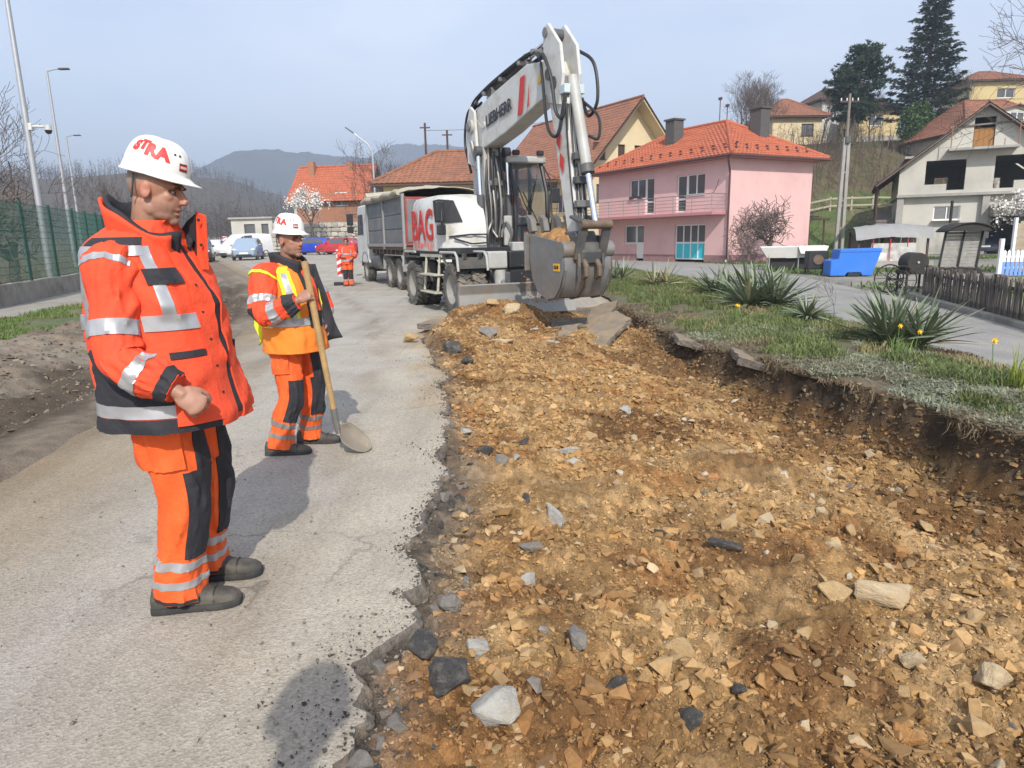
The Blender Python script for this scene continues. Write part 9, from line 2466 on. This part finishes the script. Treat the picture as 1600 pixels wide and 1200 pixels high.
S('dark asphalt heap fragment near the left rim, larger piece', -.22, 5.18, .12, .07, .06, 'tar', 21, .2, .2, .3)
S('dark asphalt heap fragment near the left rim, lower piece', -.10, 4.95, .10, .06, .05, 'grey', 22, -.2, .2, .3)
S('grey-brown slanting stone near the left rim in the foreground', -.30, 2.84, .055, .075, .045, 'grey', 23, .6, .2, .25)
S('small black crystal-faced tar stone right of the pale wedge', .86, 3.85, .045, .04, .04, 'tar', 24, .2, .1, .2)
S('small white-capped tar stone in the lower right', .86, 2.39, .035, .03, .03, 'tar', 25, .2, .1, .2)
S('ochre stone with bright face right of centre below the black shard', 1.22, 3.0, .05, .04, .045, 'tan', 26, .2, .1, .2)
S('yellow block lying on the asphalt at the end of the big slab', -1.62, 11.0, .16, .12, .11, 'ochre', 27, .2, 0, .12, z=0.01)
S('grey boulder below the big asphalt slab', -.42, 11.0, .24, .17, .12, 'grey', 28, .2, .1, .25)
S('flat pale stone to the right of the grey boulder', -.12, 10.6, .24, .10, .05, 'tan', 29, .2, .1, .2)
S('black tar lump on the left slope below the big slab', -.85, 9.9, .17, .15, .13, 'tar', 30, .2, .2, .25)
S('smaller black tar lump on the left slope', -.62, 9.2, .15, .10, .08, 'tar', 31, .6, .2, .25)
S('white wedge lying by the bank near the bucket', 1.85, 13.2, .17, .05, .05, 'conc', 32, -.7, .2, .15)
S('pale stone above the left slab of the pile', .42, 12.0, .10, .08, .05, 'conc', 33, .4, .1, .2)
S('thin white stick of concrete in front of the slab pile', .62, 10.3, .16, .03, .03, 'conc', 34, -.6, .1, .15)
S('tan stone heap piece at the foot of the blade', .05, 13.1, .22, .17, .16, 'tan', 35, .3, .1, .25)
S('second tan stone at the foot of the blade', -.35, 13.4, .16, .13, .12, 'ochre', 36, .9, .1, .25)
S('pale chip on the left rim of the dig', -.42, 5.85, .06, .10, .035, 'conc', 37, .5, .1, .25)
S('small pale chip with dark edge in the left foreground', .02, 5.0, .04, .06, .03, 'conc', 38, .1, .1, .2)
S('greyish upright asphalt sliver left of the pointed concrete chunk', .07, 4.12, .03, .06, .07, 'tar', 39, .1, .1, .2)
# broken asphalt slabs
def slab_piece(label, pts, z, th, tilt, m_top, seed, parent=None):
 rg = random.Random(seed); P = [Vector((x, y, 0)) for x, y in pts]; out = []
 for a, b in zip(P, P[1:]+P[:1]):
  n = max(2, int((b-a).length/.10))
  for i in range(n): q = a.lerp(b, i/n); out.append(q+Vector((rg.gauss(0, .014), rg.gauss(0, .014), 0)))
 c = sum(out, Vector())/len(out); k = len(out); vs = []
 for lay, (ins, dz) in enumerate(((.05, 0), (.0, -.012), (.0, -th*.55), (.10, -th))):
  for q in out: vs.append((q-c)*(1-ins*.25)+Vector((rg.gauss(0, .006), rg.gauss(0, .006), dz+(rg.gauss(0, .006) if lay else .004*mnoise.noise(q*6)))))
 fs = [tuple(range(k)), tuple(reversed(range(3*k, 4*k)))]+[(l*k+i, (l+1)*k+i, (l+1)*k+(i+1) % k, l*k+(i+1) % k) for l in range(3) for i in range(k)]
 me = bpy.data.meshes.new('asphalt_slab'); me.from_pydata([tuple(v) for v in vs], [], fs); me.update()
 me.materials.append(m_top); me.materials.append(m_edge)
 for i, p in enumerate(me.polygons): p.material_index = 0 if i == 0 else 1
 o = bpy.data.objects.new('asphalt_slab', me); COL.objects.link(o); o.location = (c.x, c.y, z); o.rotation_euler = tilt
 return tag(o, label, 'asphalt slab', 'broken asphalt slabs')
m_slab = mat('slab_top', (.215, .17, .12), rough=.95, var=.25, scale=5, bump=.5, bscale=40, dirt=(.34, .23, .12), dscale=2, damt=.7)
slab_piece('long flat asphalt slab lying across the rim in front of the blade', [(-1.66, 12.0), (-.9, 12.0), (-.05, 12.25), (.0, 12.55), (-.6, 12.75), (-1.45, 12.6)], .16, .10, (.02, .03, 0), m_slab, 1)
slab_piece('large tilted asphalt slab on the right of the dig', [(.85, 10.4), (1.25, 10.2), (2.0, 11.3), (1.85, 11.9), (1.35, 11.4)], .12, .09, (.20, -.18, 0), m_slab, 2)
slab_piece('smaller tilted asphalt slab behind the large one', [(1.2, 11.8), (1.75, 12.2), (2.05, 13.0), (1.55, 12.9)], .22, .09, (.25, -.2, 0), m_slab, 3)
slab_piece('grey slab fragment left of the large tilted one', [(.72, 10.6), (1.0, 10.9), (1.15, 11.7), (.85, 11.4)], .12, .08, (.15, .2, 0), m_slab, 4)
slab_piece('dark slab standing on edge under the bucket', [(.75, 13.0), (1.6, 13.2), (1.55, 13.5), (.8, 13.35)], -.02, .08, (.5, .1, 0), m_edge, 5)
slab_piece('overhanging slab of old asphalt in the bank', [(2.35, 9.7), (2.75, 9.4), (2.95, 10.4), (2.5, 10.6)], .10, .09, (.0, .25, 0), m_slab, 6)
slab_piece('broken asphalt plate hanging at the top of the bank', [(2.75, 8.2), (3.15, 7.9), (3.25, 8.7), (2.85, 8.9)], .10, .09, (.05, .22, 0), m_slab, 7)

# individual bedded stones: the larger ones one by one
g = np.random.default_rng(77)
shapes = {k: [rock_mesh(100+i+31*j, 12, 0, .05) for i in range(6)] for j, k in enumerate(('ochre', 'tan', 'pale', 'grey', 'rust', 'tar'))}
for k, l in shapes.items():
 for me in l: me.materials.append(m_st[k])
LBL = dict(ochre='ochre stone bedded', tan='tan limestone lump bedded', pale='pale limestone lump bedded', grey='small grey asphalt lump', rust='rust-brown clod', tar='small black tar lump')
cnt = 0
while cnt < 260:
 y = 1.75+g.random()**1.7*8.5; x = float(xL(y))+.25+g.random()*float(xR(y)-xL(y)-.65)
 t = (x-float(xL(y)))/float(xR(y)-xL(y))
 dens = .5+.9*float(fbm(np.array([x*.7]), np.array([y*.7]), 3, 701)[0])+.35*(t > .45)
 if g.random() > dens: continue
 kd = g.choice(['ochre', 'tan', 'pale', 'grey', 'rust', 'tar'], p=[.34, .30, .14, .08, .11, .03]); s = .022+.030*g.random()**2.2+(.02 if g.random() < .12 else 0)
 s *= .8 if kd in ('tar', 'grey') else (1.2 if t > .4 else 1.)
 o = bpy.data.objects.new('stone', shapes[kd][int(g.integers(6))]); COL.objects.link(o)
 o.scale = (s*g.uniform(.9, 1.5), s*g.uniform(.7, 1.1), s*g.uniform(.55, .9)); o.rotation_euler = (g.normal(0, .4), g.normal(0, .4), g.uniform(0, 6.28)); o.location = (x, y, ph(x, y)+s*.18)
 z1 = 'beside the broken road edge' if t < .22 else ('towards the foot of the bank' if t > .68 else 'in the middle of the dig'); z2 = 'close to the camera' if y < 2.9 else ('half way along the dig' if y < 5.2 else 'in its far part')
 tag(o, LBL[kd]+' '+z1+', '+z2, 'stone', kd+' stones '+z1+' '+z2); cnt += 1

for k in range(34):
 y = 1.65+g.random()**1.3*3.4; x = float(xEdge(y)+jag(np.array([y]))[0])+.04+abs(g.normal(0, .11)); kd = g.choice(['tar', 'grey', 'grey']); s = .022+.035*g.random()**1.5
 o = bpy.data.objects.new('asphalt_lump', shapes[kd][int(g.integers(6))]); COL.objects.link(o)
 o.scale = (s*g.uniform(.9, 1.4), s*g.uniform(.8, 1.2), s*.7); o.rotation_euler = (g.normal(0, .4), g.normal(0, .4), g.uniform(0, 6.28)); o.location = (x, y, ph(x, y)+s*.2)
 tag(o, ('dark' if kd == 'tar' else 'grey-brown')+' asphalt lump crumbled from the road edge, '+('close to the camera' if y < 2.7 else 'level with the two workers'), 'asphalt lump', kd+' lumps at the road edge '+str(int(y > 2.7)))
# gravel and clods too many to count
def scatter(name, label, X, Y, Z, size, col, seed, flat=.75, sink=.2, sub=0):
 g = np.random.default_rng(seed); n = len(X); K = 16; kk = g.integers(0, K, n); VV, FF, CC, off = [], [], [], 0
 for k in range(K):
  bm = bmesh.new()
  for p in g.normal(size=(12 if sub else 8, 3)): bm.verts.new(p/np.linalg.norm(p)*g.uniform(.7, 1.15))
  bmesh.ops.convex_hull(bm, input=bm.verts[:]); bmesh.ops.delete(bm, geom=[v for v in bm.verts if not v.link_faces], context='VERTS'); bmesh.ops.triangulate(bm, faces=bm.faces[:]); bmesh.ops.recalc_face_normals(bm, faces=bm.faces[:])
  bm.verts.index_update(); bm.verts.ensure_lookup_table(); B0 = np.array([v.co[:] for v in bm.verts]); F0 = np.array([[v.index for v in f.verts] for f in bm.faces]); bm.free()
  i = np.nonzero(kk == k)[0]; m = len(i)
  if not m: continue
  a = g.uniform(0, 2*PI, m); ca, sa = np.cos(a)[:, None], np.sin(a)[:, None]; tl = g.normal(0, .5, m); ct, st_ = np.cos(tl)[:, None], np.sin(tl)[:, None]; sz = size[i]
  V = B0[None]*(sz[:, None]*np.stack([g.uniform(.8, 1.6, m), g.uniform(.65, 1.1, m), g.uniform(.5, .95, m)*flat/.75], 1))[:, None, :]
  y1 = V[..., 1]*ct-V[..., 2]*st_; z1 = V[..., 1]*st_+V[..., 2]*ct
  VV.append(np.stack([V[..., 0]*ca-y1*sa+X[i][:, None], V[..., 0]*sa+y1*ca+Y[i][:, None], z1+(Z[i]+sz*(.45-sink))[:, None]], -1).reshape(-1, 3))
  FF.append((F0[None]+(np.arange(m)*len(B0))[:, None, None]).reshape(-1, 3)+off); CC.append(np.repeat(col[i], len(B0), 0)); off += m*len(B0)
 return tag(np_mesh(name, np.concatenate(VV), np.concatenate(FF), m_grav, col=np.concatenate(CC)), label, kind='stuff')
m_grav = mat('gravel', (.3, .2, .1), rough=.95, var=.18, scale=40, bump=.3, bscale=120, attr=True, bdist=.005, spec=.2)
def palette(n, g, X, Y):
 pal = np.array([[.36, .22, .095], [.42, .29, .15], [.30, .165, .065], [.47, .37, .23], [.25, .15, .07], [.20, .18, .155], [.40, .20, .07]])
 k = g.choice(7, n, p=[.33, .22, .18, .10, .10, .03, .04]); c = pal[k]*g.uniform(.75, 1.2, (n, 1)); w = g.random((n, 1))**2.6; c = c*w+soil_col(X, Y, np.full(n, -.25))*1.12*(1-w)
 return c
def cloud(n, y0, y1, pw, smin, smax, sp, seed, dmin):
 g = np.random.default_rng(seed); Y = y0+g.random(n)**pw*(y1-y0); X = xL(Y)+.10+g.random(n)*(xR(Y)-xL(Y)-.34)
 t = (X-xL(Y))/(xR(Y)-xL(Y)); d = fbm(X*.9, Y*.9, 3, 703)+.6*fbm(X*3, Y*3, 2, 705)+.5*(t-.4)
 keep = (d > dmin+.4*(g.random(n)-.5)) & (Y < yEnd(X)-.2); X, Y = X[keep], Y[keep]; n = len(X)
 s = smin*(smax/smin)**(g.random(n)**sp); return X, Y, pit_h(X, Y), s, palette(n, g, X, Y)
A = cloud(52000, 1.5, 6.5, 1.5, .0045, .015, 1.5, 81, -.45); Cc = cloud(15000, 5.5, 15.5, 1.0, .011, .035, 1.9, 83, -.45); B = cloud(11000, 1.5, 13, 1.4, .015, .052, 1.9, 82, -.25)
X, Y, Z, s, c = (np.concatenate([p, q]) for p, q in zip(A, Cc))
scatter('rubble', 'angular tan and ochre stones littering the excavated soil', *B, 86, sub=1, sink=.32)
scatter('gravel', 'ochre gravel and crumbs strewn over the excavated soil', X, Y, Z, s, c, 85)
# dark asphalt crumbs along the broken edge and strewn on the lane
g = np.random.default_rng(91); n = 4200
Y = 1.3+g.random(n)**1.9*9; off = g.exponential(.11, n)*np.where(fbm(Y*1.3, Y*0, 3, 711) > .12, 1.5, .30); sd = g.random(n) < .62
je = xEdge(Y)+jag(Y); X = np.where(sd, je-off, je+.02+off*.5); on_road = sd
Z = np.where(on_road, .004, pit_h(X, Y)); s = .003*(4.5)**(g.random(n)**2.0)*np.where(on_road, .85, 1.4)
c = np.where((g.random(n) < .65)[:, None], np.array([[.075, .068, .06]]), np.array([[.22, .19, .15]]))*g.uniform(.6, 1.3, (n, 1))
scatter('asphalt_crumbs', 'dark asphalt crumbs along the broken edge of the lane', X, Y, Z, s, c, 93)
n = 3200; Y = 1.5+g.random(n)**1.5*20; X = xRoadL(Y)+.2+g.random(n)*(xEdge(Y)-xRoadL(Y)-.3); s = .002*(5.0)**(g.random(n)**2.5)
scatter('road_grit', 'loose grit and pebbles scattered on the lane', X, Y, zbase(X, Y)+.003, s, np.array([.26, .22, .17])*g.uniform(.5, 1.3, (n, 1)), 95)
# crumbling clods in the bank and under it
n = 4200; Y = 4+g.random(n)*11; X = xR(Y)-.12-np.abs(g.normal(0, .16, n)); s = .008*(5.0)**(g.random(n)**2.0)
c = np.array([.11, .08, .05])*g.uniform(.6, 1.6, (n, 1)); c[g.random(n) < .25] = (.27, .17, .08)
scatter('bank_clods', 'dark clods and roots crumbling from the bank', X, Y, pit_h(X, Y), s, c, 97)
# soil spilling from the bucket
n = 420; u = 3.72-np.abs(g.normal(0, .09, n)); v = g.uniform(-.55, .25, n); w = .35+g.random(n)**.8*1.35; a = R(-65.8)
scatter('falling_soil', 'clods of soil spilling from the bucket', -.7+u*math.cos(a)-v*math.sin(a), 16.85+u*math.sin(a)+v*math.cos(a), w, .010*4**(g.random(n)**1.6), np.array([.36, .20, .08])*g.uniform(.6, 1.2, (n, 1)), 99)
# mud clods on the left verge
n = 5200; Y = 3+g.random(n)**1.2*19; q = .45+g.random(n)*2.6; X = xRoadL(Y)-q; s = .010*(4.5)**(g.random(n)**2.2)
c = np.array([.17, .14, .105])*g.uniform(.55, 1.5, (n, 1))
zv = .035+.05*fbm(X*1.5, Y*1.2, 4, 81)+.07*fbm(X*4, Y*4, 4, 83)*sstep(.5, 1.2, q)-.09*np.exp(-((q-.75)/.16)**2)-.07*np.exp(-((q-1.35)/.14)**2)+.10*np.exp(-((q-1.9)/.35)**2)+.16*sstep(1.6, 2.6, q)*(1+.6*fbm(X*2, Y*2, 3, 85))
scatter('mud_clods', 'clods of dried mud on the verge', X, Y, zv, s, c, 101)
